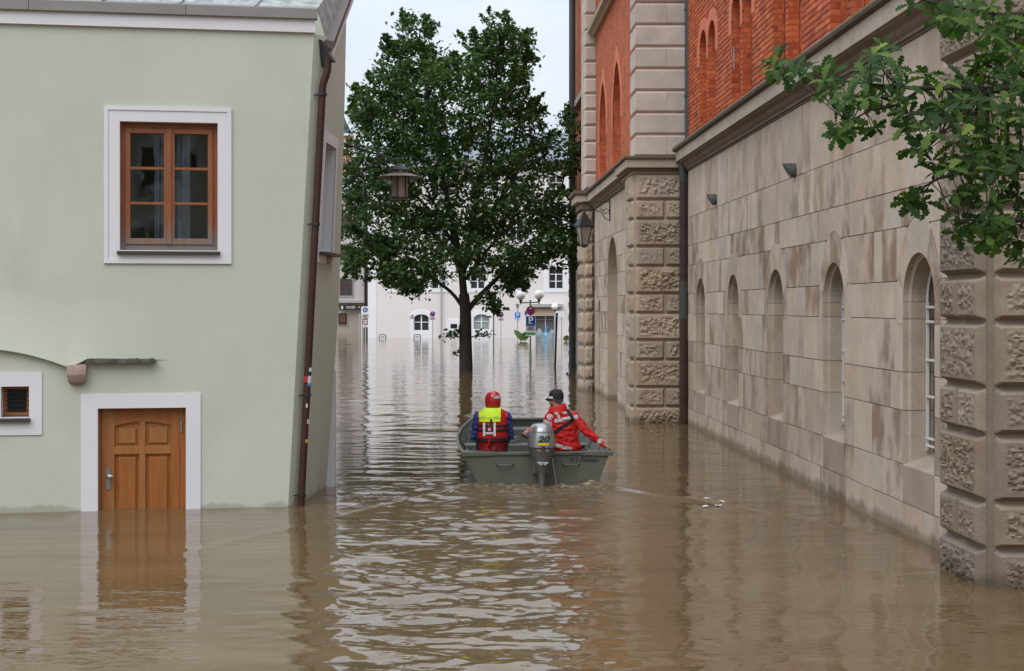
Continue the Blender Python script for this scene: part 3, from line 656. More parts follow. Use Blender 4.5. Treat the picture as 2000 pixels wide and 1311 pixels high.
bld = thing('brick_building', (5.5, 25, 0), 'large red brick building on a rusticated stone base along the right side of the street', 'building')
XM = 4.95                                     # plane of the long stone wall
def TM(u, z, d=0.0): return Vector((XM - d, u, z))
COURSES = [-0.25, 0.34, 0.76, 1.355, 1.78, 2.37, 2.79, 3.39, 3.81, 4.41, 5.43]
Y0, Y1 = 13.95, 31.05
CW = [15.37, 18.82, 22.25, 25.68, 29.1]       # window axes
HW, SPR, ZO, AO, BO = 0.525, 2.56, 2.37, 0.78, 1.12
def outer(u):
    best = -9
    for c in CW:
        q = (u - c) / AO
        if abs(q) < 1: best = max(best, ZO + BO * math.sqrt(1 - q * q))
    return best
def run_polys(u0, u1, z0, z1, g):
    """what is left of a block once the arch surrounds are cut out"""
    n = max(2, int((u1 - u0) / 0.035)); us = [u0 + (u1 - u0) * i / n for i in range(n + 1)]
    if z0 < ZO - 0.01 or not any(outer(u) > z0 for u in us): return [[(u0, z0), (u1, z0), (u1, z1), (u0, z1)]]
    res = []; cur = []
    for u in us:
        lo = max(z0, outer(u) + g)
        if lo < z1 - 0.02: cur.append((u, lo))
        else:
            if len(cur) > 2: res.append(cur)
            cur = []
    if len(cur) > 2: res.append(cur)
    return [c + [(c[-1][0], z1), (c[0][0], z1)] for c in res]
def intervals(z0, z1):
    """stretches of wall between the window openings at this height"""
    if z1 > ZO + 0.01 or z0 < 0.75: return [(Y0, Y1)]
    r = []; a = Y0
    for c in CW: r.append((a, c - HW)); a = c + HW
    r.append((a, Y1)); return r
def stone_wall():
    bk = MB()
    for z0, z1 in zip(COURSES, COURSES[1:]):
        for a, b in intervals(z0, z1):
            for pl in run_polys(a, b, z0, z1, -0.02): bk.poly([TM(u, z, -0.014) for u, z in pl])
    wall = bk.build('stone_wall', m_mortar, bld, recalc=False)
    for ci, (z0, z1) in enumerate(zip(COURSES, COURSES[1:])):
        for a, b in intervals(z0, z1):
            u = a; first = True
            while u < b - 0.01:
                wd = rnd.choice((0.34, 0.45, 0.5, 0.62, 0.7, 0.85)) * (1.0 if ci % 2 else 0.92)
                if b - u - wd < 0.25: wd = b - u
                if ci == 1:                  # sill blocks stand under the windows
                    for c in CW:
                        if u < c - HW - 0.02 < u + wd: wd = c - HW - u; break
                        if abs(u - (c - HW)) < 0.02: wd = 2 * HW; break
                e = min(b, u + wd)
                if not (ci == 1 and any(abs(u - (c - HW)) < 0.02 for c in CW)):
                    for pl in run_polys(u + 0.0018, e - 0.0018, z0 + 0.005, z1 - 0.005, 0.004):
                        mb = MB(); d = rnd.uniform(-0.003, 0.004)
                        mb.prism([TM(p, q, -0.02) for p, q in pl], Vector((-0.02 - d, 0, 0))); mb.build('ashlar_block', m_ashlar, wall)
                u = e
    for k, c in enumerate(CW):                # arched windows
        jb = MB(); n = 18
        inn = lambda r, s: [(c + r, 0.60)] + [(c + r * math.cos(math.pi * i / n), s + r * math.sin(math.pi * i / n)) for i in range(n + 1)] + [(c - r, 0.60)]
        A = inn(HW, SPR); B = inn(HW - 0.045, SPR)
        for (p, q), (p2, q2) in zip(zip(A, A[1:]), zip(B, B[1:])):
            jb.poly([TM(*p, 0.002), TM(*q, 0.002), TM(*q, -0.06), TM(*p, -0.06)])
            jb.poly([TM(*p, -0.06), TM(*q, -0.06), TM(*q2, -0.075), TM(*p2, -0.075)])
            jb.poly([TM(*p2, -0.075), TM(*q2, -0.075), TM(*q2, -0.34), TM(*p2, -0.34)])
        win = jb.build('arched_window', m_mortar, bld, recalc=False)
        # jamb stones follow the wall courses, soffit stones the arch
        for sg in (-1, 1):
            for z0, z1 in ((.62, 1.355), (1.355, 1.78), (1.78, 2.37), (2.37, SPR)):
                js = MB(); y0_ = c + sg * HW; y1_ = c + sg * (HW - .045); a_, b_ = z0 + .004, z1 - .004; e = sg * .003
                sec = [(XM - .003, y0_ - e), (XM + .055, y0_ - e), (XM + .075, y1_ - e), (XM + .335, y1_ - e)]
                for (p, q), (p2, q2) in zip(sec, sec[1:]): js.poly([(p, q, a_), (p2, q2, a_), (p2, q2, b_), (p, q, b_)])
                js.build('jamb_stone', m_ashlar2, win, recalc=False)
        an_ = [0.0, .75, 1.3, math.pi - 1.3, math.pi - .75, math.pi]
        for a0, a1 in zip(an_, an_[1:]):
            js = MB(); sec = [(-.003, HW - .003), (.055, HW - .003), (.075, HW - .048), (.335, HW - .048)]
            for (d0, r0), (d1, r1) in zip(sec, sec[1:]):
                for i in range(5):
                    t0_, t1_ = a0 + .005 + (a1 - a0 - .01) * i / 5, a0 + .005 + (a1 - a0 - .01) * (i + 1) / 5
                    js.poly([(XM + d0, c + r0 * math.cos(t0_), SPR + r0 * math.sin(t0_)), (XM + d1, c + r1 * math.cos(t0_), SPR + r1 * math.sin(t0_)), (XM + d1, c + r1 * math.cos(t1_), SPR + r1 * math.sin(t1_)), (XM + d0, c + r0 * math.cos(t1_), SPR + r0 * math.sin(t1_))])
            js.build('soffit_stone', m_ashlar2, win, recalc=False, smooth=30)
        # voussoirs
        cen = (c, 2.30); angs = [0.02, 0.62, 1.18, math.pi - 1.18, math.pi - 0.62, math.pi - 0.02]
        for a0, a1 in zip(angs, angs[1:]):
            mb = MB(); m_ = 8; ip = []; op = []
            for i in range(m_ + 1):
                a = a0 + 0.006 + (a1 - a0 - 0.012) * i / m_
                ca, sa = math.cos(a), math.sin(a)
                # ray from cen to inner outline (jamb or arch) and to the outer curve
                def hit(f):
                    lo, hi = 0.0, 2.0
                    for _ in range(40):
                        md = (lo + hi) / 2
                        if f(md * ca, cen[1] + md * sa): lo = md
                        else: hi = md
                    return lo
                ri = hit(lambda x, z: abs(x) < HW and (z < SPR or x * x + (z - SPR) ** 2 < HW * HW))
                ro = hit(lambda x, z: abs(x) < AO and z < ZO + BO * math.sqrt(max(0, 1 - (x / AO) ** 2)))
                ip.append((c + (ri + .001) * ca, cen[1] + ri * sa)); op.append((c + (ro - 0.004) * ca, cen[1] + (ro - 0.004) * sa))
            for i in range(m_):
                q = [ip[i], ip[i + 1], op[i + 1], op[i]]
                mb.add([TM(*p, 0.004) for p in q], [(0, 1, 2, 3)])
            ol = ip + op[::-1]
            for i in range(len(ol)): mb.poly([TM(*ol[i], 0.004), TM(*ol[(i + 1) % len(ol)], 0.004), TM(*ol[(i + 1) % len(ol)], -0.03), TM(*ol[i], -0.03)])
            mb.build('voussoir', m_ashlar, win)
        sl = MB(); sl.hexa([TM(c - HW + .003, 0.345, -0.36), TM(c + HW - .003, 0.345, -0.36), TM(c + HW - .003, 0.345, 0.006), TM(c - HW + .003, 0.345, 0.006), TM(c - HW + .003, 0.90, -0.36), TM(c + HW - .003, 0.90, -0.36), TM(c + HW - .003, 0.755, 0.006), TM(c - HW + .003, 0.755, 0.006)]); sl.build('window_sill', m_sillst, win)
        # iron grille painted white, with its own outer bow
        r = HW - 0.07; zb_ = 0.92
        for s in (-1, -0.36, 0.36, 1):
            zt = SPR + math.sqrt(max(0.0, r * r - (s * r) ** 2)) if abs(s) < 1 else SPR
            g = MB(); g.box(XM + .235, XM + .262, c + s * r - .014, c + s * r + .014, zb_, zt); g.build('grille_bar', m_whitebar, win)
        g = MB(); pts = [TM(c + r * math.cos(math.pi * i / n), SPR + r * math.sin(math.pi * i / n), -0.248) for i in range(n + 1)]; g.tube(pts, 0.016, 6); g.build('grille_arch', m_whitebar, win)
        for z in (0.98, 1.06, 1.52, 1.92, 2.34, 2.5):
            g = MB(); g.box(XM + .225, XM + .235, c - r, c + r, z - .013, z + .013); g.build('grille_crossbar', m_whitebar, win)
        p_ = MB(); p_.poly([TM(u, z, -0.32) for u, z in B]); p_.build('pane', m_winpane, win, recalc=False)
stone_wall()

def cornice_run(T, u0, u1, parent, zc=0.0, step=0.95, k=1.0):
    """moulded cornice stone by stone: dark moulding, pale band, lichened roll"""
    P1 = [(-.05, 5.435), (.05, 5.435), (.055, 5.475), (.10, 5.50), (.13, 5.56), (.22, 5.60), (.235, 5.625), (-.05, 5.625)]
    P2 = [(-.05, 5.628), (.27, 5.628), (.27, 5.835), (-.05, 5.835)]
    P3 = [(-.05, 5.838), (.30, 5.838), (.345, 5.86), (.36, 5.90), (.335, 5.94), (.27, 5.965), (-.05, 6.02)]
    n = max(1, round(abs(u1 - u0) / step))
    for i in range(n):
        a = u0 + (u1 - u0) * i / n; b = u0 + (u1 - u0) * (i + 1) / n; s = 0.004 if b > a else -0.004
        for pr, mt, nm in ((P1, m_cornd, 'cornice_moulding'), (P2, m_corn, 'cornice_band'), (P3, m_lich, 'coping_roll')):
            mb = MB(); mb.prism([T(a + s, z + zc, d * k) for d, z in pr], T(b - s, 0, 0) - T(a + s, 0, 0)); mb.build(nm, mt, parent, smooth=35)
cm = MB(); cm.box(XM - 0.02, XM + 0.5, Y0, Y1, 5.40, 6.0); corn = cm.build('cornice', m_mortar, bld)
cornice_run(TM, 14.0, 30.95, corn, k=.85)

# ---- brickwork above the cornice of the long wall
XB = XM + 0.03
def TB(u, z, d=0.0): return Vector((XB - d, u, z))
BW, BH, JT = 0.25, 0.09, 0.011
NC = [28.45, 25.05, 21.62, 18.2, 14.8]
NH, NS = 0.415, 7.68
LAN = [c + s * 0.49 for c in NC for s in (-1, 1)]
def half(z, r=NH):
    if z < NS: return r if z > (5.0 if r == NH else 7.42) else 0
    q = r * r - (z - NS) ** 2
    return math.sqrt(q) if q > 0 else 0
def brick_holes(z):
    return [(c - max(half(z), half(z, NH + 0.24)), c + max(half(z), half(z, NH + 0.24))) for c in LAN]
def brickwork():
    ZT = 9.75
    bk = MB()                                 # mortar bed and the blind-arch recesses
    n = 14
    rows = [5.9, 7.42] + [NS + (NH) * math.sin(math.pi / 2 * i / n) for i in range(n + 1)] + [ZT]
    edges = lambda z: [(c - half(z), c + half(z)) for c in LAN]
    for z0, z1 in zip(rows, rows[1:]):
        e0 = edges(z0 + 1e-6) if z0 < NS + NH - 1e-4 else []; e1 = edges(z1 - 1e-6) if z0 < NS + NH - 1e-4 else []
        e0 = sorted(e0); e1 = sorted(e1); a0 = a1 = 13.9
        for (p, q), (p1, q1) in zip(e0, e1):
            bk.poly([TB(a0, z0, -.008), TB(p, z0, -.008), TB(p1, z1, -.008), TB(a1, z1, -.008)]); a0, a1 = q, q1
        bk.poly([TB(a0, z0, -.008), TB(31.0, z0, -.008), TB(31.0, z1, -.008), TB(a1, z1, -.008)])
    wall = bk.build('brick_wall', m_bedmortar, bld, recalc=False)
    upr = MB(); upr.poly([TB(13.9, ZT), TB(31.0, ZT), TB(31.0, 11.6), TB(13.9, 11.6)]); upr.build('upper_brick_wall', m_brickx, bld, recalc=False)
    # list of all bricks: (T, u0, u1, z0, z1, size score)
    items = []
    row = 0; z = 5.93
    while z + BH < ZT:
        zc = z + BH / 2; hs = sorted(brick_holes(zc)); u = 13.9 - (BW / 2 if row % 2 else 0)
        free = []; a = 13.9
        for p, q in hs:
            if q - p > 0.01:
                if p > a: free.append((a, p))
                a = max(a, q)
        free.append((a, 31.0))
        k = 0
        while u < 31.0:
            for a, b in free:
                s, e = max(u, a), min(u + BW, b)
                if e - s > 0.03: items.append(('f', s + JT / 2, e - JT / 2, z + JT / 2, z + BH - JT / 2))
            u += BW
        for c in LAN:                         # brick courses on the far jambs (two orders)
            if zc < NS:
                items.append(('j', c + NH, 0.0 if row % 2 else 0.0, z + JT / 2, z + BH - JT / 2, row % 2))
        z += BH; row += 1
    full = MB(); full.tcham(lambda u, z, d: Vector((-d, u, z)), -(BW - JT) / 2, (BW - JT) / 2, -(BH - JT) / 2, (BH - JT) / 2, -0.03, 0.006, 0.004)
    fme = full.mesh('brick', m_brick)
    stuff = MB(); cand = []
    for it in items:
        if it[0] == 'f':
            _, s, e, z0, z1 = it
            yc = (s + e) / 2; zc = (z0 + z1) / 2
            ppx = CX + XB * FPX / yc; ppy = HY - (zc - CAMH) * FPX / yc
            if abs((e - s) - (BW - JT)) < 0.002 and ppy > -20 and ppx < 2010: cand.append((yc, it))
            else:
                d = rnd.uniform(0.002, 0.007); stuff.tcham(TB, s, e, z0, z1, -0.03, d, 0.004)
        else:
            _, y, _, z0, z1, par = it
            # jamb faces look towards the street's near end (-Y): outer order, set-back, inner order
            for (yy, d0, d1) in ((y, 0.0, 0.14), (y - 0.10, 0.145, 0.30)):
                segs = [(d0, d1)] if par else [(d0, d0 + (d1 - d0) * 0.48), (d0 + (d1 - d0) * 0.52, d1)]
                for a, b in segs:
                    stuff.hexa([(XB + a + .003, yy - .004, z0), (XB + b - .003, yy - .004, z0), (XB + b - .003, yy + .05, z0), (XB + a + .003, yy + .05, z0), (XB + a + .003, yy - .004, z1), (XB + b - .003, yy - .004, z1), (XB + b - .003, yy + .05, z1), (XB + a + .003, yy + .05, z1)])
            stuff.hexa([(XB + .139, y - .1, z0), (XB + .2, y - .1, z0), (XB + .2, y, z0), (XB + .139, y, z0), (XB + .139, y - .1, z1), (XB + .2, y - .1, z1), (XB + .2, y, z1), (XB + .139, y, z1)])
    cand.sort(key=lambda c: c[0])
    for i, (yc, it) in enumerate(cand):
        _, s, e, z0, z1 = it
        if i < 300: link(fme, 'brick', wall, TB((s + e) / 2, (z0 + z1) / 2, rnd.uniform(-0.002, 0.003)))
        else: stuff.tcham(TB, s, e, z0, z1, -0.03, rnd.uniform(0.002, 0.007), 0.004)
    st = stuff.build('joined_bricks', m_brickj, wall, recalc=True); st['kind'] = 'stuff'
    for c in LAN:                             # recess: back, jamb beds and soffit of each blind lancet
        rc = MB(); n = 14
        o1 = [(c + NH, 5.9)] + [(c + NH * math.cos(math.pi * i / n), NS + NH * math.sin(math.pi * i / n)) for i in range(n + 1)] + [(c - NH, 5.9)]
        o2 = [(c + NH - .1, 5.9)] + [(c + (NH - .1) * math.cos(math.pi * i / n), NS + (NH - .1) * math.sin(math.pi * i / n)) for i in range(n + 1)] + [(c - NH + .1, 5.9)]
        for i in range(len(o1) - 1):
            rc.poly([TB(*o1[i], 0), TB(*o1[i + 1], 0), TB(*o1[i + 1], -.14), TB(*o1[i], -.14)])
            rc.poly([TB(*o1[i], -.14), TB(*o1[i + 1], -.14), TB(*o2[i + 1], -.14), TB(*o2[i], -.14)])
            rc.poly([TB(*o2[i], -.14), TB(*o2[i + 1], -.14), TB(*o2[i + 1], -.30), TB(*o2[i], -.30)])
        rc.poly([TB(u, z, -.30) for u, z in o2])
        la = rc.build('blind_lancet', m_brickx, bld, recalc=False)
        rg = MB(); pr = c + (0.49 if LAN.index(c) % 2 == 0 else -0.49)   # middle of the pair
        for i in range(20):                   # terracotta ring stones of the arch
            a0, a1 = math.pi * i / 20, math.pi * (i + 1) / 20
            q = [(c + NH * math.cos(a0), NS + NH * math.sin(a0)), (c + NH * math.cos(a1), NS + NH * math.sin(a1))]
            o_ = [(c + (NH + .24) * math.cos(a1), NS + (NH + .24) * math.sin(a1)), (c + (NH + .24) * math.cos(a0), NS + (NH + .24) * math.sin(a0))]
            mid = (c + pr) / 2 if False else pr
            cl = lambda p: ((min(p[0], pr) if c < pr else max(p[0], pr)), p[1])
            qq = [cl(p) for p in q + o_]
            if len({(round(p[0], 4), round(p[1], 4)) for p in qq}) < 3: continue
            rg.prism([TB(*p, -.02) for p in qq], Vector((-0.036 + 0.002 * (i % 2), 0, 0)))
        for s in (-1, 1):
            a, b = sorted((c + s * NH, c + s * (NH + .24)))
            if c < pr: b = min(b, pr)
            else: a = max(a, pr)
            if b - a > 0.01: rg.tbox(TB, a, b, 7.43, NS, -.02, .016)
        rg.build('terracotta_arch', m_terra, la)
    lt = MB(); lt.tube([TB(c + NH - .02, 6.95, .03) if False else TB(25.62, 6.75, .02), TB(25.62, 7.15, .02)], 0.018, 6); lt.build('wall_cable_cover', m_grey, bld)
brickwork()

# ---- rusticated blocks
def rustic(T, u0, u1, z0, z1, mat_, parent, base=0.0, bulge=0.09, mar=0.075, rough=0.035, step=0.03, seed=0, name='rusticated_block', cz=0.045, fq=20):
    """block with chamfered sides, smooth margin and a vermiculated panel; real relief"""
    nu = max(8, int((u1 - u0) / step)); nz = max(8, int((z1 - z0) / step)); mb = MB(); o = Vector((seed * 3.71, seed * 1.37, seed * 2.13)); rough = rough * (0.8 + 0.45 * ((seed * 0.618) % 1)); fq = fq * (0.8 + 0.4 * ((seed * 0.414) % 1))
    def sm(a, b, v):
        t = max(0.0, min(1.0, (v - a) / (b - a))); return t * t * (3 - 2 * t)
    def fn(a, b):
        u = u0 + (u1 - u0) * a; z = z0 + (z1 - z0) * b
        e = min(u - u0, u1 - u, z - z0, z1 - z)
        d = base + bulge * sm(0.0, cz, e)
        k = sm(mar - 0.01, mar + 0.02, e)
        if k > 0:
            v = Vector((u * fq, z * fq, 0)) + o
            n = mnoise.noise(v * .55) * .7 + mnoise.noise(v * 1.25 + Vector((5, 3, 1))) * 0.75 + mnoise.noise(v * 2.3) * .45 - .1
            d += k * (rough * n + 0.006)
        return T(u, z, d)
    mb.grid(fn, nu, nz)
    # rim back into the wall
    rim = [(u0 + (u1 - u0) * i / 4, z0) for i in range(5)] + [(u1, z1)] + [(u0, z1)]
    mb.poly([T(u0, z0, base), T(u1, z0, base), T(u1, z0, base - .05), T(u0, z0, base - .05)]); mb.poly([T(u0, z1, base), T(u1, z1, base), T(u1, z1, base - .05), T(u0, z1, base - .05)])
    return mb.build(name, mat_, parent, recalc=False, smooth=42)
RC = [-0.30, 0.34, 0.76, 1.355, 1.78, 2.37, 2.79, 3.39, 3.81, 4.41, 4.83, 5.40]
# corner pier nearest the camera: side face towards the street, front face towards the camera
PXN, PYN, PYB = 4.74, 12.78, 13.86
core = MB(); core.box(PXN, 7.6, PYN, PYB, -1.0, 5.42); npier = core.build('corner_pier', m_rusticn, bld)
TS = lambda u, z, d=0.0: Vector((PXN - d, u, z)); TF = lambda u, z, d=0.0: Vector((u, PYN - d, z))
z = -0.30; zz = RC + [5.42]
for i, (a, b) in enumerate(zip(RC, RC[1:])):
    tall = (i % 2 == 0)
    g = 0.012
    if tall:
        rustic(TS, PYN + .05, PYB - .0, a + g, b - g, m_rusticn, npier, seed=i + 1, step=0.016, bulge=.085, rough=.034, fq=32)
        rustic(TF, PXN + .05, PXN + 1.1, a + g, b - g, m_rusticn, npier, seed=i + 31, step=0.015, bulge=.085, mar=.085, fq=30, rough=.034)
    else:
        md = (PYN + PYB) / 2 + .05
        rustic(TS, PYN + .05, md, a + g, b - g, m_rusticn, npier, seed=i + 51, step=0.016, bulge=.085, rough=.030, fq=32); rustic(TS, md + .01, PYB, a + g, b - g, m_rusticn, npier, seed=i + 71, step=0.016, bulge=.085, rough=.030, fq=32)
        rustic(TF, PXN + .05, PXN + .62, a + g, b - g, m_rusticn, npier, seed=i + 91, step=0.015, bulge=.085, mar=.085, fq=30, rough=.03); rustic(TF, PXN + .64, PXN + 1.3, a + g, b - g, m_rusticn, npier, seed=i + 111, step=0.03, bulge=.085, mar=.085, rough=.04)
up = MB(); up.box(PXN + .1, 7.6, PYN + .1, PYB, 5.42, 11.6); up.build('corner_pier_shaft', m_quoin, bld)
wr = MB(); wr.box(XM + .02, 7.6, 12.95, 13.9, -1, 11.5); wr.build('end_wall', m_mortar, bld)
# projecting bay at the far end of the long wall
XA, YA = 3.86, 31.15
XW, YW0, YW1 = 4.12, 33.0, 42.7
core = MB(); core.box(XA, XM + .05, YA, YW0 - .1, -1.0, 5.42); pil = core.build('bay_pier', m_rustic, bld)
TS2 = lambda u, z, d=0.0: Vector((XA - d, u, z)); TF2 = lambda u, z, d=0.0: Vector((u, YA - d, z))
for i, (a, b) in enumerate(zip(RC, RC[1:])):
    tall = i % 2 == 0; g = 0.010
    if tall:
        rustic(TF2, XA + .03, XM - .03, a + g, b - g, m_rustic, pil, seed=i + 131, step=.022, rough=.05, mar=.09, bulge=.08)
        rustic(TS2, YA + .03, YA + .95, a + g, b - g, m_rustic, pil, seed=i + 151, step=.04, mar=.09, bulge=.08)
    else:
        xm_ = XA + .66
        rustic(TF2, XA + .03, xm_ - .012, a + g, b - g, m_rustic, pil, seed=i + 171, step=.022, rough=.045, mar=.085, bulge=.08); rustic(TF2, xm_ + .012, XM - .03, a + g, b - g, m_rustic, pil, seed=i + 191, step=.022, rough=.045, mar=.085, bulge=.08)
        rustic(TS2, YA + .03, YA + .75, a + g, b - g, m_rustic, pil, seed=i + 211, step=.04, mar=.085, bulge=.08)
# smooth chamfered quoins above
sh = MB(); sh.box(XA + .05, XM + .4, YA + .05, YW0, 5.9, 13.2); shaft = sh.build('bay_shaft', m_brickx, bld)
z = 5.77; i = 0
while z < 12.9:
    h = 0.478
    TFq = lambda u, z, d=0.0: Vector((u, YA + .06 - d, z)); TSq = lambda u, z, d=0.0: Vector((XA + .06 - d, u, z))
    def quoin(x0, x1, wrap):
        mb = MB(); c = 0.045; q = [Vector((x, y, 0)) for x, y in ((x0, YA + .0), (x1, YA + .0), (x1, YA + .9), (x0, YA + .9))]
        a0, a1 = z + .006, z + h - .006
        mb.loft([[Vector((x0 + c * wrap, YA + c, a0)), Vector((x1, YA + c, a0)), Vector((x1, YA + .9, a0)), Vector((x0 + c * wrap, YA + .9, a0))],
                 [Vector((x0, YA, a0 + c)), Vector((x1, YA, a0 + c)), Vector((x1, YA + .9, a0 + c)), Vector((x0, YA + .9, a0 + c))],
                 [Vector((x0, YA, a1 - c)), Vector((x1, YA, a1 - c)), Vector((x1, YA + .9, a1 - c)), Vector((x0, YA + .9, a1 - c))],
                 [Vector((x0 + c * wrap, YA + c, a1)), Vector((x1, YA + c, a1)), Vector((x1, YA + .9, a1)), Vector((x0 + c * wrap, YA + .9, a1))]])
        mb.build('quoin_block', m_quoin, shaft)
    if i % 2: quoin(XA + .02, XM + .2, 1)
    else: quoin(XA + .02, XA + .70, 1); quoin(XA + .704, XM + .2, 0)
    z += h; i += 1
# cornice over the bay pier: slab with mitred corner
def slab(d, z0, z1, mt, nm):
    mb = MB(); mb.box(XA - d, XM - .06, YA - d, YW0 + .2, z0, z1); return mb.build(nm, mt, pil, bevel=0.012)
slab(.05, 5.40, 5.455, m_corn, 'cornice_moulding'); slab(.12, 5.458, 5.51, m_cornd, 'cornice_moulding'); slab(.20, 5.513, 5.70, m_corn, 'cornice_band'); slab(.25, 5.703, 5.765, m_lich, 'coping_roll')

# ---- bay wall beyond the pier
def TW(u, z, d=0.0): return Vector((XW - d, u, z))
def bay_wall():
    AC, AHW, ASP = 37.95, 1.2, 3.16           # tall arched recess
    SC, SHW, SSP = 41.4, 0.28, 2.35           # narrow slit
    def lo(u):
        r = -9
        for c, hw, sp, pk in ((AC, AHW, ASP, 1.0), (SC, SHW, SSP, 1.3)):
            q = (u - c) / hw
            if abs(q) < 1: r = max(r, sp + hw * pk * math.sqrt(1 - q * q))
        return r
    bk = MB(); wall = None
    def polys(u0, u1, z0, z1, g):
        n = max(2, int((u1 - u0) / .06)); us = [u0 + (u1 - u0) * i / n for i in range(n + 1)]; res = []; cur = []
        for u in us:
            l = max(z0, lo(u) + g)
            if l < z1 - .02: cur.append((u, l))
            else:
                if len(cur) > 1: res.append(cur)
                cur = []
        if len(cur) > 1: res.append(cur)
        return [c + [(c[-1][0], z1), (c[0][0], z1)] for c in res]
    for z0, z1 in zip(COURSES, COURSES[1:]):
        xs = [YW0, AC - AHW, AC + AHW, SC - SHW, SC + SHW, YW1]
        for a, b in zip(xs, xs[1:]):
            for pl in polys(a, b, z0, z1, -.01): bk.poly([TW(u, z, -.014) for u, z in pl])
    wall = bk.build('bay_stone_wall', m_mortar, bld, recalc=False)
    for ci, (z0, z1) in enumerate(zip(COURSES, COURSES[1:])):
        xs = [YW0, AC - AHW, AC + AHW, SC - SHW, SC + SHW, YW1]
        for a, b in zip(xs, xs[1:]):
            n = max(1, round((b - a) / 0.85))
            for k in range(n):
                for pl in polys(a + (b - a) * k / n + .002, a + (b - a) * (k + 1) / n - .002, z0 + .006, z1 - .006, 0.0):
                    mb = MB(); mb.prism([TW(u, z, -.02) for u, z in pl], Vector((-.02 - rnd.uniform(-.003, .004), 0, 0))); mb.build('ashlar_block', m_ashlar, wall)
    for c, hw, sp, pk, dep, nm in ((AC, AHW, ASP, 1.0, .42, 'arched_recess'), (SC, SHW, SSP, 1.3, .3, 'slit_recess')):
        rc = MB(); n = 16
        o = [(c + hw, -.5)] + [(c + hw * math.cos(math.pi * i / n), sp + hw * pk * math.sin(math.pi * i / n)) for i in range(n + 1)] + [(c - hw, -.5)]
        for p, q in zip(o, o[1:]): rc.poly([TW(*p, 0), TW(*q, 0), TW(*q, -dep), TW(*p, -dep)])
        rc.poly([TW(u, z, -dep) for u, z in o]); ro = rc.build(nm, m_ashlar2, wall, recalc=False)
    # brick above, three pointed blind arches
    bw = MB(); bt = 10.62
    LC = [40.9, 37.35, 33.85]; lh = 0.92; ls = 7.6; pk = 1.32
    def hh(z): return lh if z < ls else (lh * (1 - ((z - ls) / pk) ** 2) ** .75 if z < ls + pk else 0)
    rows = [5.9, ls] + [ls + pk * i / 14 for i in range(1, 15)] + [bt]
    TWb = lambda u, z, d=0.0: Vector((XW + .05 - d, u, z))
    for z0, z1 in zip(rows, rows[1:]):
        a0 = a1 = YW0 - .1; top = z0 >= ls + pk - 1e-6
        if not top:
            for c in sorted(LC):
                bw.poly([TWb(a0, z0), TWb(c - hh(z0), z0), TWb(c - hh(z1 - 1e-6), z1), TWb(a1, z1)]); a0, a1 = c + hh(z0), c + hh(z1 - 1e-6)
        bw.poly([TWb(a0, z0), TWb(YW1 + .2, z0), TWb(YW1 + .2, z1), TWb(a1, z1)])
    bw.poly([TWb(YW0, 10.85), TWb(YW1 + .2, 10.85), TWb(YW1 + .2, 13.2), TWb(YW0, 13.2)])
    bo = bw.build('bay_brick_wall', m_brickx, bld, recalc=False)
    for c in LC:
        zz_ = [5.9, ls] + [ls + pk * i / 14 for i in range(1, 15)]
        o1 = [(c + hh(q - 1e-6), q) for q in zz_] + [(c - hh(q - 1e-6), q) for q in zz_[::-1]]
        o2 = [(c + hh(q - 1e-6) * .8, 5.9 + (q - 5.9) * .97) for q in zz_] + [(c - hh(q - 1e-6) * .8, 5.9 + (q - 5.9) * .97) for q in zz_[::-1]]
        for dd, mt, nm in ((0, m_bricky, 'blind_arch_jamb'),):
            r = MB()
            for i in range(len(o1) - 1):
                r.poly([TWb(*o1[i]), TWb(*o1[i + 1]), TWb(*o1[i + 1], -.2), TWb(*o1[i], -.2)]); r.poly([TWb(*o1[i], -.2), TWb(*o1[i + 1], -.2), TWb(*o2[i + 1], -.2), TWb(*o2[i], -.2)]); r.poly([TWb(*o2[i], -.2), TWb(*o2[i + 1], -.2), TWb(*o2[i + 1], -.42), TWb(*o2[i], -.42)])
            r.poly([TWb(*p, -.42) for p in o2]); la = r.build('blind_arch', mt, bld, recalc=False)
        rg = MB()
        side = [q for q in zz_ if q >= ls - .01]; side = [7.3] + side
        for s in (-1, 1):
            for qa, qb in zip(side, side[1:]):
                ta = 0.26 + 0.0 * qa
                A = (c + s * hh(qa), qa); B_ = (c + s * hh(qb - 1e-6), qb); ka = max(0.0, (qa - ls) / pk); kb = max(0.0, (qb - ls) / pk)
                A2 = (c + s * (hh(qa) + .26 * (1 - ka ** 2)), qa + .38 * ka ** 1.5); B2 = (c + s * (hh(qb - 1e-6) + .26 * (1 - kb ** 2)), qb + .38 * kb ** 1.5)
                rg.prism([TWb(*p, -.02) for p in (A, B_, B2, A2)], Vector((-.034, 0, 0)))
        rg.build('terracotta_arch', m_terra, la)
    cw = MB(); cw.box(XW - .02, XW + .4, YW0, YW1 + .3, 5.40, 6.0); cb = cw.build('bay_cornice', m_mortar, bld); cornice_run(TW, YW0 + .22, YW1 + .5, cb, step=1.1, k=.9)
    sc_ = MB(); sc_.prism([TW(YW0 - .1, z, d) for d, z in ((-.1, 10.6), (.05, 10.6), (.09, 10.66), (.2, 10.7), (.22, 10.8), (.1, 10.88), (-.1, 10.9))], Vector((0, YW1 + 1.3 - YW0, 0))); sc_.build('string_course', m_corn, bld, smooth=40)
bay_wall()
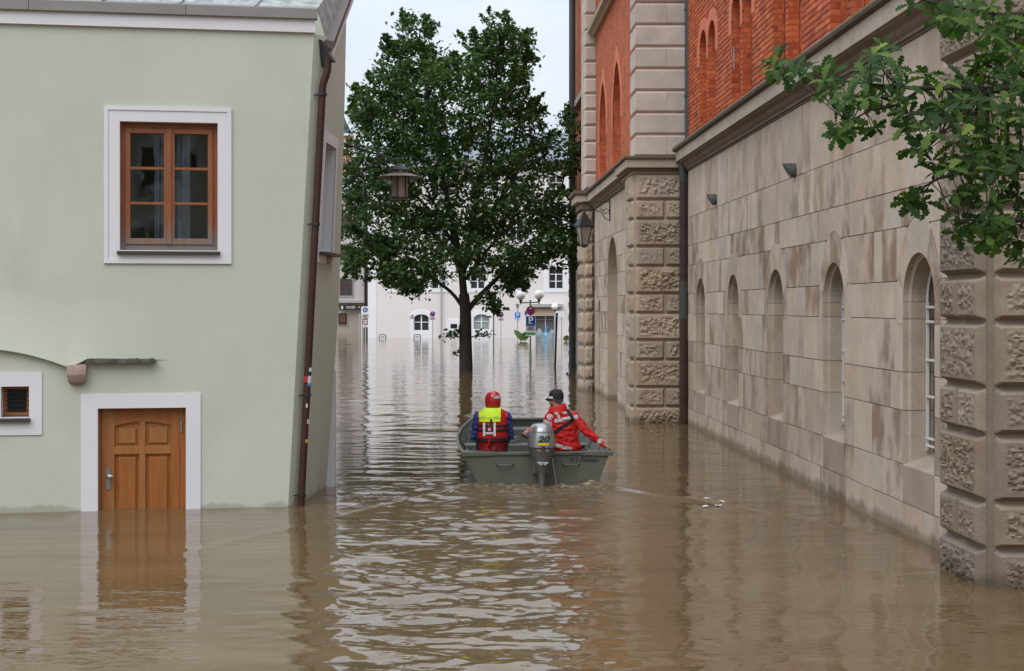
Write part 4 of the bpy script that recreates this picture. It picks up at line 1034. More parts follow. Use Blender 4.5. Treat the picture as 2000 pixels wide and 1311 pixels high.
# far pier of the bay
XC, YC = 3.8, 42.9
core = MB(); core.box(XC, 4.6, YC, 44.2, -1, 5.42); fp = core.build('far_bay_pier', m_rustic, bld)
TS3 = lambda u, z, d=0.0: Vector((XC - d, u, z)); TF3 = lambda u, z, d=0.0: Vector((u, YC - d, z))
for i, (a, b) in enumerate(zip(RC, RC[1:])):
    rustic(TF3, XC + .02, XW - .01, a + .02, b - .02, m_rustic, fp, seed=i + 241, step=.045, mar=.06, bulge=.1, rough=.04, cz=.07); rustic(TS3, YC + .03, YC + 1.1, a + .02, b - .02, m_rustic, fp, seed=i + 261, step=.06, mar=.06, bulge=.1, rough=.04, cz=.07)
sh = MB(); sh.box(XC + .08, 4.6, YC + .05, 44.2, 5.9, 13.2); fs = sh.build('far_bay_shaft', m_mortar, bld)
z = 6.02
while z < 12.9:
    mb = MB(); mb.tcham(lambda u, z, d: Vector((u, YC + .04 - d, z)), XC + .02, XW + .1, z + .008, z + .47, -1.0, .05, .06); mb.build('quoin_block', m_quoin, fs); z += 0.478
cs = MB(); cs.box(XC - .25, 4.5, YC - .2, 44.4, 5.62, 5.84); cs.build('cornice_band', m_corn, fp, bevel=.02); cs = MB(); cs.box(XC - .32, 4.5, YC - .26, 44.45, 5.843, 5.98); cs.build('coping_roll', m_lich, fp, bevel=.03); cs = MB(); cs.box(XC - .12, 4.5, YC - .1, 44.4, 5.42, 5.617); cs.build('cornice_moulding', m_cornd, fp, bevel=.02)
# far wing up to the square
XF = 5.0
fw = MB(); fw.poly([(XF, 44, 5.9), (XF, 60, 5.9), (XF, 60, 16.6), (XF, 44, 16.6)]); fwall = fw.build('far_brick_wall', m_brickx, bld, recalc=False)
fw = MB(); fw.box(XF - .03, 6.5, 44.1, 60, -1, 5.5); fws = fw.build('far_stone_wall', m_ashlar, bld)
cornice_run(lambda u, z, d=0.0: Vector((XF - .03 - d, u, z)), 44.3, 60.2, fws, step=2.0, k=.8)
sc_ = MB(); sc_.box(XF - .2, XF + .1, 44, 60.2, 10.65, 10.9); sc_.build('string_course', m_corn, fwall)
for yc in (57.6, 56.3, 52.6, 51.3):
    for z0 in (6.3, 8.1 + .0, 11.4):
        zt = {6.3: 6.9, 8.1: 9.6, 11.4: 13.4}[z0]; n = 10; hw = .45
        r = MB(); o = [(yc + hw, z0)] + [(yc + hw * math.cos(math.pi * i / n), zt + hw * 1.3 * math.sin(math.pi * i / n)) for i in range(n + 1)] + [(yc - hw, z0)]
        r.poly([(XF - .012, u, z) for u, z in o]); r.build('blind_lancet', M('shadowed_brick', (0.20, 0.045, 0.02), 0.9, 0.2, 6) if False else m_bricky, fwall, recalc=False)
pe = MB(); pe.box(4.92, 7.5, 59.6, 61.2, -1, 16.6); fe = pe.build('far_end_pier', m_rustic, bld)
for i, (a, b) in enumerate(zip(RC, RC[1:])):
    TS4 = lambda u, z, d=0.0: Vector((4.92 - d, u, z)); rustic(TS4, 59.6, 61.2, a + .02, b - .02, m_rustic, fe, seed=i + 281, step=.1, mar=.08, bulge=.16, rough=.04, cz=.1)
z = 6.1
while z < 16.0:
    mb = MB(); mb.tcham(lambda u, z, d: Vector((4.92 - d, u, z)), 59.62, 61.15, z + .01, z + .47, -.1, .07, .06); mb.build('quoin_block', m_quoin, fe); z += .478
# body of the building behind its facades
bd = MB(); bd.box(5.6, 22, 14.2, 43.5, -1, 11.5); bd.box(5.6, 22, 43.6, 60.5, -1, 16.4); bd.build('building_body', m_mortar, bld)
rf = MB(); rf.hexa([(4.6, 12.4, 11.6), (23, 12.4, 11.6), (23, 31.1, 11.6), (4.6, 31.1, 11.6), (10, 16, 15), (18, 16, 15), (18, 31.1, 15), (10, 31.1, 15)]); rf.hexa([(3.6, 31.2, 13.2), (23, 31.2, 13.2), (23, 44.3, 13.2), (3.6, 44.3, 13.2), (9, 33, 16.2), (18, 33, 16.2), (18, 43, 16.2), (9, 43, 16.2)]); rf.hexa([(4.6, 44.35, 16.6), (23, 44.35, 16.6), (23, 61.6, 16.6), (4.6, 61.6, 16.6), (10, 47, 19.8), (18, 47, 19.8), (18, 59, 19.8), (10, 59, 19.8)]); rf.build('roof', m_roofm, bld)

# ---- pipes and stubs fixed to this building
def vpipe(path, r, mt, clips, name='downpipe'):
    mb = MB(); mb.tube(path, r, 14); o = mb.build(name, mt, bld, smooth=50)
    for c in clips:
        b = MB(); b.tube([Vector(c) + Vector((0, 0, -.02)), Vector(c) + Vector((0, 0, .02))], r * 1.14, 14); b.tube([c, Vector(c) + Vector((.2, 0.1, 0))], .012, 6); b.build('pipe_clip', mt, o, smooth=50)
    return o
yp = 30.85; xu, xl_ = PX(1346, yp), PX(1333.5, yp)
vpipe([(xu, yp, 11.5), (xu, yp, 5.98), (xu - .03, yp, 5.86), (xl_ - .02, yp - .12, 5.72), (xl_, yp - .12, 5.5), (xl_, yp - .12, 5.2)], .095, m_pipeg, [(xu, yp, 7.05), (xu, yp, 8.9)])
vpipe([(xl_, yp - .12, 5.199), (xl_, yp - .12, -.8)], .092, m_piper, [(xl_, yp - .12, z) for z in (4.3, 3.2, 0.55)])
vpipe([(xl_, yp - .12, 2.25), (xl_, yp - .12, 3.05)], .098, m_pipeg, [], 'pipe_sleeve')
vpipe([(PX(1343.5, yp), yp - .02, 0.9), (PX(1343.5, yp), yp - .02, -.6)], .028, m_grey, [], 'conduit')
vpipe([(XM - .09, 13.93, 5.6), (XM - .09, 13.93, -.8)], .06, m_pipeg, [(XM - .09, 13.93, z) for z in (1.2, 2.6, 4.1)])
vpipe([(XF - .28, 58.6, 16.5), (XF - .28, 58.6, -.8)], .13, m_pipeg, [])
vpipe([PX(1131, 52) * Vector((1, 0, 0)) + Vector((0, 52, PZ(556, 52))), PX(1131, 52) * Vector((1, 0, 0)) + Vector((0, 52, -.8))], .07, m_grey, [], 'conduit')
for px, py in ((1548, 333), (1393, 390)):
    Yv = FPX * XM / (px + 6 - CX); c = Vector((XM, Yv, PZ(py, Yv))); mb = MB()
    n = 16; rings = []
    for dd in (0.02, -.06, None):
        ring = []
        for k in range(n):
            a = 2 * math.pi * k / n; q = -.13 - .06 * math.sin(a) if dd is None else dd
            ring.append(c + Vector((q, .085 * math.cos(a), .105 * math.sin(a) )))
        rings.append(ring)
    mb.loft(rings, 0, False); mb.loft([[c + (p - c) * 1.0 for p in rings[2]], [c + Vector(((p - c).x + .1, (p - c).y * .8, (p - c).z * .8)) for p in rings[2]]], 0, True); mb.build('vent_stub', m_stub, bld, smooth=50, recalc=False)
# ================================================================== the far side of the square
m_fw = M('cream_facade', (0.80, 0.745, 0.71), 0.9, 0.05, 0.4); m_fwhite = M('white_trim', (0.86, 0.85, 0.86), 0.85, 0.03)
m_slate = M('grey_roof_slate', (0.22, 0.24, 0.26), 0.7, 0.15, 0.8)
m_fpane = M('far_window_glass', (0.045, 0.05, 0.055), 0.08, 0.3, 0.6)
m_fcur = M('far_curtain', (0.33, 0.38, 0.36), 0.8, 0.2, 3, stretch=(6, 1, 1))
m_beige = M('beige_facade', (0.40, 0.355, 0.30), 0.9, 0.08, 0.5); m_pinkw = M('pale_pink_facade', (0.56, 0.51, 0.50), 0.9, 0.06, 0.5)
m_brownw = M('brown_window_wood', (0.16, 0.06, 0.022), 0.6, 0.2, 3)
m_pole = M('grey_green_pole', (0.165, 0.205, 0.185), 0.5, 0.15, 3, metal=0.2)
m_globe, t_, b_ = shader('opal_globe'); b_.inputs['Base Color'].default_value = (0.85, 0.83, 0.84, 1); b_.inputs['Roughness'].default_value = 0.25
m_sblue = M('sign_blue', (0.01, 0.075, 0.30), 0.4, 0.05); m_sblue2 = M('sign_light_blue', (0.02, 0.22, 0.62), 0.4, 0.05); m_sred = M('sign_red', (0.36, 0.012, 0.022), 0.4, 0.05); m_swhite = M('sign_white', (0.75, 0.75, 0.76), 0.45, 0.04); m_sgrey = M('sign_grey', (0.42, 0.41, 0.40), 0.5, 0.05); m_sgreen = M('sign_green', (0.05, 0.32, 0.09), 0.45, 0.05); m_svio = M('sign_violet_blue', (0.055, 0.05, 0.27), 0.4, 0.05); m_ink = M('sign_ink', (0.03, 0.03, 0.035), 0.6, 0)

YF = 116.7
fb = thing('white_town_house', P(920, 660, YF), 'long white town house with grey roof across the flooded square', 'building')
def FX(px): return PX(px, YF)
def FZ(py): return PZ(py, YF)
def FT(u, z, d=0.0): return Vector((u, YF - d, z))
def facade():
    ups = [705, 780, 857, 933, 1009, 1086, 1163]
    holes = []
    for r_, (ya, yb) in enumerate(((522, 563), (428, 470), (344, 382))):
        for c in ups[1:]: holes.append((FX(c - 14), FX(c + 14), FZ(yb), FZ(ya), 'w'))
    holes += [(FX(808), FX(838), FZ(645), FZ(614), 'a'), (FX(925), FX(956), FZ(643), FZ(614), 'c'), (FX(880), FX(893), FZ(642), FZ(633), 's'), (FX(1046), FX(1086), -1.0, FZ(617), 'e')]
    xs = sorted({FX(719), FX(1230)} | {h[0] for h in holes} | {h[1] for h in holes}); zs = sorted({-1.0, FZ(318)} | {h[2] for h in holes} | {h[3] for h in holes})
    mb = MB()
    for a, b in zip(xs, xs[1:]):
        for c, e in zip(zs, zs[1:]):
            x, z = (a + b) / 2, (c + e) / 2
            if any(h[0] < x < h[1] and h[2] < z < h[3] for h in holes): continue
            mb.poly([FT(a, c), FT(b, c), FT(b, e), FT(a, e)])
    mb.poly([FT(FX(719), -1), FT(FX(719), FZ(318)), FT(FX(719), FZ(318), -14), FT(FX(719), -1, -14)])
    mb.build('facade', m_fw, fb, recalc=False)
    q = MB(); q.tbox(FT, FX(718.5), FX(735), -1, FZ(330), 0, .06); q.build('corner_strip', m_fwhite, fb)
    ev = MB(); ev.tbox(FT, FX(716), FX(1232), FZ(328), FZ(318), -.2, .5); ev.build('eaves_cornice', m_fwhite, fb)
    gt = MB(); gt.tbox(FT, FX(716), FX(1232), FZ(317.8), FZ(313), .3, .6); gt.build('gutter', m_slate, fb)
    rf = MB(); a, b = FX(714), FX(1234); rf.poly([FT(a, FZ(318), .5), FT(b, FZ(318), .5), FT(b, FZ(318) + 3.2, -6), FT(a + 4, FZ(318) + 3.2, -6)]); rf.poly([FT(a, FZ(318), .5), FT(a + 4, FZ(318) + 3.2, -6), FT(a, FZ(318), -13)]); rf.build('roof', m_slate, fb, recalc=False)
    for (x0, x1, z0, z1, k) in holes:
        s = .42 if k in 'w' else .3
        if k == 'e': continue
        f = MB(); zt = z1 + (.0 if k in 'ac' else .35); n = 12
        f.tbox(FT, x0 - s, x0, z0 - .35, zt, -.0, .05); f.tbox(FT, x1, x1 + s, z0 - .35, zt, 0, .05); f.tbox(FT, x0, x1, z0 - .35, z0, 0, .06)
        if k in 'ac':
            f.tbox(FT, x0 - s, x1 + s, -1, z0 - .35, 0, .05)
            arc = lambda rr, hh_: [((x0 + x1) / 2 - rr * math.cos(math.pi * i / n), z1 - .38 + hh_ * math.sin(math.pi * i / n)) for i in range(n + 1)]
            o_ = arc((x1 - x0) / 2 + s, .75); i_ = arc((x1 - x0) / 2, .38)
            for j in range(n): f.prism([FT(*p, 0.0) for p in (i_[j], i_[j + 1], o_[j + 1], o_[j])], Vector((0, -.05, 0)))
            for j in range(n): f.prism([FT(*p, -.02) for p in (i_[j], i_[j + 1], (i_[j + 1][0], z1 + .01), (i_[j][0], z1 + .01))], Vector((0, -.03, 0)))
        else: f.tbox(FT, x0, x1, z1, zt, 0, .05)
        wn = f.build('window', m_fwhite, fb)
        p_ = MB(); p_.tbox(FT, x0, x1, z0, z1, -.26, -.22); p_.build('pane', m_fcur if k == 'c' else m_fpane, wn)
        if k != 's':
            xm = (x0 + x1) / 2; b = MB(); b.tbox(FT, xm - .05, xm + .05, z0, z1, -.21, -.14); nb = 3 if k == 'w' else 2
            for j in range(1, nb): b.tbox(FT, x0, xm - .051, z0 + (z1 - z0) * j / nb - .03, z0 + (z1 - z0) * j / nb + .03, -.21, -.15); b.tbox(FT, xm + .051, x1, z0 + (z1 - z0) * j / nb - .03, z0 + (z1 - z0) * j / nb + .03, -.21, -.15)
            for e in (x0, x1 - .06): b.tbox(FT, e, e + .06, z0, z1, -.21, -.15)
            b.build('glazing_bars', m_fwhite, wn)
    # entrance
    e = MB(); e.tbox(FT, FX(1033), FX(1098), FZ(600), FZ(594), -.05, .6); e.tbox(FT, FX(1036), FX(1095), FZ(602), FZ(600.2), -.05, .4); en = e.build('entrance', m_sgrey, fb)
    l = MB(); l.tbox(FT, FX(1040), FX(1092), FZ(617), FZ(603), -.1, .15); l.build('entrance_lintel', M('sandstone_lintel', (0.58, 0.47, 0.36), 0.9, 0.1), en)
    p_ = MB(); p_.tbox(FT, FX(1044), FX(1088), -1, FZ(617), -.5, -.45); p_.build('glass_door', M('grey_door_glass', (0.16, 0.17, 0.17), 0.1, 0.3, 0.8), en)
    for px in (1046, 1065, 1083): b = MB(); b.tbox(FT, FX(px), FX(px + 1.3), -1, FZ(617.5), -.44, -.35); b.build('door_frame', m_fwhite if px == 1065 else m_sgrey, en)
    b = MB(); b.tbox(FT, FX(1046), FX(1086), FZ(625), FZ(624), -.44, -.37); b.build('door_transom', m_sgrey, en)
    dp = MB(); dp.tube([FT(FX(862), FZ(320), .2), FT(FX(862), -1, .2)], .07, 8); dp.build('downpipe', m_sgrey, fb, smooth=50)
    bx_ = MB(); bx_.tbox(FT, FX(1025), FX(1029), FZ(615), FZ(608), .02, .06); bx_.build('house_plaque', m_svio, fb)
facade()
# beige house in the side street
YH = 135.0
hb = thing('beige_corner_house', P(670, 655, YH), 'beige house with brown windows and black hanging sign at the side street', 'building')
def beige_house():
    T = lambda u, z, d=0.0: Vector((u, YH - d, z)); X_ = lambda px: PX(px, YH); Z_ = lambda py: PZ(py, YH)
    mb = MB(); mb.box(X_(560), X_(712), YH, YH + 10, -1, Z_(592)); mb.build('lower_wall', m_beige, hb)
    mb = MB(); mb.box(X_(560), X_(712), YH - .02, YH + 10, Z_(587), Z_(380)); mb.build('upper_wall', m_pinkw, hb)
    mb = MB(); mb.box(X_(560), X_(713), YH - .35, YH + 10, Z_(591.8), Z_(587.2)); mb.build('string_course', m_sgrey, hb)
    rf = MB(); rf.hexa([(X_(550), YH - .5, Z_(380)), (X_(714), YH - .5, Z_(380)), (X_(714), YH + 10, Z_(380)), (X_(550), YH + 10, Z_(380)), (X_(570), YH + 4, Z_(330)), (X_(700), YH + 4, Z_(330)), (X_(700), YH + 6, Z_(330)), (X_(570), YH + 6, Z_(330))]); rf.build('roof', m_slate, hb)
    for c in (676, 632):
        for (ya, yb) in ((545, 577), (478, 508), (420, 448)):
            f = MB(); f.tbox(T, X_(c - 15), X_(c + 15), Z_(yb + 4), Z_(ya - 4), .02, .1, 0); wn = f.build('window', m_sgrey, hb)
            p_ = MB(); p_.tbox(T, X_(c - 12), X_(c + 12), Z_(yb), Z_(ya), .1, .14); p_.build('pane', m_fpane, wn)
            b = MB()
            for u in (c - 12, c - 1, c + 10.5): b.tbox(T, X_(u), X_(u + 1.8), Z_(yb), Z_(ya), .14, .2)
            b.tbox(T, X_(c - 12), X_(c + 12), Z_((ya + yb) / 2 + .8), Z_((ya + yb) / 2 - .8), .141, .19); b.build('glazing_bars', m_brownw, wn)
    f = MB(); f.tbox(T, X_(659), X_(680), Z_(636), Z_(610), .0, .08); w2 = f.build('ground_window', m_sgrey, hb)
    p_ = MB(); p_.tbox(T, X_(661), X_(678), Z_(634), Z_(612), .08, .12); p_.build('shutter', m_dark, w2); p_ = MB(); p_.tbox(T, X_(664), X_(675), Z_(630), Z_(615), .12, .15); p_.build('pane', m_brownw, w2)
    for px in (713.5, 717): d = MB(); d.tube([T(X_(px), Z_(380), .3), T(X_(px), -1, .3)], .09, 8); d.build('downpipe', m_dark, hb, smooth=50)
    s = MB(); s.tbox(T, X_(663.5), X_(708), Z_(606), Z_(596), .4, .5); s.tube([T(X_(685.5), Z_(591), .45), T(X_(685.5), Z_(596), .45)], .05, 6); sg = s.build('hanging_sign', m_dark, hb)
    for (x0, x1, y0, y1) in ((667, 673, 597.5, 604.5), (677, 695, 598.2, 600.8), (677, 695, 602, 603.2), (700, 706, 599, 601)):
        for k in range(max(1, int((x1 - x0) / 2.2))):
            l = MB(); a = x0 + k * 2.2; l.tbox(T, X_(a), X_(a + 1.7), Z_(y1 - rnd.uniform(0, .5)), Z_(y0 + rnd.uniform(0, .7)), .5, .515); l.build('sign_mark', m_swhite, sg)
beige_house()
YT = 300.0
ct = thing('church_tower', P(664, 640, YT), 'pink baroque church tower with dark spire just right of the green house', 'tower')
def tower():
    c = P(663, 600, YT); w_ = PX(688, YT) - c.x; m_pk = M('pink_plaster', (0.55, 0.25, 0.205), 0.9, 0.08, 0.3); Z_ = lambda py: PZ(py, YT)
    mb = MB(); mb.box(c.x - w_, c.x + w_, YT - w_, YT + w_, -1, Z_(266)); mb.build('shaft', m_pk, ct)
    for y0, y1, k in ((268, 264, 1.12), (276, 274, 1.05), (330, 325, 1.08)):
        b = MB(); b.box(c.x - w_ * k, c.x + w_ * k, YT - w_ * k, YT + w_ * k, Z_(y0), Z_(y1)); b.build('tower_cornice', m_fwhite if k > 1.06 else m_pk, ct)
    sp = MB(); sp.lathe((c.x, YT, Z_(264)), [(w_ * 1.25, 0), (w_ * .95, 1.0), (w_ * .62, 2.4), (w_ * .35, 4.2), (w_ * .2, 6.5), (.05, 9.5)], 8, ang0=math.pi / 8); sp.build('spire', M('dark_spire_sheet', (0.06, 0.08, 0.085), 0.6, 0.1), ct)
    n = 10; cx_ = PX(679.5, YT)
    for (y0, y1, hw) in ((306, 297, .45),):
        o = [(cx_ + hw, Z_(y0))] + [(cx_ + hw * math.cos(math.pi * i / n), Z_(y1) + hw * math.sin(math.pi * i / n)) for i in range(n + 1)] + [(cx_ - hw, Z_(y0))]
        a = MB(); a.prism([Vector((u, YT - w_ - .05, z)) for u, z in o], Vector((0, .06, 0))); a.build('belfry_opening', m_black, ct)
        o2 = [(u + (u - cx_) * .5, z + (.4 if z > Z_(y1) else 0)) for u, z in o]
        a = MB(); a.prism([Vector((u, YT - w_ - .02, z)) for u, z in o2], Vector((0, .03, 0))); a.build('belfry_surround', m_fwhite, ct)
    k = MB(); k.tube([(cx_, YT - w_ - .12, Z_(283)), (cx_, YT - w_ + .02, Z_(283))], .85, 20); k.build('clock_face', m_sgrey, ct)
tower()

# ------------------------------------------------------------------ signs and lamps standing in the water
def disc(c, r, mt, parent, name, d=.015, n=24):
    b = MB(); b.tube([Vector(c), Vector(c) + Vector((0, -d, 0))], r, n); return b.build(name, mt, parent)
def plate(c, w_, h, mt, parent, name, d=.015):
    b = MB(); b.box(c[0] - w_ / 2, c[0] + w_ / 2, c[1] - d, c[1], c[2] - h / 2, c[2] + h / 2); return b.build(name, mt, parent)
def barm(c, w_, h, ang, mt, parent, name, d=.006):
    b = MB(); ca, sa = math.cos(ang), math.sin(ang); q = [Vector((c[0] + x * ca - z * sa, c[1], c[2] + x * sa + z * ca)) for x, z in ((-w_ / 2, -h / 2), (w_ / 2, -h / 2), (w_ / 2, h / 2), (-w_ / 2, h / 2))]
    b.prism(q, Vector((0, -d, 0))); return b.build(name, mt, parent)
def arrow(c, s, mt, parent, dirx):
    b = MB(); x, y, z = c; pts = [(-.5, .12), (0, .12), (0, .34), (.5, 0), (0, -.34), (0, -.12), (-.5, -.12)]
    b.prism([Vector((x + dirx * p * s, y, z + q * s)) for p, q in pts], Vector((0, -.006, 0))); b.build('arrow', mt, parent)
def no_stopping(c, r, parent, cross, dirx=None):
    s = disc(c, r, m_sred, parent, 'round_sign'); y = c[1]
    disc((c[0], y - .016, c[2]), r * .80, m_svio, s, 'blue_field', .004)
    barm((c[0], y - .021, c[2]), r * 1.62, r * .22, R(-45), m_sred, s, 'red_bar')
    if cross: barm((c[0], y - .0285, c[2]), r * 1.62, r * .22, R(45), m_sred, s, 'red_bar')
    if dirx: arrow((c[0], y - .036, c[2] + r * .48), r * .55, m_swhite, s, dirx)
    return s
def lines(c, w_, n, h, parent, y):
    for k in range(n):
        ww = w_ * rnd.uniform(.55, .95); plate((c[0], y, c[2] + h * (n - 1) / 2 - k * h), ww, h * .45, m_ink, parent, 'print_line', .003)
# twin-globe lamp with the signs, nearest of them
YS = 68.0
lp = thing('street_lamp', P(1036, 703, YS), 'green lamp post with two white globes carrying red no-stopping and blue parking signs', 'lamp post')
def globe(c, r, parent):
    g = MB(); g.sphere(c, r, 24, 16); go = g.build('globe', m_globe, parent, smooth=60); b = MB(); b.lathe((c[0], c[1], c[2] - r - .05), [(.05, -.06), (.075, 0), (.07, .08)], 12); b.build('globe_socket', m_dark, go, smooth=40)
def near_lamp():
    x = PX(1036, YS); Z_ = lambda py: PZ(py, YS)
    p = MB(); p.tube([(x, YS + .06, -.8), (x, YS + .06, Z_(586))], .038, 12); p.build('pole', m_pole, lp, smooth=50)
    b = MB(); b.tube([(x, YS + .06, -.8), (x, YS + .06, Z_(686)), (x, YS + .06, Z_(684.5))], [.065, .065, .042], 12); b.build('base_sleeve', m_pole, lp, smooth=40)
    b = MB(); b.tube([(PX(1016, YS), YS + .06, Z_(591.5)), (PX(1054, YS), YS + .06, Z_(590.5))], .034, 10)
    for px in (1017, 1053): b.tube([(PX(px, YS), YS + .06, Z_(595)), (PX(px, YS), YS + .06, Z_(586.5))], .03, 10)
    b.build('crossbar', m_pole, lp, smooth=40)
    globe((PX(1017, YS), YS + .06, Z_(577)), .225, lp); globe((PX(1053, YS), YS + .06, Z_(576)), .225, lp)
    no_stopping((x + .01, YS, Z_(607)), .215, lp, True, -1)
    s = plate((x + .01, YS, Z_(627.2)), .45, .46, m_sblue, lp, 'parking_sign'); lettering('P', .46, m_swhite, s, (x + .01, YS - .018, Z_(626.5)), bold=.006); arrow((x + .05, YS - .017, Z_(632)), .10, m_swhite, s, 1)
    s = plate((x + .01, YS, Z_(641.5)), .45, .24, m_sgrey, lp, 'notice_plate'); lines((x + .01, 0, Z_(641.5)), .3, 3, .065, s, YS - .016)
    s = plate((x + .01, YS, Z_(651.5)), .45, .24, m_swhite, lp, 'green_notice'); plate((x + .01, YS - .016, Z_(651.8)), .43, .11, m_sgreen, s, 'green_band', .004)
near_lamp()
def small_no_stop(px, py, label):
    Y = 110.0; x = PX(px, Y); Z_ = lambda q: PZ(q, Y)
    t = thing('no_stopping_sign', (x, Y, 0), label, 'road sign', 'no-stopping signs in front of the town house')
    p = MB(); p.tube([(x, Y + .05, -1), (x, Y + .05, Z_(py - 5))], .035, 8); p.build('pole', m_sgrey, t, smooth=50)
    no_stopping((x, Y, Z_(py)), .205, t, False, 1); s = plate((x, Y, Z_(py + 9)), .42, .2, m_sgrey, t, 'notice_plate'); lines((x, 0, Z_(py + 9)), .3, 2, .07, s, Y - .016)
small_no_stop(845, 613.5, 'round red and violet no-stopping sign left of the tree trunk'); small_no_stop(978.5, 615, 'round red and violet no-stopping sign right of the tree trunk')
def p_lantern():
    Y = 108.0; x = PX(1011, Y); Z_ = lambda q: PZ(q, Y)
    t = thing('lantern_post', (x, Y, 0), 'small lantern post with a light blue parking sign beside the plants', 'lamp post')
    p = MB(); p.tube([(x, Y, -1), (x, Y, Z_(603))], .045, 10); p.build('pole', m_sgrey, t, smooth=50)
    l = MB(); l.lathe((x, Y, Z_(603)), [(.06, 0), (.11, .1), (.11, .3), (.30, .33), (.12, .40), (.12, .46), (.03, .5)], 12); l.build('lantern_head', m_sgrey, t, smooth=30)
    s = plate((x, Y - .06, Z_(616)), .42, .44, m_sblue2, t, 'parking_sign'); lettering('P', .40, m_swhite, s, (x, Y - .078, Z_(615.5)), bold=.006)
    s = plate((x, Y - .06, Z_(624.5)), .42, .2, m_swhite, t, 'notice_plate'); lines((x, 0, Z_(624.5)), .3, 2, .07, s, Y - .076)
p_lantern()
def far_globes(pxs, py, Y, label, ppx, bottom):
    t = thing('globe_lamp', (PX(ppx, Y), Y, 0), label, 'street lamp')
    p = MB(); p.tube([(PX(ppx, Y), Y, -1), (PX(ppx, Y), Y, PZ(py + 8, Y))], .055, 10)
    if len(pxs) > 1: p.tube([(PX(pxs[0], Y), Y, PZ(py + 8, Y)), (PX(pxs[1], Y), Y, PZ(py + 8, Y))], .04, 8)
    p.build('pole', m_pole if len(pxs) > 1 else m_sgrey, t, smooth=50)
    for k, px in enumerate(pxs): globe((PX(px, Y), Y + .3 * k, PZ(py, Y)), .235, t)
far_globes((958.5, 967.5), 598, 100.0, 'twin white globe lamp close to the right of the tree trunk', 964, 664)
far_globes((1083.5,), 599.5, 98.0, 'single white globe lamp in front of the town house entrance', 1083.5, 672)
YB_ = 59.3
lpole = thing('leaning_pole', P(1084, 718, YB_), 'black bollard pole leaning out of the water', 'pole')
p_ = MB(); p_.tube([P(1082.5, 760, YB_), P(1087.8, 614, YB_)], .042, 10); p_.build('shaft', m_dark, lpole, smooth=50); p_ = MB(); p_.tube([P(1087.75, 615, YB_), P(1087.9, 611.5, YB_)], [.055, .045], 10); p_.build('cap', m_black, lpole, smooth=50)
wb = thing('white_box_sign', P(1093, 614, 112), 'white box sign hanging beside the entrance', 'sign'); plate(P(1093, 614, 112), .75, .5, m_swhite, wb, 'panel', .12)
b = MB(); b.tube([P(1097, 620, 112) + Vector((0, .05, 0)), P(1097, 700, 112) + Vector((0, .05, 0))], .04, 8); b.build('pole', m_sgrey, wb, smooth=50)
def ped_sign():
    Y = 112.0; x = PX(713.5, Y); Z_ = lambda q: PZ(q, Y)
    t = thing('pedestrian_zone_sign', (x, Y, 0), 'post with blue pedestrian zone sign above a red ringed vehicle sign', 'road sign')
    for px, mt in ((706.3, m_swhite), (714, m_sgrey)): p = MB(); p.tube([(PX(px, Y), Y + .08, -1), (PX(px, Y), Y + .08, Z_(601))], .05, 8); p.build('pole', mt, t, smooth=50)
    s = plate((x, Y, Z_(606.5)), .56, .62, m_swhite, t, 'zone_plate'); disc((x, Y - .017, Z_(605.5)), .2, m_sblue, s, 'blue_disc', .004)
    for dx, hgt in ((-.05, .2), (.06, .14)): b = MB(); b.capsule((x + dx, Y - .025, Z_(605.5) - hgt / 2), (x + dx, Y - .025, Z_(605.5) + hgt / 2 - .03), .03, .025, 8); b.build('walking_figure', m_swhite, s)
    s = plate((x, Y, Z_(618.5)), .52, .32, m_sgrey, t, 'notice_plate'); lines((x, 0, Z_(618.5)), .4, 3, .09, s, Y - .016)
    s = disc((x, Y, Z_(628.5)), .22, m_sred, t, 'round_sign'); disc((x, Y - .016, Z_(628.5)), .15, m_swhite, s, 'white_field', .004); plate((x, Y - .021, Z_(628)), .18, .08, m_ink, s, 'vehicle_mark', .004)
    s = plate((x, Y, Z_(637)), .38, .2, m_swhite, t, 'notice_plate'); lines((x, 0, Z_(637)), .28, 1, .1, s, Y - .016)
    p = MB(); p.tube([(PX(702, Y), Y, -1), (PX(702, Y), Y, Z_(612))], .045, 8); o = p.build('flag_pole', m_sgrey, None, smooth=50); tag(o, 'thin grey pole left of the pedestrian zone sign', 'pole')
ped_sign()
for px, lab in ((747, 'white notice frame barely above water near the white house corner'), (815, 'white notice frame barely above water below the arched window')):
    Y = 113.0; t = thing('notice_board', (PX(px, Y), Y, 0), lab, 'notice board', 'notice boards at the waterline')
    b = MB(); w_ = .26; b.tube([(PX(px, Y) - w_, Y, -1), (PX(px, Y) - w_, Y, .26), (PX(px, Y) - w_ + .06, Y, .33), (PX(px, Y) + w_ - .06, Y, .33), (PX(px, Y) + w_, Y, .26), (PX(px, Y) + w_, Y, -1)], .03, 8); b.build('frame', m_dark, t, smooth=50)
    s = plate((PX(px, Y), Y + .01, .0), .46, .56, m_swhite, t, 'panel'); plate((PX(px, Y), Y - .006, .14), .3, .06, m_ink, s, 'print_line', .004)
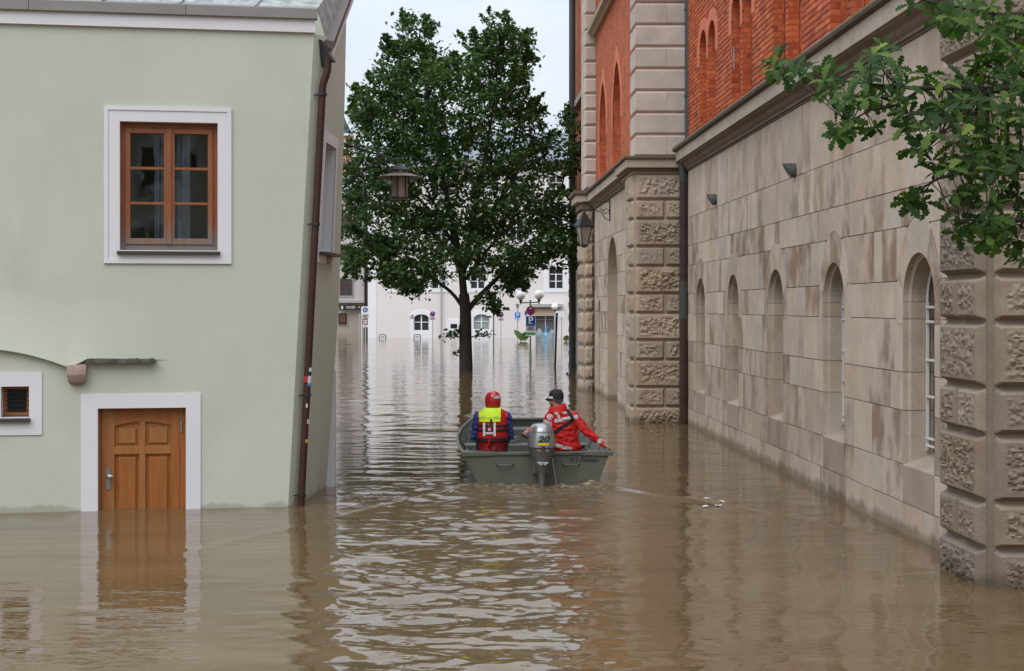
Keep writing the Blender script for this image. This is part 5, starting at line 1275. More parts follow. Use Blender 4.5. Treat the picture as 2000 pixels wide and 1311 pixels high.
# things by the entrance
def entrance_things():
    m_lf = M('fresh_leaf_green', (0.09, 0.16, 0.045), 0.6, 0.25, 3, objvar=.2)
    for cx_, n, lab, hh in ((1022, 9, 'broad-leaved green plant behind the parking signs', 1.0), (1112, 2, 'bent green leaves poking from the water by the brick building', .55)):
        Y = 105.0; t = thing('leafy_plant', (PX(cx_, Y), Y, 0), lab, 'plant')
        for k in range(n):
            a = rnd.uniform(0, 6.28); L_ = hh * rnd.uniform(.5, 1.0); d = Vector((math.cos(a) * .45, math.sin(a) * .3, 1)).normalized(); s = d.cross(Vector((0, 1, .2))).normalized(); o = Vector((PX(cx_, Y) + rnd.uniform(-.2, .2), Y, .0 + rnd.uniform(0, .2)))
            b = MB(); b.grid(lambda u, v: o + d * L_ * v + s * (u - .5) * .42 * math.sin(math.pi * min(1, v * .97 + .03)) ** .7 + Vector((0, 0, -.12 * v * v * L_)) + Vector((math.cos(a), math.sin(a), 0)) * .15 * v * v * L_, 4, 8); b.build('leaf', m_lf, t, smooth=60, recalc=False)
    Y = 103.0; t = thing('stand_pipe', (PX(1066, Y), Y, 0), 'light blue stand with a round head in front of the entrance', 'stand'); m_lb = M('light_blue_paint', (0.13, 0.42, 0.72), 0.5, 0.08)
    x = PX(1066, Y); b = MB(); b.tube([(x, Y, -.5), (x, Y, PZ(636, Y))], .05, 10); b.build('post', m_lb, t, smooth=50); b = MB(); b.tube([(x, Y - .05, PZ(653, Y)), (x, Y + .1, PZ(653, Y))], .2, 16); b.build('round_head', m_lb, t, smooth=40); plate((x, Y - .06, PZ(653, Y)), .13, .18, m_swhite, t, 'white_label', .01)
    t = thing('folded_tarpaulin', (PX(1064, 106), 106, 0), 'crumpled grey tarpaulin over furniture at the flooded entrance', 'tarpaulin'); b = MB()
    def cr(u, v):
        n = mnoise.noise(Vector((u * 6, v * 4, 1.3))) * .35 + mnoise.noise(Vector((u * 15, v * 9, 4))) * .12
        return Vector((PX(1047 + 36 * u, 106), 106 - .5 + v * .9 + n * .4, -.3 + (.95 + .25 * math.sin(u * 9)) * (1 - (2 * v - 1) ** 2) ** .6 + n * .35))
    b.grid(cr, 36, 18); b.build('sheet', M('grey_tarp', (0.20, 0.24, 0.26), 0.45, 0.4, 3), t, smooth=30, recalc=False)
entrance_things()

# ------------------------------------------------------------------ lanterns on the two buildings
m_iron = M('black_iron', (0.03, 0.028, 0.027), 0.5, 0.15, 8); m_lglass = M('lantern_glass', (0.30, 0.25, 0.21), 0.25, 0.15, 6)
def left_lantern():
    Y = 22.0; c = P(780, 350, Y); Z_ = lambda py: PZ(py, Y); X_ = lambda px: PX(px, Y); wx = -1.98
    t = thing('wall_lantern', (wx, Y, Z_(330)), 'brown hat-shaped street lantern on a curved arm beside the green house', 'lantern')
    arc = []
    for i in range(17):
        u = i / 16; px = 640 + (787 - 640) * u; py = 311 + 92 * (1 - u) ** 2.1; arc.append((X_(px), Y, Z_(py)))
    b = MB(); b.tube(arc, .016, 8); b.build('curved_arm', m_iron, t, smooth=50)
    b = MB(); b.tube([(X_(640), Y, Z_(270)), (X_(766), Y, Z_(310.5))], .014, 8); b.build('tie_rod', m_iron, t, smooth=50)
    b = MB(); b.box(wx - .05, wx + .03, Y - .04, Y + .04, Z_(420), Z_(260)); b.build('wall_plate', m_iron, t)
    x = X_(781); b = MB(); b.tube([(x, Y, Z_(311)), (x, Y, Z_(320))], .015, 8); b.lathe((x, Y, Z_(333)), [(.165, 0), (.155, .012), (.10, .05), (.035, .10), (.02, .11)], 16); b.build('cap', m_iron, t, smooth=35)
    b = MB(); b.lathe((x, Y, Z_(347)), [(.355, 0), (.35, .006), (.2, .05), (.14, .07), (.13, .068), (.19, .04), (.34, -.003)], 28, caps=False); b.build('hat_shade', M('brown_shade_enamel', (0.17, 0.13, 0.10), 0.5, 0.12), t, smooth=50, recalc=False)
    for k in range(6):
        a = 2 * math.pi * k / 6 + .25; b = MB(); b.tube([(x + .135 * math.cos(a), Y + .135 * math.sin(a), Z_(388)), (x + .135 * math.cos(a), Y + .135 * math.sin(a), Z_(333))], .009, 6); b.build('cage_bar', m_iron, t)
    b = MB(); b.lathe((x, Y, Z_(387)), [(.122, 0), (.122, Z_(334) - Z_(387))], 20); b.build('glass_cylinder', m_lglass, t, smooth=50)
    b = MB(); b.lathe((x, Y, Z_(389)), [(.14, 0), (.14, .02), (.125, .03)], 20); b.build('bottom_ring', m_iron, t, smooth=40)
    for k in range(5): b = MB(); b.lathe((x, Y, Z_(383) + k * .045), [(.05, 0), (.055, .012), (.05, .024)], 14); b.build('reflector_ring', m_iron, t, smooth=40)
left_lantern()
def right_lantern():
    Y = 38.4; Z_ = lambda py: PZ(py, Y); X_ = lambda px: PX(px, Y)
    t = thing('wall_lantern', (XW, Y, Z_(410)), 'black four-sided lantern on a scrolled bracket on the stone wall', 'lantern')
    b = MB(); b.tube([(XW, Y, Z_(394.5)), (X_(1137), Y, Z_(394.5))], .014, 8); b.tube([(XW - .02, Y, Z_(388)), (XW - .02, Y, Z_(432))], .018, 8); b.build('bracket', m_iron, t, smooth=50)
    pts = [(X_(px), Y, Z_(py)) for px, py in ((1142, 396), (1155, 405), (1168, 413), (1174, 414.5), (1177, 411), (1174, 408), (1171, 410))]
    b = MB(); b.tube(pts, .012, 8); pts2 = [(X_(1183) + .10 * (1 - i / 22) * math.cos(-.6 + i * .42), Y, Z_(414) + .10 * (1 - i / 26) * math.sin(-.6 + i * .42)) for i in range(18)]; b.tube(pts2, .011, 8); b.tube([(X_(1175), Y, Z_(414)), (X_(1178), Y, Z_(422)), (X_(1184), Y, Z_(428)), (X_(1189), Y, Z_(431))], .012, 8); b.build('scroll', m_iron, t, smooth=50)
    x = X_(1140.5); zc = lambda py: Z_(py)
    b = MB(); b.tube([(x, Y, Z_(395)), (x, Y, Z_(413))], .013, 8); b.lathe((x, Y, Z_(417)), [(.02, 0), (.045, .02), (.02, .05), (.02, .08)], 10); b.build('hanger', m_iron, t, smooth=50)
    a0 = math.pi / 4 + .3
    b = MB(); b.lathe((x, Y, 0), [(.285, Z_(443)), (.29, Z_(441)), (.19, Z_(428)), (.13, Z_(426)), (.13, Z_(424)), (.05, Z_(415))], 4, ang0=a0); b.build('roof', m_iron, t)
    b = MB(); b.lathe((x, Y, 0), [(.105, Z_(478)), (.225, Z_(443.5))], 4, ang0=a0); b.build('glass_body', m_lglass, t)
    for k in range(4):
        a = a0 + k * math.pi / 2; b = MB(); b.tube([(x + .11 * math.cos(a), Y + .11 * math.sin(a), Z_(479)), (x + .235 * math.cos(a), Y + .235 * math.sin(a), Z_(443))], .016, 6); b.build('edge_bar', m_iron, t)
    b = MB(); b.lathe((x, Y, 0), [(.03, Z_(484)), (.13, Z_(481)), (.13, Z_(478))], 4, ang0=a0); b.build('base', m_iron, t)
right_lantern()

# ------------------------------------------------------------------ the house across the street behind the photographer, mirrored in the panes
def mirrored_house():
    Y = -14.0; t = thing('reflected_house', (0, Y, 0), 'cream house across the street seen only as a reflection in the wooden window', 'house'); m_ = M('cream_render', (0.5, 0.45, 0.37), 0.9, 0.1, 0.6)
    b = MB(); b.box(-7, 7, Y - 8, Y, -1, 9.2); b.build('wall', m_, t)
    r = MB(); r.hexa([(-7.4, Y - 8.4, 9.2), (7.4, Y - 8.4, 9.2), (7.4, Y + .5, 9.2), (-7.4, Y + .5, 9.2), (-6, Y - 4.2, 12.5), (6, Y - 4.2, 12.5), (6, Y - 3.8, 12.5), (-6, Y - 3.8, 12.5)]); r.build('roof', m_cornd, t)
    for x in (-5.2, -2.6, 0.0, 2.6, 5.2):
        for z in (1.2, 4.0, 6.6):
            f = MB(); f.box(x - .75, x + .75, Y + .005, Y + .06, z - .2, z + 1.7); w_ = f.build('window', m_white, t); g = MB(); g.box(x - .5, x + .5, Y + .062, Y + .075, z, z + 1.45); g.build('pane', m_winpane, w_); k = MB(); k.box(x - .03, x + .03, Y + .076, Y + .1, z, z + 1.45); k.build('glazing_bar', m_white, w_)
mirrored_house()
# ================================================================== trees
def leaf_mat(name, stops, island=True, trans=0.25, rough=0.5):
    m, t, b = shader(name)
    src = t.nodes.new('ShaderNodeNewGeometry').outputs['Random Per Island'] if island else t.nodes.new('ShaderNodeObjectInfo').outputs['Random']
    c = ramp(t, src, stops); c = nodemix(t, 1.0, c, ramp(t, noise(t, wpos(t), 0.9, 3), [(0.3, 0.75), (0.7, 1.25)]), 'MULTIPLY')
    t.links.new(c, b.inputs['Base Color']); b.inputs['Roughness'].default_value = rough; b.inputs['Specular IOR Level'].default_value = 0.22
    tr = t.nodes.new('ShaderNodeBsdfTranslucent'); t.links.new(nodemix(t, 1.0, c, (1.3, 1.5, 0.5), 'MULTIPLY'), tr.inputs[0])
    mx_ = t.nodes.new('ShaderNodeMixShader'); mx_.inputs[0].default_value = trans; t.links.new(b.outputs[0], mx_.inputs[1]); t.links.new(tr.outputs[0], mx_.inputs[2])
    t.links.new(mx_.outputs[0], t.nodes['Material Output'].inputs[0]); return m
m_leaf = leaf_mat('alder_leaf', [(0.0, (0.024, 0.052, 0.020)), (0.45, (0.046, 0.090, 0.032)), (0.8, (0.074, 0.130, 0.044)), (1.0, (0.13, 0.20, 0.065))], True, 0.42)
m_bark = M('dark_bark', (0.036, 0.029, 0.022), 0.9, 0.45, 5, 0.8, 22, dist=0.02, stretch=(1, 1, 0.25))
def square_tree():
    Y = 56.0; base = P(910, 725, Y); g = np.random.default_rng(3)
    t = thing('square_tree', base, 'broad dark green tree standing in the flooded square behind the boat', 'tree')
    dl = {}
    def limb(pts, r0, r1, name='limb', dz=0.0, par=None):
        n = len(pts); V_ = [P(x, y, Y) + Vector((0, dz * (i / (n - 1)) + rnd.uniform(-.1, .1) * (i > 0), 0)) for i, (x, y) in enumerate(pts)]
        # smooth subdivision
        W = []
        for i in range(n - 1):
            p0, p1, p2, p3 = V_[max(i - 1, 0)], V_[i], V_[i + 1], V_[min(i + 2, n - 1)]
            for k in range(4):
                u = k / 4; W.append(0.5 * ((2 * p1) + (p2 - p0) * u + (2 * p0 - 5 * p1 + 4 * p2 - p3) * u * u + (3 * p1 - p0 - 3 * p2 + p3) * u ** 3))
        W.append(V_[-1]); m_ = len(W); rr = [r0 + (r1 - r0) * (i / (m_ - 1)) ** .8 for i in range(m_)]
        return W, rr
    trunk = MB(); tw, tr = limb([(909, 790), (910, 725), (909, 660), (909, 610), (906, 575)], .30, .20); trunk.tube(tw, [max(q, .2) if i > 3 else .30 for i, q in enumerate(tr)], 14); tk = trunk.build('trunk', m_bark, t, smooth=50)
    LB = [([(907, 590), (900, 520), (882, 420), (856, 300), (835, 190), (818, 75)], .17, .02, 0.4), ([(902, 545), (925, 430), (948, 300), (966, 190), (975, 85)], .13, .02, -0.5), ([(914, 605), (940, 575), (985, 530), (1045, 470), (1090, 400), (1112, 300)], .13, .02, 0.8),
          ([(904, 600), (880, 570), (838, 540), (775, 500), (725, 480), (690, 450)], .09, .02, -0.6), ([(897, 490), (835, 405), (765, 335), (712, 255)], .09, .02, 1.2), ([(922, 450), (990, 375), (1035, 285)], .08, .02, -1.4), ([(905, 540), (860, 470), (790, 420), (700, 390)], .08, .02, -2.6), ([(910, 545), (960, 480), (1040, 420), (1115, 450)], .08, .02, -2.6),
          ([(903, 530), (880, 450), (830, 360), (790, 260)], .08, .02, 2.8), ([(906, 530), (950, 440), (1000, 330), (1010, 230)], .08, .02, 2.8)]
    nodes = []
    for pts, r0, r1, dz in LB:
        W, rr = limb(pts, r0, r1, dz=dz); b = MB(); b.tube(W, rr, 8); b.build('limb', m_bark, t, smooth=50); nodes += W
    C = [(797, 50, 20), (800, 85, 32), (832, 60, 17), (838, 95, 30), (790, 125, 46), (842, 135, 42), (874, 115, 18), (880, 150, 24), (768, 100, 20), (958, 75, 34), (985, 60, 22), (1000, 95, 36), (1028, 75, 14), (1022, 110, 26), (925, 105, 30), (960, 125, 44), (1010, 140, 30), (780, 180, 52), (850, 190, 56), (925, 175, 50), (990, 180, 44), (742, 195, 34), (706, 215, 22), (700, 185, 14), (725, 245, 40), (790, 250, 60), (865, 260, 60), (945, 250, 56), (1015, 235, 46), (1045, 215, 20), (1040, 275, 34), (698, 290, 20), (712, 330, 42), (765, 330, 60), (840, 340, 65), (920, 340, 65), (1000, 330, 60), (1062, 330, 38), (1085, 275, 24), (1112, 225, 15), (1116, 260, 20), (1105, 325, 34), (1122, 300, 18), (692, 395, 36), (750, 410, 60), (830, 420, 62), (910, 430, 65), (990, 420, 62), (1062, 405, 50), (1108, 400, 34), (1118, 465, 26), (690, 450, 32), (705, 500, 34), (735, 480, 44), (780, 490, 50), (850, 505, 46), (930, 505, 44), (1005, 495, 50), (1068, 480, 46), (1095, 505, 26), (738, 535, 20), (800, 540, 30), (770, 545, 22), (840, 545, 24), (985, 545, 30), (1015, 540, 22), (955, 575, 20), (700, 530, 18), (815, 565, 14), (960, 600, 12)]
    cl = []
    for (x, y, r) in C:
        dist = abs(x - 900) / 240.0
        dep = 3.6 * math.sqrt(max(0.08, 1 - min(1, dist) ** 2)) * (0.5 if y < 150 else 1.0)
        k = 1 if r < 22 else (2 if r < 40 else 3)
        for q in range(k):
            o = (q + .5) / k * 2 - 1 if k > 1 else rnd.uniform(-.5, .5)
            cl.append((x + rnd.uniform(-6, 6), y + rnd.uniform(-6, 6), r, o * dep * .85 + rnd.uniform(-.5, .5)))
    NV = []; twig = MB()
    for (x, y, r, dy) in cl:
        c = P(x, y, Y) + Vector((0, dy, 0)); rm = r * Y / FPX * .93
        nd = min(nodes, key=lambda p: (p - c).length + max(0, p.z - c.z) * .8)
        md = nd.lerp(c, .5) + Vector((rnd.uniform(-.15, .15), rnd.uniform(-.15, .15), .12)); twig.tube([nd, md, c], [.035, .024, .008], 5)
        for _ in range(3):
            e = c + Vector(tuple(g.normal(0, .45, 3) * rm)); twig.tube([md.lerp(c, .6), e], [.012, .005], 4, caps=False)
        # leaf tufts in the cluster: small sprays, gaps between
        ns = int(6 + 33 * rm * rm)
        for _ in range(ns):
            v = g.normal(0, 1, 3); v /= np.linalg.norm(v); rr = rm * g.random() ** .42
            s = np.array(c) + v * rr * np.array([1.0, 1.0, 1.05])
            if mnoise.noise(Vector(tuple(s * 1.9))) < -.04 and rm > .35: continue
            k = int(g.integers(14, 26))
            pts = s + g.normal(0, .15, (k, 3)) * np.array([1.1, 1.1, .85])
            NV.append(pts)
    # shoots that break the outline
    for (x, y, r, dy) in cl:
        c = np.array(P(x, y, Y) + Vector((0, dy, 0))); rm = r * Y / FPX; out_ = np.array([(x - 905) * .02, dy * .6, (380 - y) * .014 + 1.2]); out_ /= np.linalg.norm(out_)
        for _ in range(2 if r > 30 else 3):
            d = out_ + g.normal(0, .45, 3); d /= np.linalg.norm(d); l = rm * g.uniform(1.0, 1.35) + .12; k = int(14 + 22 * l)
            s = np.linspace(.55, 1.0, k)[:, None] * l; NV.append(c + d * s + g.normal(0, 1, (k, 3)) * (.13 * (1.15 - s / l)))
            twig.tube([Vector(c), Vector(c + d * l)], [.012, .004], 4, caps=False)
    PT = np.concatenate(NV)
    # sprouts on the trunk
    sp = [P(x, y, Y) + Vector((0, -.2, 0)) for x, y in ((868, 657), (878, 652), (888, 655), (935, 655), (946, 652), (955, 656), (896, 640), (890, 690))]
    PT = np.concatenate([PT] + [np.array(q) + g.normal(0, .10, (16, 3)) for q in sp])
    for q in sp: twig.tube([P(908, 660, Y), q], [.015, .006], 4)
    twig.build('twigs', m_bark, t)['kind'] = 'stuff'
    n = len(PT); nr = g.normal(0, 1, (n, 3)); nr[:, 2] = np.abs(nr[:, 2]) * .9 + .35; nr /= np.linalg.norm(nr, axis=1)[:, None]
    a = g.normal(0, 1, (n, 3)); a -= (a * nr).sum(1)[:, None] * nr; a /= np.linalg.norm(a, axis=1)[:, None]; b = np.cross(nr, a)
    L_ = g.uniform(.05, .125, n)[:, None]; Wd = L_ * g.uniform(.5, .75, n)[:, None]; fold = nr * (Wd * .25)
    V = np.stack([PT - a * L_, PT + b * Wd + fold - a * L_ * .1, PT + a * L_, PT - b * Wd + fold - a * L_ * .1], 1).reshape(-1, 3)
    F = np.arange(n * 4, dtype=np.int32).reshape(-1, 4); o0 = np.array(base); V = V - o0
    me = bpy.data.meshes.new('crown'); me.vertices.add(len(V)); me.vertices.foreach_set('co', V.astype(np.float32).ravel()); me.loops.add(F.size); me.loops.foreach_set('vertex_index', F.ravel()); me.polygons.add(n); me.polygons.foreach_set('loop_start', np.arange(0, n * 4, 4, dtype=np.int32)); me.polygons.foreach_set('loop_total', np.full(n, 4, np.int32)); me.update(calc_edges=True)
    me.materials.append(m_leaf); o = link(me, 'crown', t, base); o['kind'] = 'stuff'
    print('tree leaves', n)
square_tree()

m_oakp = leaf_mat('oak_leaf', [(0.0, (0.022, 0.052, 0.010)), (0.5, (0.042, 0.088, 0.014)), (0.85, (0.078, 0.14, 0.021)), (1.0, (0.19, 0.26, 0.045))], False, 0.35, 0.62)
m_oakj = leaf_mat('oak_leaf_joined', [(0.0, (0.018, 0.044, 0.010)), (0.6, (0.036, 0.080, 0.014)), (1.0, (0.07, 0.135, 0.022))], True, 0.35, 0.62)
def oak_leaf_verts(L_, bend, curl):
    """lobed outline, midrib along +x, as left/right half strips"""
    prof = [(0.0, .012), (.10, .03), (.20, .13), (.27, .17), (.33, .085), (.42, .20), (.50, .27), (.56, .12), (.64, .25), (.73, .30), (.79, .15), (.88, .21), (.95, .16), (1.0, .03)]
    vs_ = []; fs = []
    for i, (x, w_) in enumerate(prof):
        zc = -bend * x * x * L_
        for s in (-1, 0, 1):
            xx = x + (.05 if s and prof[i][1] > .16 else 0) * (1 if x < .9 else 0); vs_.append((xx * L_, s * w_ * L_, zc + curl * abs(s) * w_ * L_ + (.012 * math.sin(i * 2.1) * L_ if s else 0)))
        if i:
            a = (i - 1) * 3; b = i * 3; fs += [(a, b, b + 1, a + 1), (a + 1, b + 1, b + 2, a + 2)]
    return vs_, fs
def oak():
    g = random.Random(23)
    t = thing('oak_tree', (4.9, 7.6, 0), 'oak with lobed green leaves reaching in from the upper right', 'tree')
    tr = MB(); tr.tube([(5.0, 7.5, -1), (4.9, 7.6, 1.5), (4.85, 7.7, 3.5), (4.6, 7.9, 5.5), (4.7, 8.2, 8)], [.24, .2, .17, .12, .05], 12); tr.build('trunk', m_bark, t, smooth=50)
    pd = lambda x, y, Y: P(x, y, Y)
    limbs = [([(4.85, 7.7, 3.4), tuple(pd(2100, 175, 8.2)), tuple(pd(1980, 178, 8.3)), tuple(pd(1880, 172, 8.4)), tuple(pd(1780, 172, 8.5)), tuple(pd(1700, 165, 8.6)), tuple(pd(1630, 156, 8.7)), tuple(pd(1560, 144, 8.8)), tuple(pd(1525, 133, 8.8))], [.05, .032, .024, .018, .013, .009, .006, .004, .003]),
             ([(4.85, 7.7, 3.0), tuple(pd(2120, 330, 8.0)), tuple(pd(1990, 320, 8.1)), tuple(pd(1900, 330, 8.2)), tuple(pd(1830, 350, 8.3)), tuple(pd(1775, 385, 8.3))], [.045, .03, .02, .014, .008, .003]),
             ([(4.85, 7.7, 2.9), tuple(pd(2130, 440, 7.9)), tuple(pd(2000, 430, 8.0)), tuple(pd(1930, 430, 8.0)), tuple(pd(1860, 430, 8.1))], [.04, .022, .014, .009, .004]),
             ([tuple(pd(1930, 176, 8.35)), tuple(pd(1880, 225, 8.3)), tuple(pd(1835, 265, 8.2)), tuple(pd(1800, 302, 8.2))], [.014, .01, .007, .003]),
             ([tuple(pd(1800, 173, 8.5)), tuple(pd(1755, 205, 8.4)), tuple(pd(1700, 215, 8.4)), tuple(pd(1645, 245, 8.4))], [.010, .008, .006, .003]),
             ([tuple(pd(1760, 171, 8.5)), tuple(pd(1730, 145, 8.6)), tuple(pd(1705, 110, 8.6))], [.008, .005, .003]),
             ([(4.8, 7.75, 4.2), tuple(pd(2090, 20, 8.2)), tuple(pd(1960, 30, 8.3)), tuple(pd(1860, 12, 8.4)), tuple(pd(1780, -5, 8.5))], [.045, .026, .016, .009, .004])]
    LP = []
    for pts, rr in limbs:
        b = MB(); b.tube(pts, rr, 8); b.build('branch', m_bark, t, smooth=50)
        for i in range(1 if len(pts) > 4 else 0, len(pts) - 1):
            for k in range(5): LP.append(Vector(pts[i]).lerp(Vector(pts[i + 1]), k / 5))
    C = [(1512, 122, 12, 2), (1530, 130, 22, 5), (1560, 145, 22, 6), (1600, 150, 30, 8), (1635, 170, 34, 9), (1680, 175, 36, 9), (1700, 120, 30, 6), (1722, 100, 16, 2), (1720, 150, 40, 9), (1690, 215, 40, 10), (1640, 235, 26, 6), (1645, 262, 14, 2), (1740, 215, 44, 10), (1775, 190, 40, 9), (1700, 250, 22, 4), (1765, 245, 18, 3), (1830, 185, 50, 13), (1885, 200, 55, 14), (1790, 255, 16, 3), (1830, 270, 40, 9), (1870, 280, 55, 14), (1800, 300, 22, 4), (1830, 330, 26, 6), (1925, 180, 60, 18), (1975, 190, 60, 20), (1930, 260, 60, 18), (1985, 270, 60, 20), (1890, 335, 45, 13), (1940, 340, 55, 16), (1985, 350, 50, 16), (1780, 392, 24, 5), (1820, 395, 28, 6), (1860, 400, 24, 4), (1920, 400, 40, 8), (1975, 410, 40, 10), (1880, 440, 26, 5), (1920, 450, 34, 7), (1965, 440, 40, 9), (1990, 470, 30, 7), (1995, 500, 14, 2), (1775, 2, 26, 4), (1830, 10, 34, 7), (1880, 25, 34, 7), (1910, 60, 18, 2), (1940, 45, 45, 9), (1985, 60, 50, 13), (1960, 110, 45, 10), (1995, 130, 45, 12), (1910, 110, 24, 3), (1905, 150, 34, 6)]
    mes = []
    for k in range(4):
        v, f = oak_leaf_verts(.103, .25 + .12 * k, .25); b = MB(); b.add(v, f); mes.append(b.mesh('leaf', m_oakp, smooth=60, recalc=False))
    leaves = []; tw = MB()
    for (x, y, r, n) in C:
        for _ in range(max(2, int(n * (.58 if x < 1800 else .62)))):
            a = g.uniform(0, 6.28); q = math.sqrt(g.random()) * r
            c = P(x + q * math.cos(a), y + q * math.sin(a), 8.3 + g.uniform(-.75, .75) * min(1, r / 45))
            nd = min(LP, key=lambda p: (p - c).length); tw.tube([nd, nd.lerp(c, .5) + Vector((0, 0, .02)), c], [.004, .003, .0018], 4, caps=False)
            ax = (c - nd); ax = ax.normalized() if ax.length > .01 else Vector((0, 0, 1))
            ax = (ax + Vector((g.uniform(-.4, .4), g.uniform(-.4, .4), g.uniform(0, .5)))).normalized(); e1 = ax.orthogonal().normalized(); e2 = ax.cross(e1)
            k = g.randint(4, 6); ph = g.uniform(0, 6.28)
            for j in range(k):
                th = ph + 2 * math.pi * j / k + g.uniform(-.3, .3); d = (ax * g.uniform(.15, .8) + e1 * math.cos(th) + e2 * math.sin(th)).normalized()
                up_ = (ax * 1.0 + Vector((0, 0, .9)) + Vector((g.uniform(-.3, .3), g.uniform(-.5, .1), g.uniform(-.2, .2)))); up_ = (up_ - d * up_.dot(d)).normalized(); s = up_.cross(d)
                M4 = Matrix((d, s, up_)).transposed(); leaves.append((c, M4, g.uniform(.5, 1.1)))
    # leaves nearest the camera are separate parts, the rest one joined mass
    leaves.sort(key=lambda l: l[0].y - 0.25 * g.random()); jb = MB()
    for i, (c, M3, s) in enumerate(leaves):
        if i < 300:
            o = link(mes[i % 4], 'leaf', t, c); o.rotation_euler = M3.to_euler(); o.scale = (s, s, s)
        else:
            v, f = oak_leaf_verts(.103 * s, .2 + .4 * g.random(), .25); jb.add([c + M3 @ Vector(q) for q in v], f)
    o = jb.build('foliage', m_oakj, t, recalc=False, smooth=60); o['kind'] = 'stuff'
    tw.build('twigs', m_bark, t)['kind'] = 'stuff'
    print('oak leaves', len(leaves))
oak()
# ================================================================== the boat
from mathutils.bvhtree import BVHTree
m_hull = M('olive_grey_boat_paint', (0.112, 0.122, 0.092), 0.42, 0.22, 6, 0.12, 30, spec=0.45, stretch=(1, 1, 2)); m_hullin = M('pale_olive_boat_inside', (0.125, 0.145, 0.12), 0.5, 0.15, 5, spec=0.4)
m_alu = M('bare_aluminium', (0.36, 0.37, 0.36), 0.35, 0.15, 6, metal=0.8)
B0 = Vector((1.15, 20.33, 0.0)); YAW = R(2.5); _c, _s = math.cos(YAW), math.sin(YAW)
def BT(x, y, z): return B0 + Vector((x * _c - y * _s, x * _s + y * _c, z))
boat = thing('jon_boat', B0, 'olive green flat-bottomed aluminium boat carrying two rescuers', 'boat')
ST_ = [(0.0, 1.03, .79, .435, -.14), (.5, 1.05, .80, .44, -.14), (1.2, 1.06, .80, .45, -.14), (2.0, 1.04, .78, .485, -.13), (2.7, .95, .70, .55, -.06), (3.2, .82, .58, .61, .08), (3.5, .74, .48, .64, .22)]
def hull():
    mb = MB()
    def ring(st, k):
        y, ht, hb_, zt, zb_ = st; o = .028 * k
        mid = .5; zm = zb_ + (zt - zb_) * .45; hm = hb_ + (ht - hb_) * .5
        return [BT(-ht + o, y, zt), BT(-hm + o, y, zm), BT(-hb_ + o, y, zb_ + o), BT(hb_ - o, y, zb_ + o), BT(hm - o, y, zm), BT(ht - o, y, zt)]
    for k, m in ((0, 0), (1, 1)):
        rs = [ring(s, k) for s in ST_]
        for a, b in zip(rs, rs[1:]):
            for i in range(5): mb.poly([a[i], a[i + 1], b[i + 1], b[i]], m)
        mb.poly(rs[0] if k else rs[0], m) if k == 0 else None
        mb.poly(rs[-1], m)
    tr = ring((.035,) + ST_[0][1:], 1); mb.poly(tr, 1)
    h = mb.build('hull', [m_hull, m_hullin], boat, recalc=False)
    # strakes pressed into the sides
    for s in (-1, 1):
        b = MB(); b.tube([BT(s * (st[1] + .012), st[0], st[3] - .005) for st in ST_], .026, 10); b.build('gunwale', m_hull, boat, smooth=50)
        b = MB(); b.tube([BT(s * (st[1] - .045 - .24 * .35), st[0] + .05, st[3] - .14) for st in ST_[:-1]], .012, 6); b.build('side_strake', m_hullin, boat, smooth=50)
        for yy in (.9, 1.7, 2.4):
            st = min(ST_, key=lambda q: abs(q[0] - yy)); b = MB(); b.tube([BT(s * (st[1] - .04), yy, st[3] - .02), BT(s * (st[2] - .02), yy, .0)], .014, 6); b.build('rib', m_hullin, boat, smooth=50)
    b = MB(); b.tube([BT(-.74, 3.5, .64), BT(.74, 3.5, .64)], .026, 10); b.build('bow_rail', m_hull, boat, smooth=50)
    b = MB(); b.hexa([BT(-1.06, -.026, .402), BT(1.06, -.026, .402), BT(1.06, .05, .402), BT(-1.06, .05, .402), BT(-1.075, -.026, .447), BT(1.075, -.026, .447), BT(1.075, .05, .447), BT(-1.075, .05, .447)]); b.build('transom_cap', m_hull, boat, bevel=.01)
    for s in (-1, 1):
        b = MB(); b.hexa([BT(s * .60, -.032, .398), BT(s * 1.07, -.032, .385), BT(s * 1.07, .2, .385), BT(s * .60, .06, .398), BT(s * .60, -.032, .4505), BT(s * 1.085, -.032, .452), BT(s * 1.085, .3, .452), BT(s * .60, .06, .4505)]); b.build('corner_plate', m_hull, boat, bevel=.008)
        hx = s * .47; b = MB(); b.tube([BT(hx - .105, -.04, .285), BT(hx - .085, -.055, .268), BT(hx, -.06, .262), BT(hx + .085, -.055, .268), BT(hx + .105, -.04, .285)], .010, 8)
        for q in (-.11, .11): b.tube([BT(hx + q, -.001, .288), BT(hx + q, -.022, .288)], .022, 10)
        b.build('handle', m_hull, boat, smooth=45)
    b = MB()
    for k in range(9):
        for z in (.10, .135):
            x = -.72 + 1.44 * k / 8
            if abs(x) > .12: b.sphere(BT(x + (.01 if z > .12 else 0), -.002, z), .0085, 8, 5)
    b.build('rivets', m_hull, boat, smooth=60)['kind'] = 'stuff'
    for (y0, y1, z) in ((.12, .52, .36), (1.75, 2.1, .38), (2.95, 3.48, .52)):
        st0 = min(ST_, key=lambda q: abs(q[0] - y0)); st1 = min(ST_, key=lambda q: abs(q[0] - y1)); f = lambda st, z_: st[2] + (st[1] - st[2]) * (z_ - st[4]) / (st[3] - st[4]) - .04
        a, c = f(st0, z), f(st1, z); a2, c2 = f(st0, z - .3) if z < .5 else a - .05, f(st1, z - .3) if z < .5 else c - .05
        b = MB(); b.hexa([BT(-a2, y0 + .02, z - .26), BT(a2, y0 + .02, z - .26), BT(c2, y1 - .02, z - .26), BT(-c2, y1 - .02, z - .26), BT(-a, y0, z), BT(a, y0, z), BT(c, y1, z), BT(-c, y1, z)]); b.build('bench', m_hullin, boat, bevel=.012)
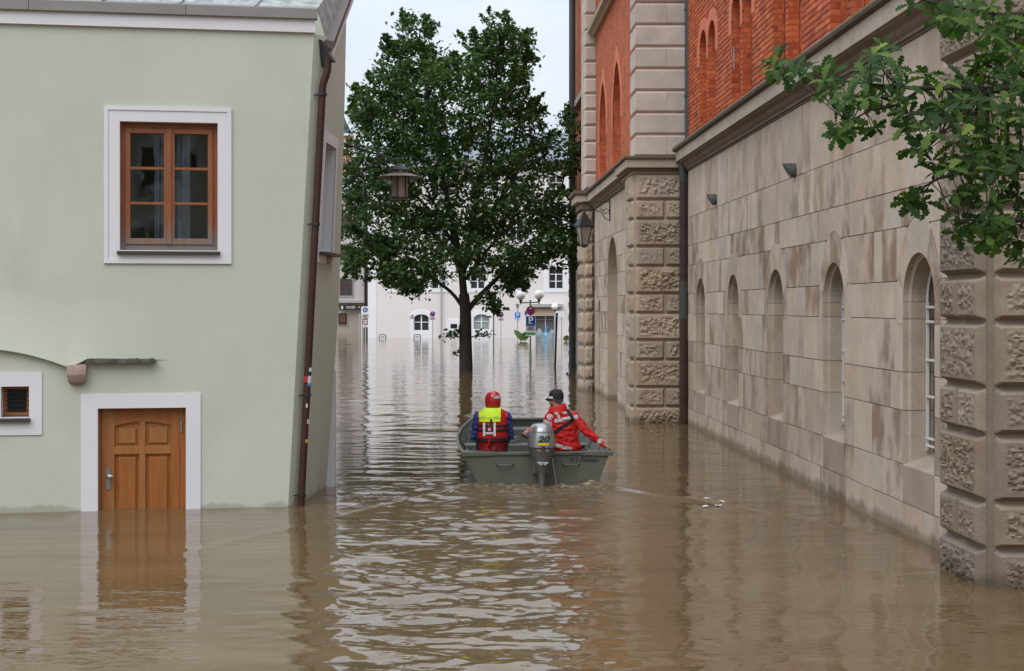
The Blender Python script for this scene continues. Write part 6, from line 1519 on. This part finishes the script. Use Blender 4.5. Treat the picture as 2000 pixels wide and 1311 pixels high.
    lettering('KV-Passau', .098, m_ink, boat, BT(.665, -.006, .330), right=(_c, _s, 0), bold=.0016, sx=1.0)
    b = MB(); b.box(0, 1, 0, 1, 0, 1)
    pl = MB(); pl.hexa([BT(.48, -.043, .43), BT(.64, -.043, .43), BT(.64, .0, .43), BT(.48, .0, .43), BT(.48, -.043, .455), BT(.64, -.043, .455), BT(.64, .0, .455), BT(.48, .0, .455)]); pl.build('transom_pad', m_hullin, boat, bevel=.006)
hull()
def rope():
    g = random.Random(4); pts = []
    for i in range(120): a = i * .42; r = .13 + .05 * math.sin(i * .31); pts.append(BT(-.30 + r * 1.3 * math.cos(a) + g.uniform(-.01, .01), 2.05 + r * .8 * math.sin(a), .40 + .03 * (i / 120) + .05 * abs(math.sin(i * .23))))
    b = MB(); b.tube(pts, .009, 6); o = b.build('rope_coil', M('grey_rope', (0.22, 0.24, 0.24), 0.9, 0.3, 20), None, smooth=60); tag(o, 'coiled grey rope lying on the middle bench of the boat', 'rope')
rope()
# ------------------------------------------------------------------ outboard motor
m_cowl = M('silver_motor_paint', (0.34, 0.345, 0.35), 0.28, 0.06, 3, metal=0.65, coat=0.4); m_cowld = M('grey_motor_casing', (0.20, 0.205, 0.205), 0.38, 0.08, 3, metal=0.5); m_yel = M('yellow_sticker', (0.75, 0.50, 0.03), 0.5, 0.05)
mo = thing('outboard_motor', BT(.03, -.2, 0), 'silver outboard motor marked 20 clamped to the boat transom', 'motor')
PRO = [(.874, .045, .06), (.868, .085, .11), (.852, .128, .17), (.82, .147, .205), (.774, .160, .225), (.70, .180, .245), (.64, .192, .25), (.552, .197, .25)]
PRL = [(.545, .186, .235), (.50, .180, .225), (.415, .142, .18), (.294, .095, .13), (.215, .072, .11), (.20, .062, .10), (.057, .043, .085), (-.05, .036, .08), (-.3, .034, .09)]
def sup(z, a, b, n=36, e=2.7):
    r = []
    for k in range(n):
        t = 2 * math.pi * k / n; c, s = math.cos(t), math.sin(t)
        r.append(BT(.03 + a * math.copysign(abs(c) ** (2 / e), c), -.24 + b * math.copysign(abs(s) ** (2 / e), s), z))
    return r
def cowl_y(x, z):
    for (z0, a0, b0), (z1, a1, b1) in zip(PRO, PRO[1:]):
        if z1 <= z <= z0:
            k = (z - z1) / (z0 - z1); a, b = a1 + (a0 - a1) * k, b1 + (b0 - b1) * k
            return -.24 - b * max(0, 1 - abs(x / a) ** 2.7) ** (1 / 2.7)
    return -.5
def motor():
    b = MB(); b.loft([sup(*p) for p in PRO]); c = b.build('cowl', m_cowl, mo, smooth=40)
    b = MB(); b.loft([sup(*p) for p in PRL]); b.build('leg_casing', m_cowld, mo, smooth=40)
    b = MB(); b.loft([sup(.552, .1985, .252), sup(.544, .1985, .252)]); b.build('cowl_seam', m_black, mo)
    def onc(me, x0, z0, name, mt, off=.003):
        for v in me.vertices:
            x, z = v.co.x + x0, v.co.y + z0; v.co = BT(.03 + x, cowl_y(x, z) - off, z)
        me.materials.clear(); me.materials.append(mt); o = bpy.data.objects.new(name, me); col.objects.link(o); ORG[o.name] = Vector((0, 0, 0)); o.parent = c; o.location = -worg(c); return o
    onc(text_mesh('20', .115, .005, .25, sx=1.35), .0, .665, 'numeral', m_ink, .005)
    def patch(w_, h, x0, z0, name, mt, off=.004):
        p = MB(); p.grid(lambda u, v: Vector(((u - .5) * w_, (v - .5) * h, 0)), 12, 3); return onc(p.mesh(name, mt, recalc=False), x0, z0, name, mt, off)
    patch(.15, .035, .0, .602, 'yellow_label', m_yel); patch(.27, .022, 0, .765, 'cowl_crease', m_cowld, .004)
    b = MB(); b.hexa([BT(.005, -.515, .51), BT(.055, -.515, .51), BT(.055, -.46, .51), BT(.005, -.46, .51), BT(.01, -.51, .575), BT(.05, -.51, .575), BT(.05, -.46, .575), BT(.01, -.46, .575)]); b.box(0, 0.001, 0, .001, -5, -4.99) if False else None; b.build('cowl_latch', m_dark, mo, bevel=.006)
    b = MB(); b.hexa([BT(-.05, -.47, .485), BT(.11, -.47, .485), BT(.11, -.40, .485), BT(-.05, -.40, .485), BT(-.06, -.48, .53), BT(.12, -.48, .53), BT(.12, -.42, .53), BT(-.06, -.42, .53)]); b.build('latch_housing', m_cowl, mo, bevel=.01)
    b = MB(); b.hexa([BT(-.015, -.425, .30), BT(.075, -.425, .30), BT(.09, -.33, .29), BT(-.03, -.33, .29), BT(-.06, -.415, .345), BT(.12, -.415, .345), BT(.10, -.33, .35), BT(-.04, -.33, .35)]); b.build('water_outlet_plate', m_cowl, mo, bevel=.008)
    b = MB(); b.tube([BT(.03, -.43, .322), BT(.03, -.41, .322)], .011, 10); b.build('outlet_hole', m_black, mo)
    b = MB(); b.hexa([BT(-.08, -.12, .15), BT(.14, -.12, .15), BT(.14, .0, .15), BT(-.08, .0, .15), BT(-.08, -.14, .46), BT(.14, -.14, .46), BT(.14, .08, .46), BT(-.08, .08, .46)]); b.build('clamp_bracket', m_cowld, mo, bevel=.01)
    b = MB(); b.tube([BT(-.06, -.05, .60), BT(-.15, .08, .655), BT(-.20, .19, .675)], [.03, .026, .022], 10); b.build('tiller_arm', m_dark, mo, smooth=50)
    b = MB(); b.tube([BT(.16, -.40, .40), BT(.20, -.36, .2), BT(.24, -.33, -.05)], .003, 5); b.build('pull_cord', m_sgrey, mo)
    b = MB(); b.hexa([BT(-.06, -.5, -.26), BT(.12, -.5, -.26), BT(.10, -.1, -.26), BT(-.04, -.1, -.26), BT(-.06, -.5, -.25), BT(.12, -.5, -.25), BT(.10, -.1, -.25), BT(-.04, -.1, -.25)]); b.build('anti_ventilation_plate', m_cowld, mo)
motor()
# ------------------------------------------------------------------ people
m_red = M('red_jacket_cloth', (0.50, 0.016, 0.014), 0.6, 0.18, 6, 0.35, 14, dist=0.03, spec=0.3); m_dred = M('dark_red_suit', (0.19, 0.012, 0.014), 0.65, 0.2, 6, 0.3, 14, dist=0.03); m_blue = M('blue_suit_sleeve', (0.030, 0.042, 0.20), 0.6, 0.18, 6, 0.35, 14, dist=0.03)
m_skin = M('skin', (0.42, 0.21, 0.145), 0.5, 0.1, 12); m_hi = M('hi_vis_yellow', (0.62, 0.88, 0.03), 0.6, 0.06, 6); m_refl = M('reflective_band', (0.50, 0.50, 0.50), 0.45, 0.08, 8); m_web = M('black_webbing', (0.016, 0.016, 0.018), 0.7, 0.2, 12); m_hel = M('red_helmet_shell', (0.42, 0.012, 0.014), 0.22, 0.06, 3, coat=0.5); m_hair = M('greying_hair', (0.10, 0.085, 0.075), 0.8, 0.3, 40); m_trou = M('dark_trousers', (0.10, 0.012, 0.014), 0.7, 0.2, 6)
def sculpt(name, mb, voxel, parent, mats, classify, smooth_it=3, skin=1):
    me = mb.mesh(name, mats[0]); o = bpy.data.objects.new(name, me); col.objects.link(o)
    rm_ = o.modifiers.new('r', 'REMESH'); rm_.mode = 'VOXEL'; rm_.voxel_size = voxel
    s_ = o.modifiers.new('s', 'SMOOTH'); s_.iterations = smooth_it; s_.factor = .5
    ev = bpy.data.meshes.new_from_object(o.evaluated_get(bpy.context.evaluated_depsgraph_get())); bpy.data.objects.remove(o)
    ev.materials.clear()
    for m in mats: ev.materials.append(m)
    ev.polygons.foreach_set('material_index', [classify(p.center) for p in ev.polygons]); ev.polygons.foreach_set('use_smooth', [True] * len(ev.polygons))
    vc = set()
    for p in ev.polygons:
        if p.material_index != skin: vc.update(p.vertices)
    ns_ = [v.normal.copy() for v in ev.vertices]
    for i in vc:                              # folds and creases of the cloth
        v = ev.vertices[i]; q = v.co
        d = abs(mnoise.noise(Vector((q.x * 9, q.y * 9, q.z * 14)))) * .030 + mnoise.noise(q * 22) * .008 - .009
        v.co = q + ns_[i] * d
    bm = bmesh.new(); bm.from_mesh(ev); bvh = BVHTree.FromBMesh(bm); bm.free()
    og = worg(parent); ev.transform(Matrix.Translation(-og)); ev.name = name
    return link(ev, name, parent, og), bvh
def ell(c, rx, ry, n=28): return [Vector((c[0] + rx * math.cos(2 * math.pi * k / n), c[1] + ry * math.sin(2 * math.pi * k / n), c[2])) for k in range(n)]
def hand(mb, wrist, dirv, palmn, L_=.085, curl=.5, side=1):
    """palm, four unequal bent fingers, thumb leaving the side of the palm"""
    d = Vector(dirv).normalized(); n = Vector(palmn); n = (n - d * n.dot(d)).normalized(); s = d.cross(n) * side; w = Vector(wrist)
    mb.capsule(w, w + d * .03, .030, .030); pc = w + d * (L_ * .55)
    M3 = Matrix((d, s, n)).transposed(); mb.sphere(pc, (L_ * .58, .043, .021), 14, 10, 0, M3)
    for k, (o, ln) in enumerate(((-.033, .068), (-.011, .078), (.011, .073), (.033, .058))):
        a = w + d * L_ + s * o * .9; sp = s * (o * .55)
        d1 = (d + sp * 4 + n * curl * .5).normalized(); b_ = a + d1 * ln * .45; d2 = (d + sp * 4 + n * curl * 1.6).normalized(); c = b_ + d2 * ln * .33; d3 = (d * (1 - curl * .4) + n * curl * 2.4).normalized(); e = c + d3 * ln * .25
        mb.capsule(a - d * .02, b_, .0105, .0095, 10); mb.capsule(b_, c, .0095, .0088, 10); mb.capsule(c, e, .0088, .0075, 10)
    t0 = w + d * .03 - s * .038; t1 = t0 + (d * .7 - s * .75 + n * .35).normalized() * .04; t2 = t1 + (d * .95 - s * .1 + n * .5).normalized() * .032
    mb.capsule(w + d * .02 - s * .02, t0, .014, .0125, 10); mb.capsule(t0, t1, .0125, .011, 10); mb.capsule(t1, t2, .011, .009, 10)
def head(mb, c, fwd, k=1.0):
    f = Vector(fwd).normalized(); up_ = Vector((0, 0, 1)); s = f.cross(up_).normalized(); c = Vector(c); M3 = Matrix((s, f, up_)).transposed()
    mb.sphere(c + up_ * .02, (.078 * k, .098 * k, .098 * k), 20, 14, 0, M3); mb.sphere(c + f * .03 - up_ * .05, (.060 * k, .070 * k, .072 * k), 18, 12, 0, M3)
    mb.capsule(c + f * .088 + up_ * .012, c + f * .112 - up_ * .028, .009, .015, 10); mb.sphere(c + f * .078 - up_ * .098, (.026, .022, .02), 10, 8, 0, M3); mb.sphere(c + f * .082 - up_ * .065, (.03, .018, .014), 10, 8, 0, M3); mb.sphere(c + f * .082 + up_ * .03, (.05, .02, .013), 10, 8, 0, M3)
    for q in (-1, 1): mb.sphere(c + s * q * .080 - up_ * .015 - f * .008, (.010, .022, .034), 10, 8, 0, M3)
    return s, f, up_
def decal(bvh, pts, wpx, Y, name, mt, parent, off=.006, nv=3, thick=.004, step=2.0):
    """strip of cloth laid on the body along a line; pts in photograph pixels at depth Y"""
    path = []
    for (a, b) in zip(pts, pts[1:]):
        L_ = math.hypot(b[0] - a[0], b[1] - a[1]); n = max(1, int(L_ / step))
        for i in range(n): path.append((a[0] + (b[0] - a[0]) * i / n, a[1] + (b[1] - a[1]) * i / n))
    path.append(pts[-1]); o = Vector((0, 0, CAMH)); rows = []
    for i, p in enumerate(path):
        q0 = path[max(i - 1, 0)]; q1 = path[min(i + 1, len(path) - 1)]; tx, ty = q1[0] - q0[0], q1[1] - q0[1]; l = math.hypot(tx, ty) or 1; nx_, ny_ = -ty / l, tx / l; row = []
        for j in range(nv + 1):
            w_ = (j / nv - .5) * wpx; tgt = P(p[0] + nx_ * w_, p[1] + ny_ * w_, Y); d = (tgt - o).normalized(); hit = bvh.ray_cast(o, d)
            row.append((hit[0] + (Vector((0, -1, 0)) * .6 + hit[1] * .4).normalized() * off) if hit[0] is not None else None)
        rows.append(row)
    allp = [v for r in rows for v in r if v is not None]
    if not allp: return None
    for r in rows:
        for j in range(len(r)):
            if r[j] is None:
                alt = [v for v in r if v is not None]; r[j] = alt[0].copy() if alt else min(allp, key=lambda v: v.z * 0 + (v - allp[0]).length).copy()
    b = MB(); m_ = nv + 1; V = [v for r in rows for v in r]; F = [(i * m_ + j, i * m_ + j + 1, (i + 1) * m_ + j + 1, (i + 1) * m_ + j) for i in range(len(rows) - 1) for j in range(nv)]
    back = [v + Vector((0, thick + off, 0)) for v in V]; b.add(V, F); k = len(V); b.add(back, [tuple(reversed(f)) for f in F])
    rim = [j for j in range(m_)] + [i * m_ + nv for i in range(1, len(rows))] + [(len(rows) - 1) * m_ + j for j in range(nv - 1, -1, -1)] + [i * m_ for i in range(len(rows) - 2, 0, -1)]
    for a, c in zip(rim, rim[1:] + rim[:1]): b.f.append((a, c, c + k, a + k)); b.m.append(0)
    return b.build(name, mt, parent, recalc=False, smooth=60)

def left_person():
    Y = 20.72; S = Vector((PX(962, Y), Y, .385)); t = thing('person', S, 'person in red helmet and life vest with yellow back panel, seated on the left', 'person'); mb = MB()
    p = lambda x, y, z: S + Vector((x, y, z))
    mb.loft([ell(p(0, .0, -.01), .15, .11), ell(p(0, 0, .04), .205, .15), ell(p(0, .0, .14), .195, .145), ell(p(0, .0, .30), .19, .135), ell(p(0, .0, .47), .205, .13), ell(p(0, 0, .56), .19, .11), ell(p(0, .005, .615), .11, .085), ell(p(0, .015, .65), .066, .066), ell(p(0, .02, .70), .06, .065)])
    hc = p(0.005, .035, .763); head(mb, hc, (-.08, 1, 0), 1.0)
    J = []
    for s in (-1, 1):
        sh, el, wr = p(s * .205, .0, .535), p(s * .262, .05, .25), p(s * .17, .30, .13); mb.capsule(p(s * .12, 0, .56), sh, .075, .075); mb.capsule(sh, el, .074, .058); mb.capsule(el, wr, .056, .040); hand(mb, wr, (-s * .3, 1, -.15), (0, -.1, -1), curl=.5, side=s)
        hp, kn, an = p(s * .11, .05, .06), p(s * .17, .46, .10), p(s * .17, .50, -.26); mb.capsule(hp, kn, .098, .070); mb.capsule(kn, an, .066, .046); mb.capsule(an, an + Vector((0, .14, -.045)), .045, .038); J.append((sh, el, wr))
    def cls(c):
        q = c - S
        if q.z > .66: return 3
        if q.y > .31 and q.z < .25 and q.z > -.02 and abs(q.x) < .24 and q.y < .42 and q.z > .05: return 3 if abs(q.x) < .16 and q.z > .12 else 2
        if abs(q.x) > .205 - .0 * q.z and q.z > .02 and q.y < .34: return 1
        if q.z < .12 and abs(q.x) > .20: return 1
        return 2 if q.z < .12 else 0
    body, bvh = sculpt('body', mb, .0085, t, [m_red, m_blue, m_dred, m_skin], cls, skin=3)
    # helmet
    h = MB(); rr = []
    for z, a, b, dy in ((-.105, .098, .085, -.012), (-.07, .112, .115, -.008), (-.02, .118, .135, 0), (.04, .118, .138, 0), (.08, .105, .124, -.003), (.115, .078, .093, -.006), (.133, .045, .055, -.008), (.139, .012, .015, -.008)): rr.append(ell(hc + Vector((0, dy, z)), a, b, 32))
    for ring in rr[:2]:
        for k, v in enumerate(ring):
            if v.y > hc.y + .05: v.y = hc.y + .05
    h.loft(rr); hl = h.build('helmet', m_hel, t, smooth=60)
    bm = bmesh.new(); hm = MB(); hm.loft(rr); me = hm.mesh('tmp', m_hel); bm.from_mesh(me); hb = BVHTree.FromBMesh(bm); bm.free(); bpy.data.meshes.remove(me)
    decal(hb, [(965, 776), (977, 776)], 6, Y, 'helmet_reflector', m_refl, hl, .003); decal(hb, [(961.5, 763), (965, 768), (965.5, 776)], 5, Y, 'helmet_stripe', M('faded_red_stripe', (0.55, 0.10, 0.12), .3, .05), hl, .003)
    nk = MB(); nk.loft([ell(p(0, .0, .60), .125, .105), ell(p(0, .008, .63), .098, .092), ell(p(0, .018, .665), .090, .090), ell(p(0, .02, .70), .092, .094)]); nk.build('suit_collar', m_dred, t, smooth=60)
    # buoyancy vest: padded shell round the trunk
    v = MB(); v.loft([ell(p(0, -.012, .185), .215, .165), ell(p(0, -.015, .23), .228, .182), ell(p(0, -.015, .34), .222, .182), ell(p(0, -.012, .46), .218, .176), ell(p(0, -.008, .56), .205, .158), ell(p(0, -.005, .625), .175, .13), ell(p(0, .005, .655), .115, .095)]); vest = v.build('life_vest', m_red, t, smooth=50)
    bm = bmesh.new(); me = v.mesh('tmp', m_red); bm.from_mesh(me); vb = BVHTree.FromBMesh(bm); bm.free(); bpy.data.meshes.remove(me)
    for z, hgt, mt, nm in ((.215, .046, m_web, 'waist_belt'), (.345, .040, m_web, 'chest_belt'), (.41, .030, m_web, 'upper_belt')):
        b = MB(); k0 = 1.02; b.loft([ell(p(0, -.015, z - hgt / 2), .226 * k0, .184 * k0, 36), ell(p(0, -.015, z + hgt / 2), .226 * k0, .184 * k0, 36)], 0, True); b.build(nm, mt, t, smooth=50)
    DX = 962 - 962
    decal(vb, [(957, 799), (957, 824)], 40, Y, 'yellow_back_panel', m_hi, t, .020, 12)
    decal(vb, [(957, 798.5), (957, 816.5)], 40.6, Y, 'yellow_flap', m_hi, t, .029, 12)
    for x in (944.2, 968): decal(vb, [(x, 800), (x, 802)], 4, Y, 'press_stud', m_refl, t, .034, 2); decal(vb, [(x, 813), (x, 815)], 4, Y, 'press_stud', m_refl, t, .034, 2)
    for x in (945.8, 966): decal(vb, [(x, 825.5), (x, 852)], 4.2, Y, 'reflective_strip', m_refl if False else M('white_reflective', (0.70, 0.70, 0.70), .5, .06), t, .014, 3)
    decal(vb, [(948.5, 846), (963.5, 846)], 4, Y, 'reflective_strip', M('white_reflective2', (0.66, 0.62, 0.62), .5, .06), t, .012)
    for x0, x1 in ((945.2, 946.6), (972.4, 970.4)): decal(bvh, [(x0, 792), (x1, 799)], 4, Y, 'shoulder_strap', m_refl, t, .045)
    decal(vb, [(959, 819), (959, 829)], 4, Y, 'pull_tab', m_web, t, .034)
    rg = MB(); c = P(956.5, 829, Y) + Vector((0, -.215, 0)); rg.tube([c + Vector((.022 * math.cos(a), 0, .026 * math.sin(a))) for a in [i * 2 * math.pi / 20 for i in range(21)]], .0035, 6); rg.build('harness_ring', m_alu, t, smooth=50)
    decal(vb, [(953.5, 839), (958.5, 839)], 5, Y, 'badge', m_refl, t, .016)
    st = MB(); q = [P(956.5, 855, Y), P(955, 862, Y), P(951, 869, Y), P(951, 873, Y), P(954, 878, Y)]; st.tube([v + Vector((0, -.20 + .02 * i * .0, 0)) for i, v in enumerate(q)], [.016, .014, .014, .017, .018], 8); st.build('tow_strap', m_red, t, smooth=50)
    for s, x in ((-1, 931.5), (1, 991)): w_ = MB(); w_.tube([P(x, 845, Y) + Vector((0, -.06, 0)), P(x + s * .3, 860, Y) + Vector((0, -.08, 0)), P(x, 876, Y) + Vector((0, -.06, 0))], .012, 8); w_.build('leg_strap', m_web, t, smooth=50)
left_person()

def right_person():
    Y = 20.7; S = P(1108, 887, Y); S.z = .385; t = thing('person', S, 'person in red jacket and black cap steering the boat on the right', 'person'); mb = MB()
    Q = lambda x, y, dy=0.0: P(x, y, Y) + Vector((0, dy, 0))
    def rg(px, py, rx, ry, dy=0): return ell(Q(px, py, dy), rx, ry)
    mb.loft([rg(1108, 884, .17, .12), rg(1107, 876, .205, .15), rg(1104, 862, .205, .15), rg(1101, 845, .200, .145), rg(1098, 828, .205, .14), rg(1096, 814, .205, .135), rg(1094, 805, .170, .115), rg(1091, 799, .105, .085, .005), rg(1089, 794, .065, .065, .01), rg(1087, 786, .060, .062, .015)])
    hc = Q(1086, 777.5, .02); hs, hf, hu = head(mb, hc, (-.86, .5, -.02), 1.0)
    rsh, rel, rwr = Q(1120, 814, .0), Q(1146, 843, -.08), Q(1174.5, 866, -.16)
    mb.capsule(Q(1108, 811), rsh, .085, .082); mb.capsule(rsh, rel, .084, .070); mb.capsule(rel, rwr, .069, .046); hand(mb, rwr + Vector((.015, 0, -.01)), (.82, -.12, -.42), (-.1, -.25, -.9), curl=.28, side=1)
    lsh, lel, lwr = Q(1074, 815, .0), Q(1063, 848, -.02), Q(1034, 839.5, -.12)
    mb.capsule(Q(1086, 811), lsh, .085, .083); mb.capsule(lsh, lel, .082, .068); mb.capsule(lel, lwr, .066, .046); hand(mb, lwr + Vector((-.01, 0, -.005)), (-.85, .0, -.35), (.3, .1, -.9), curl=.85, side=-1)
    for s in (-1, 1):
        hp, kn, an = S + Vector((s * .1, .05, .07)), S + Vector((s * .17 - .05, .47, .10)), S + Vector((s * .17 - .05, .52, -.26)); mb.capsule(hp, kn, .10, .072); mb.capsule(kn, an, .068, .048); mb.capsule(an, an + Vector((0, .14, -.045)), .046, .04)
    def near(c, a, b):
        ab = b - a; k = max(0, min(1, (c - a).dot(ab) / ab.length_squared)); return (c - (a + ab * k)).length, k
    def cls(c):
        if c.z > PZ(797, Y) and abs(c.x - hc.x) < .13: return 1
        if c.x > rwr.x + .022: return 1
        if c.x < lwr.x - .018 and c.z < .85: return 1
        d, k = near(c, rel, rwr)
        if d < .085 and .74 < k < .90 and c.x > rel.x: return 2
        d, k = near(c, lsh, lel)
        if d < .095 and .22 < k < .40 and c.x < lsh.x + .055: return 2
        zb_ = PZ(818.5, Y) + (c.x - PX(1095, Y)) * .17
        if abs(c.z - zb_) < .024 and PX(1082, Y) < c.x < PX(1128, Y): return 2
        zc = PZ(871, Y) - (c.x - PX(1096, Y)) * .25
        if abs(c.z - zc) < .024 and c.x < PX(1116, Y) and c.y < S.y + .2: return 2
        if c.z < .52 and c.y > S.y + .14: return 3
        return 0
    body, bvh = sculpt('body', mb, .0085, t, [m_red, m_skin, m_refl, m_trou], cls)
    # jacket skirt, collar, cap, strap
    cl = MB(); rings = []; n = 28
    for h_, r0, fl in ((0.0, .125, 0), (.05, .112, .0), (.085, .10, .012), (.088, .088, .012), (.03, .082, 0)):
        rings.append([Q(1090.5, 803, .0) + Vector((r0 * math.cos(a) * 1.15 - .01, r0 * math.sin(a) * .95, h_ + .030 * math.cos(a - .35) * 0 + (.022 * math.cos(a)))) for a in [2 * math.pi * k / n for k in range(n)]])
    cl.loft(rings, 0, False); cl.build('jacket_collar', m_red, t, smooth=60)
    M3 = Matrix((hs, hf, hu)).transposed()
    cp = MB(); rr = []
    for z, a, b in ((-.035, .088, .107), (.0, .092, .112), (.045, .091, .110), (.08, .079, .095), (.105, .055, .067), (.118, .025, .03), (.121, .006, .007)):
        rr.append([hc + hu * .012 + M3 @ Vector((a * math.cos(q), b * math.sin(q) - .006, z)) for q in [2 * math.pi * k / 28 for k in range(28)]])
    cp.loft(rr); cap = cp.build('cap', m_web, t, smooth=60)
    br = MB(); top = []; bot = []
    br.grid(lambda u, v: hc + M3 @ Vector(((u - .5) * .16 * (1 - .25 * v), .098 - .0 + v * (.075 - .09 * (u - .5) ** 2) - .10 * (u - .5) ** 2 * 2.5, .012 - .03 * v - .10 * (u - .5) ** 2)), 10, 5); br.grid(lambda u, v: hc + M3 @ Vector(((u - .5) * .16 * (1 - .25 * v), .098 - .0 + v * (.075 - .09 * (u - .5) ** 2) - .10 * (u - .5) ** 2 * 2.5, .006 - .03 * v - .10 * (u - .5) ** 2)), 10, 5); br.build('cap_brim', m_web, cap, smooth=60, recalc=False)
    b = MB(); b.loft([[hc + hu * .012 + M3 @ Vector((.0935 * math.cos(q), .1135 * math.sin(q) - .006, z)) for q in [R(20 + 75 * k / 12) + math.pi / 2 - R(10) for k in range(13)]] for z in (-.018, .012)], 0, False); b.build('cap_trim', m_swhite, cap, smooth=60, recalc=False)
    hr = MB(); hr.loft([[hc + M3 @ Vector((a * math.cos(q), b * math.sin(q) - .006, z)) for q in [R(195 + 150 * k / 14) for k in range(15)]] for z, a, b in ((-.07, .072, .092), (-.045, .082, .1025), (-.02, .086, .106))], 0, False); hr.build('hair', m_hair, t, smooth=60, recalc=False)
    for q in (-1, 1): e = MB(); e.sphere(hc + hs * q * .032 + hf * .090 + hu * .010, .011, 10, 8); e.build('eye', M('eye', (.6, .6, .58), .2, 0) if q < 0 else bpy.data.materials['eye'], t, smooth=60)
    decal(bvh, [(1108, 801), (1113, 808), (1120, 820)], 6.2, Y, 'shoulder_strap', m_web, t, .008); decal(bvh, [(1121, 818), (1108, 828), (1082, 846)], 7, Y, 'shoulder_strap', m_web, t, .010)
    for x0, x1 in ((1099, 1108.5), (1111, 1116.5)):
        k = x0
        while k < x1: decal(bvh, [(k, 806.6 - (k - 1099) * .10), (k + 1.5, 806.5 - (k - 1099) * .10)], 4, Y, 'back_lettering', m_swhite, t, .004, 2, step=1.0); k += 2.1
    decal(bvh, [(1077, 803), (1083, 804.5), (1091, 811), (1092, 818)], 4.5, Y, 'shoulder_reflector', m_refl, t, .005)
    # round badge on the left upper arm
    o = Vector((0, 0, CAMH))
    for r_, mt, off, nm in ((5.6, m_swhite, .006, 'badge'), (4.2, m_svio, .009, 'badge_ring'), (3.0, m_swhite, .012, 'badge_field')):
        b = MB(); pts = []
        for k in range(20):
            a = 2 * math.pi * k / 20; d = (P(1073.8 + r_ * math.cos(a), 814.5 + r_ * math.sin(a), Y) - o).normalized(); h = bvh.ray_cast(o, d)
            if h[0] is not None: pts.append(h[0] - d * off)
        if len(pts) > 5:
            c = sum(pts, Vector()) / len(pts); d = (c - o).normalized(); h = bvh.ray_cast(o, d); c = h[0] - d * off; b.add([c] + pts, [(0, i + 1, (i + 1) % len(pts) + 1) for i in range(len(pts))]); b.build(nm, mt, t, recalc=False)
    decal(bvh, [(1072.2, 814.5), (1075.4, 814.5)], 1.1, Y, 'badge_cross', m_sred, t, .016, 1, .001, 1.0); decal(bvh, [(1073.8, 812.9), (1073.8, 816.1)], 1.1, Y, 'badge_cross', m_sred, t, .017, 1, .001, 1.0)
    jk = MB(); jk.grid(lambda u, v: Q(1117 + 25 * u, 873 - 4 * u + 5 * v * (1 - .3 * u), -.08 + .10 * v) + Vector((0, .03 * math.sin(u * 7), .012 * math.sin(u * 9 + v * 3))), 14, 5); jk.grid(lambda u, v: Q(1117 + 25 * u, 875.5 - 4 * u + 5 * v * (1 - .3 * u), -.06 + .10 * v) + Vector((0, .03 * math.sin(u * 7), .012 * math.sin(u * 9 + v * 3))), 14, 5); jk.build('jacket_tail', m_red, t, smooth=60, recalc=False)
right_person()
# ------------------------------------------------------------------ small things afloat
def floats():
    m_fl = M('white_foam_flake', (0.75, 0.74, 0.72), 0.6, 0.05); m_gr = M('floating_weed', (0.05, 0.11, 0.03), 0.7, 0.3, 5); g = random.Random(9)
    for k, (px, py, lab) in enumerate(((1382, 976, 'white flake floating farthest of the four by the stone wall'), (1410, 982, 'white flake floating rightmost of the four by the stone wall'), (1379, 991, 'white flake floating nearest left of the four by the stone wall'), (1403, 990, 'larger white flake floating nearest the camera by the stone wall'))):
        Y = FPX * CAMH / (py - HY); c = P(px, py, Y); c.z = .012; b = MB(); n = 9; s = .035 if k < 3 else .05
        pts = [c + Vector((s * 1.3 * math.cos(a) * g.uniform(.6, 1.1), s * math.sin(a) * g.uniform(.6, 1.1), g.uniform(-.004, .012))) for a in [2 * math.pi * i / n for i in range(n)]]
        b.prism(pts, Vector((0, 0, .006))); o = b.build('foam_flake', m_fl, None); tag(o, lab, 'foam', 'flakes afloat by the stone wall')
    Y = FPX * CAMH / (673 - HY); c = P(681, 673, Y); t = thing('floating_weed', c, 'small green tuft of weed afloat beside the green house', 'weed')
    for k in range(14):
        a = g.uniform(0, 6.28); d = Vector((math.cos(a), math.sin(a) * .6, g.uniform(.1, .5))); L_ = g.uniform(.2, .45); s = d.cross(Vector((0, 0, 1))).normalized(); b = MB(); b.grid(lambda u, v: c + d * L_ * v + s * (u - .5) * .14 * math.sin(math.pi * (v * .9 + .05)) + Vector((0, 0, -.2 * v * v)), 2, 4); b.build('leaf', m_gr, t, recalc=False)
    for px, py, lab in ((1108, 731, 'black ball float, left one of two beside the far pier'), (1113, 734.5, 'black ball float, right one of two beside the far pier')):
        Y = FPX * CAMH / (py - HY); c = P(px, py, Y); c.z = .02; t = thing('float_ball', c, lab, 'float', 'black floats by the far pier'); b = MB(); b.sphere(c, (.05, .05, .045), 14, 10); b.build('ball', m_web, t, smooth=60); b = MB(); b.tube([c + Vector((0, 0, .04)), c + Vector((.01, 0, .06))], .012, 8); b.build('eyelet', m_web, t)
floats()
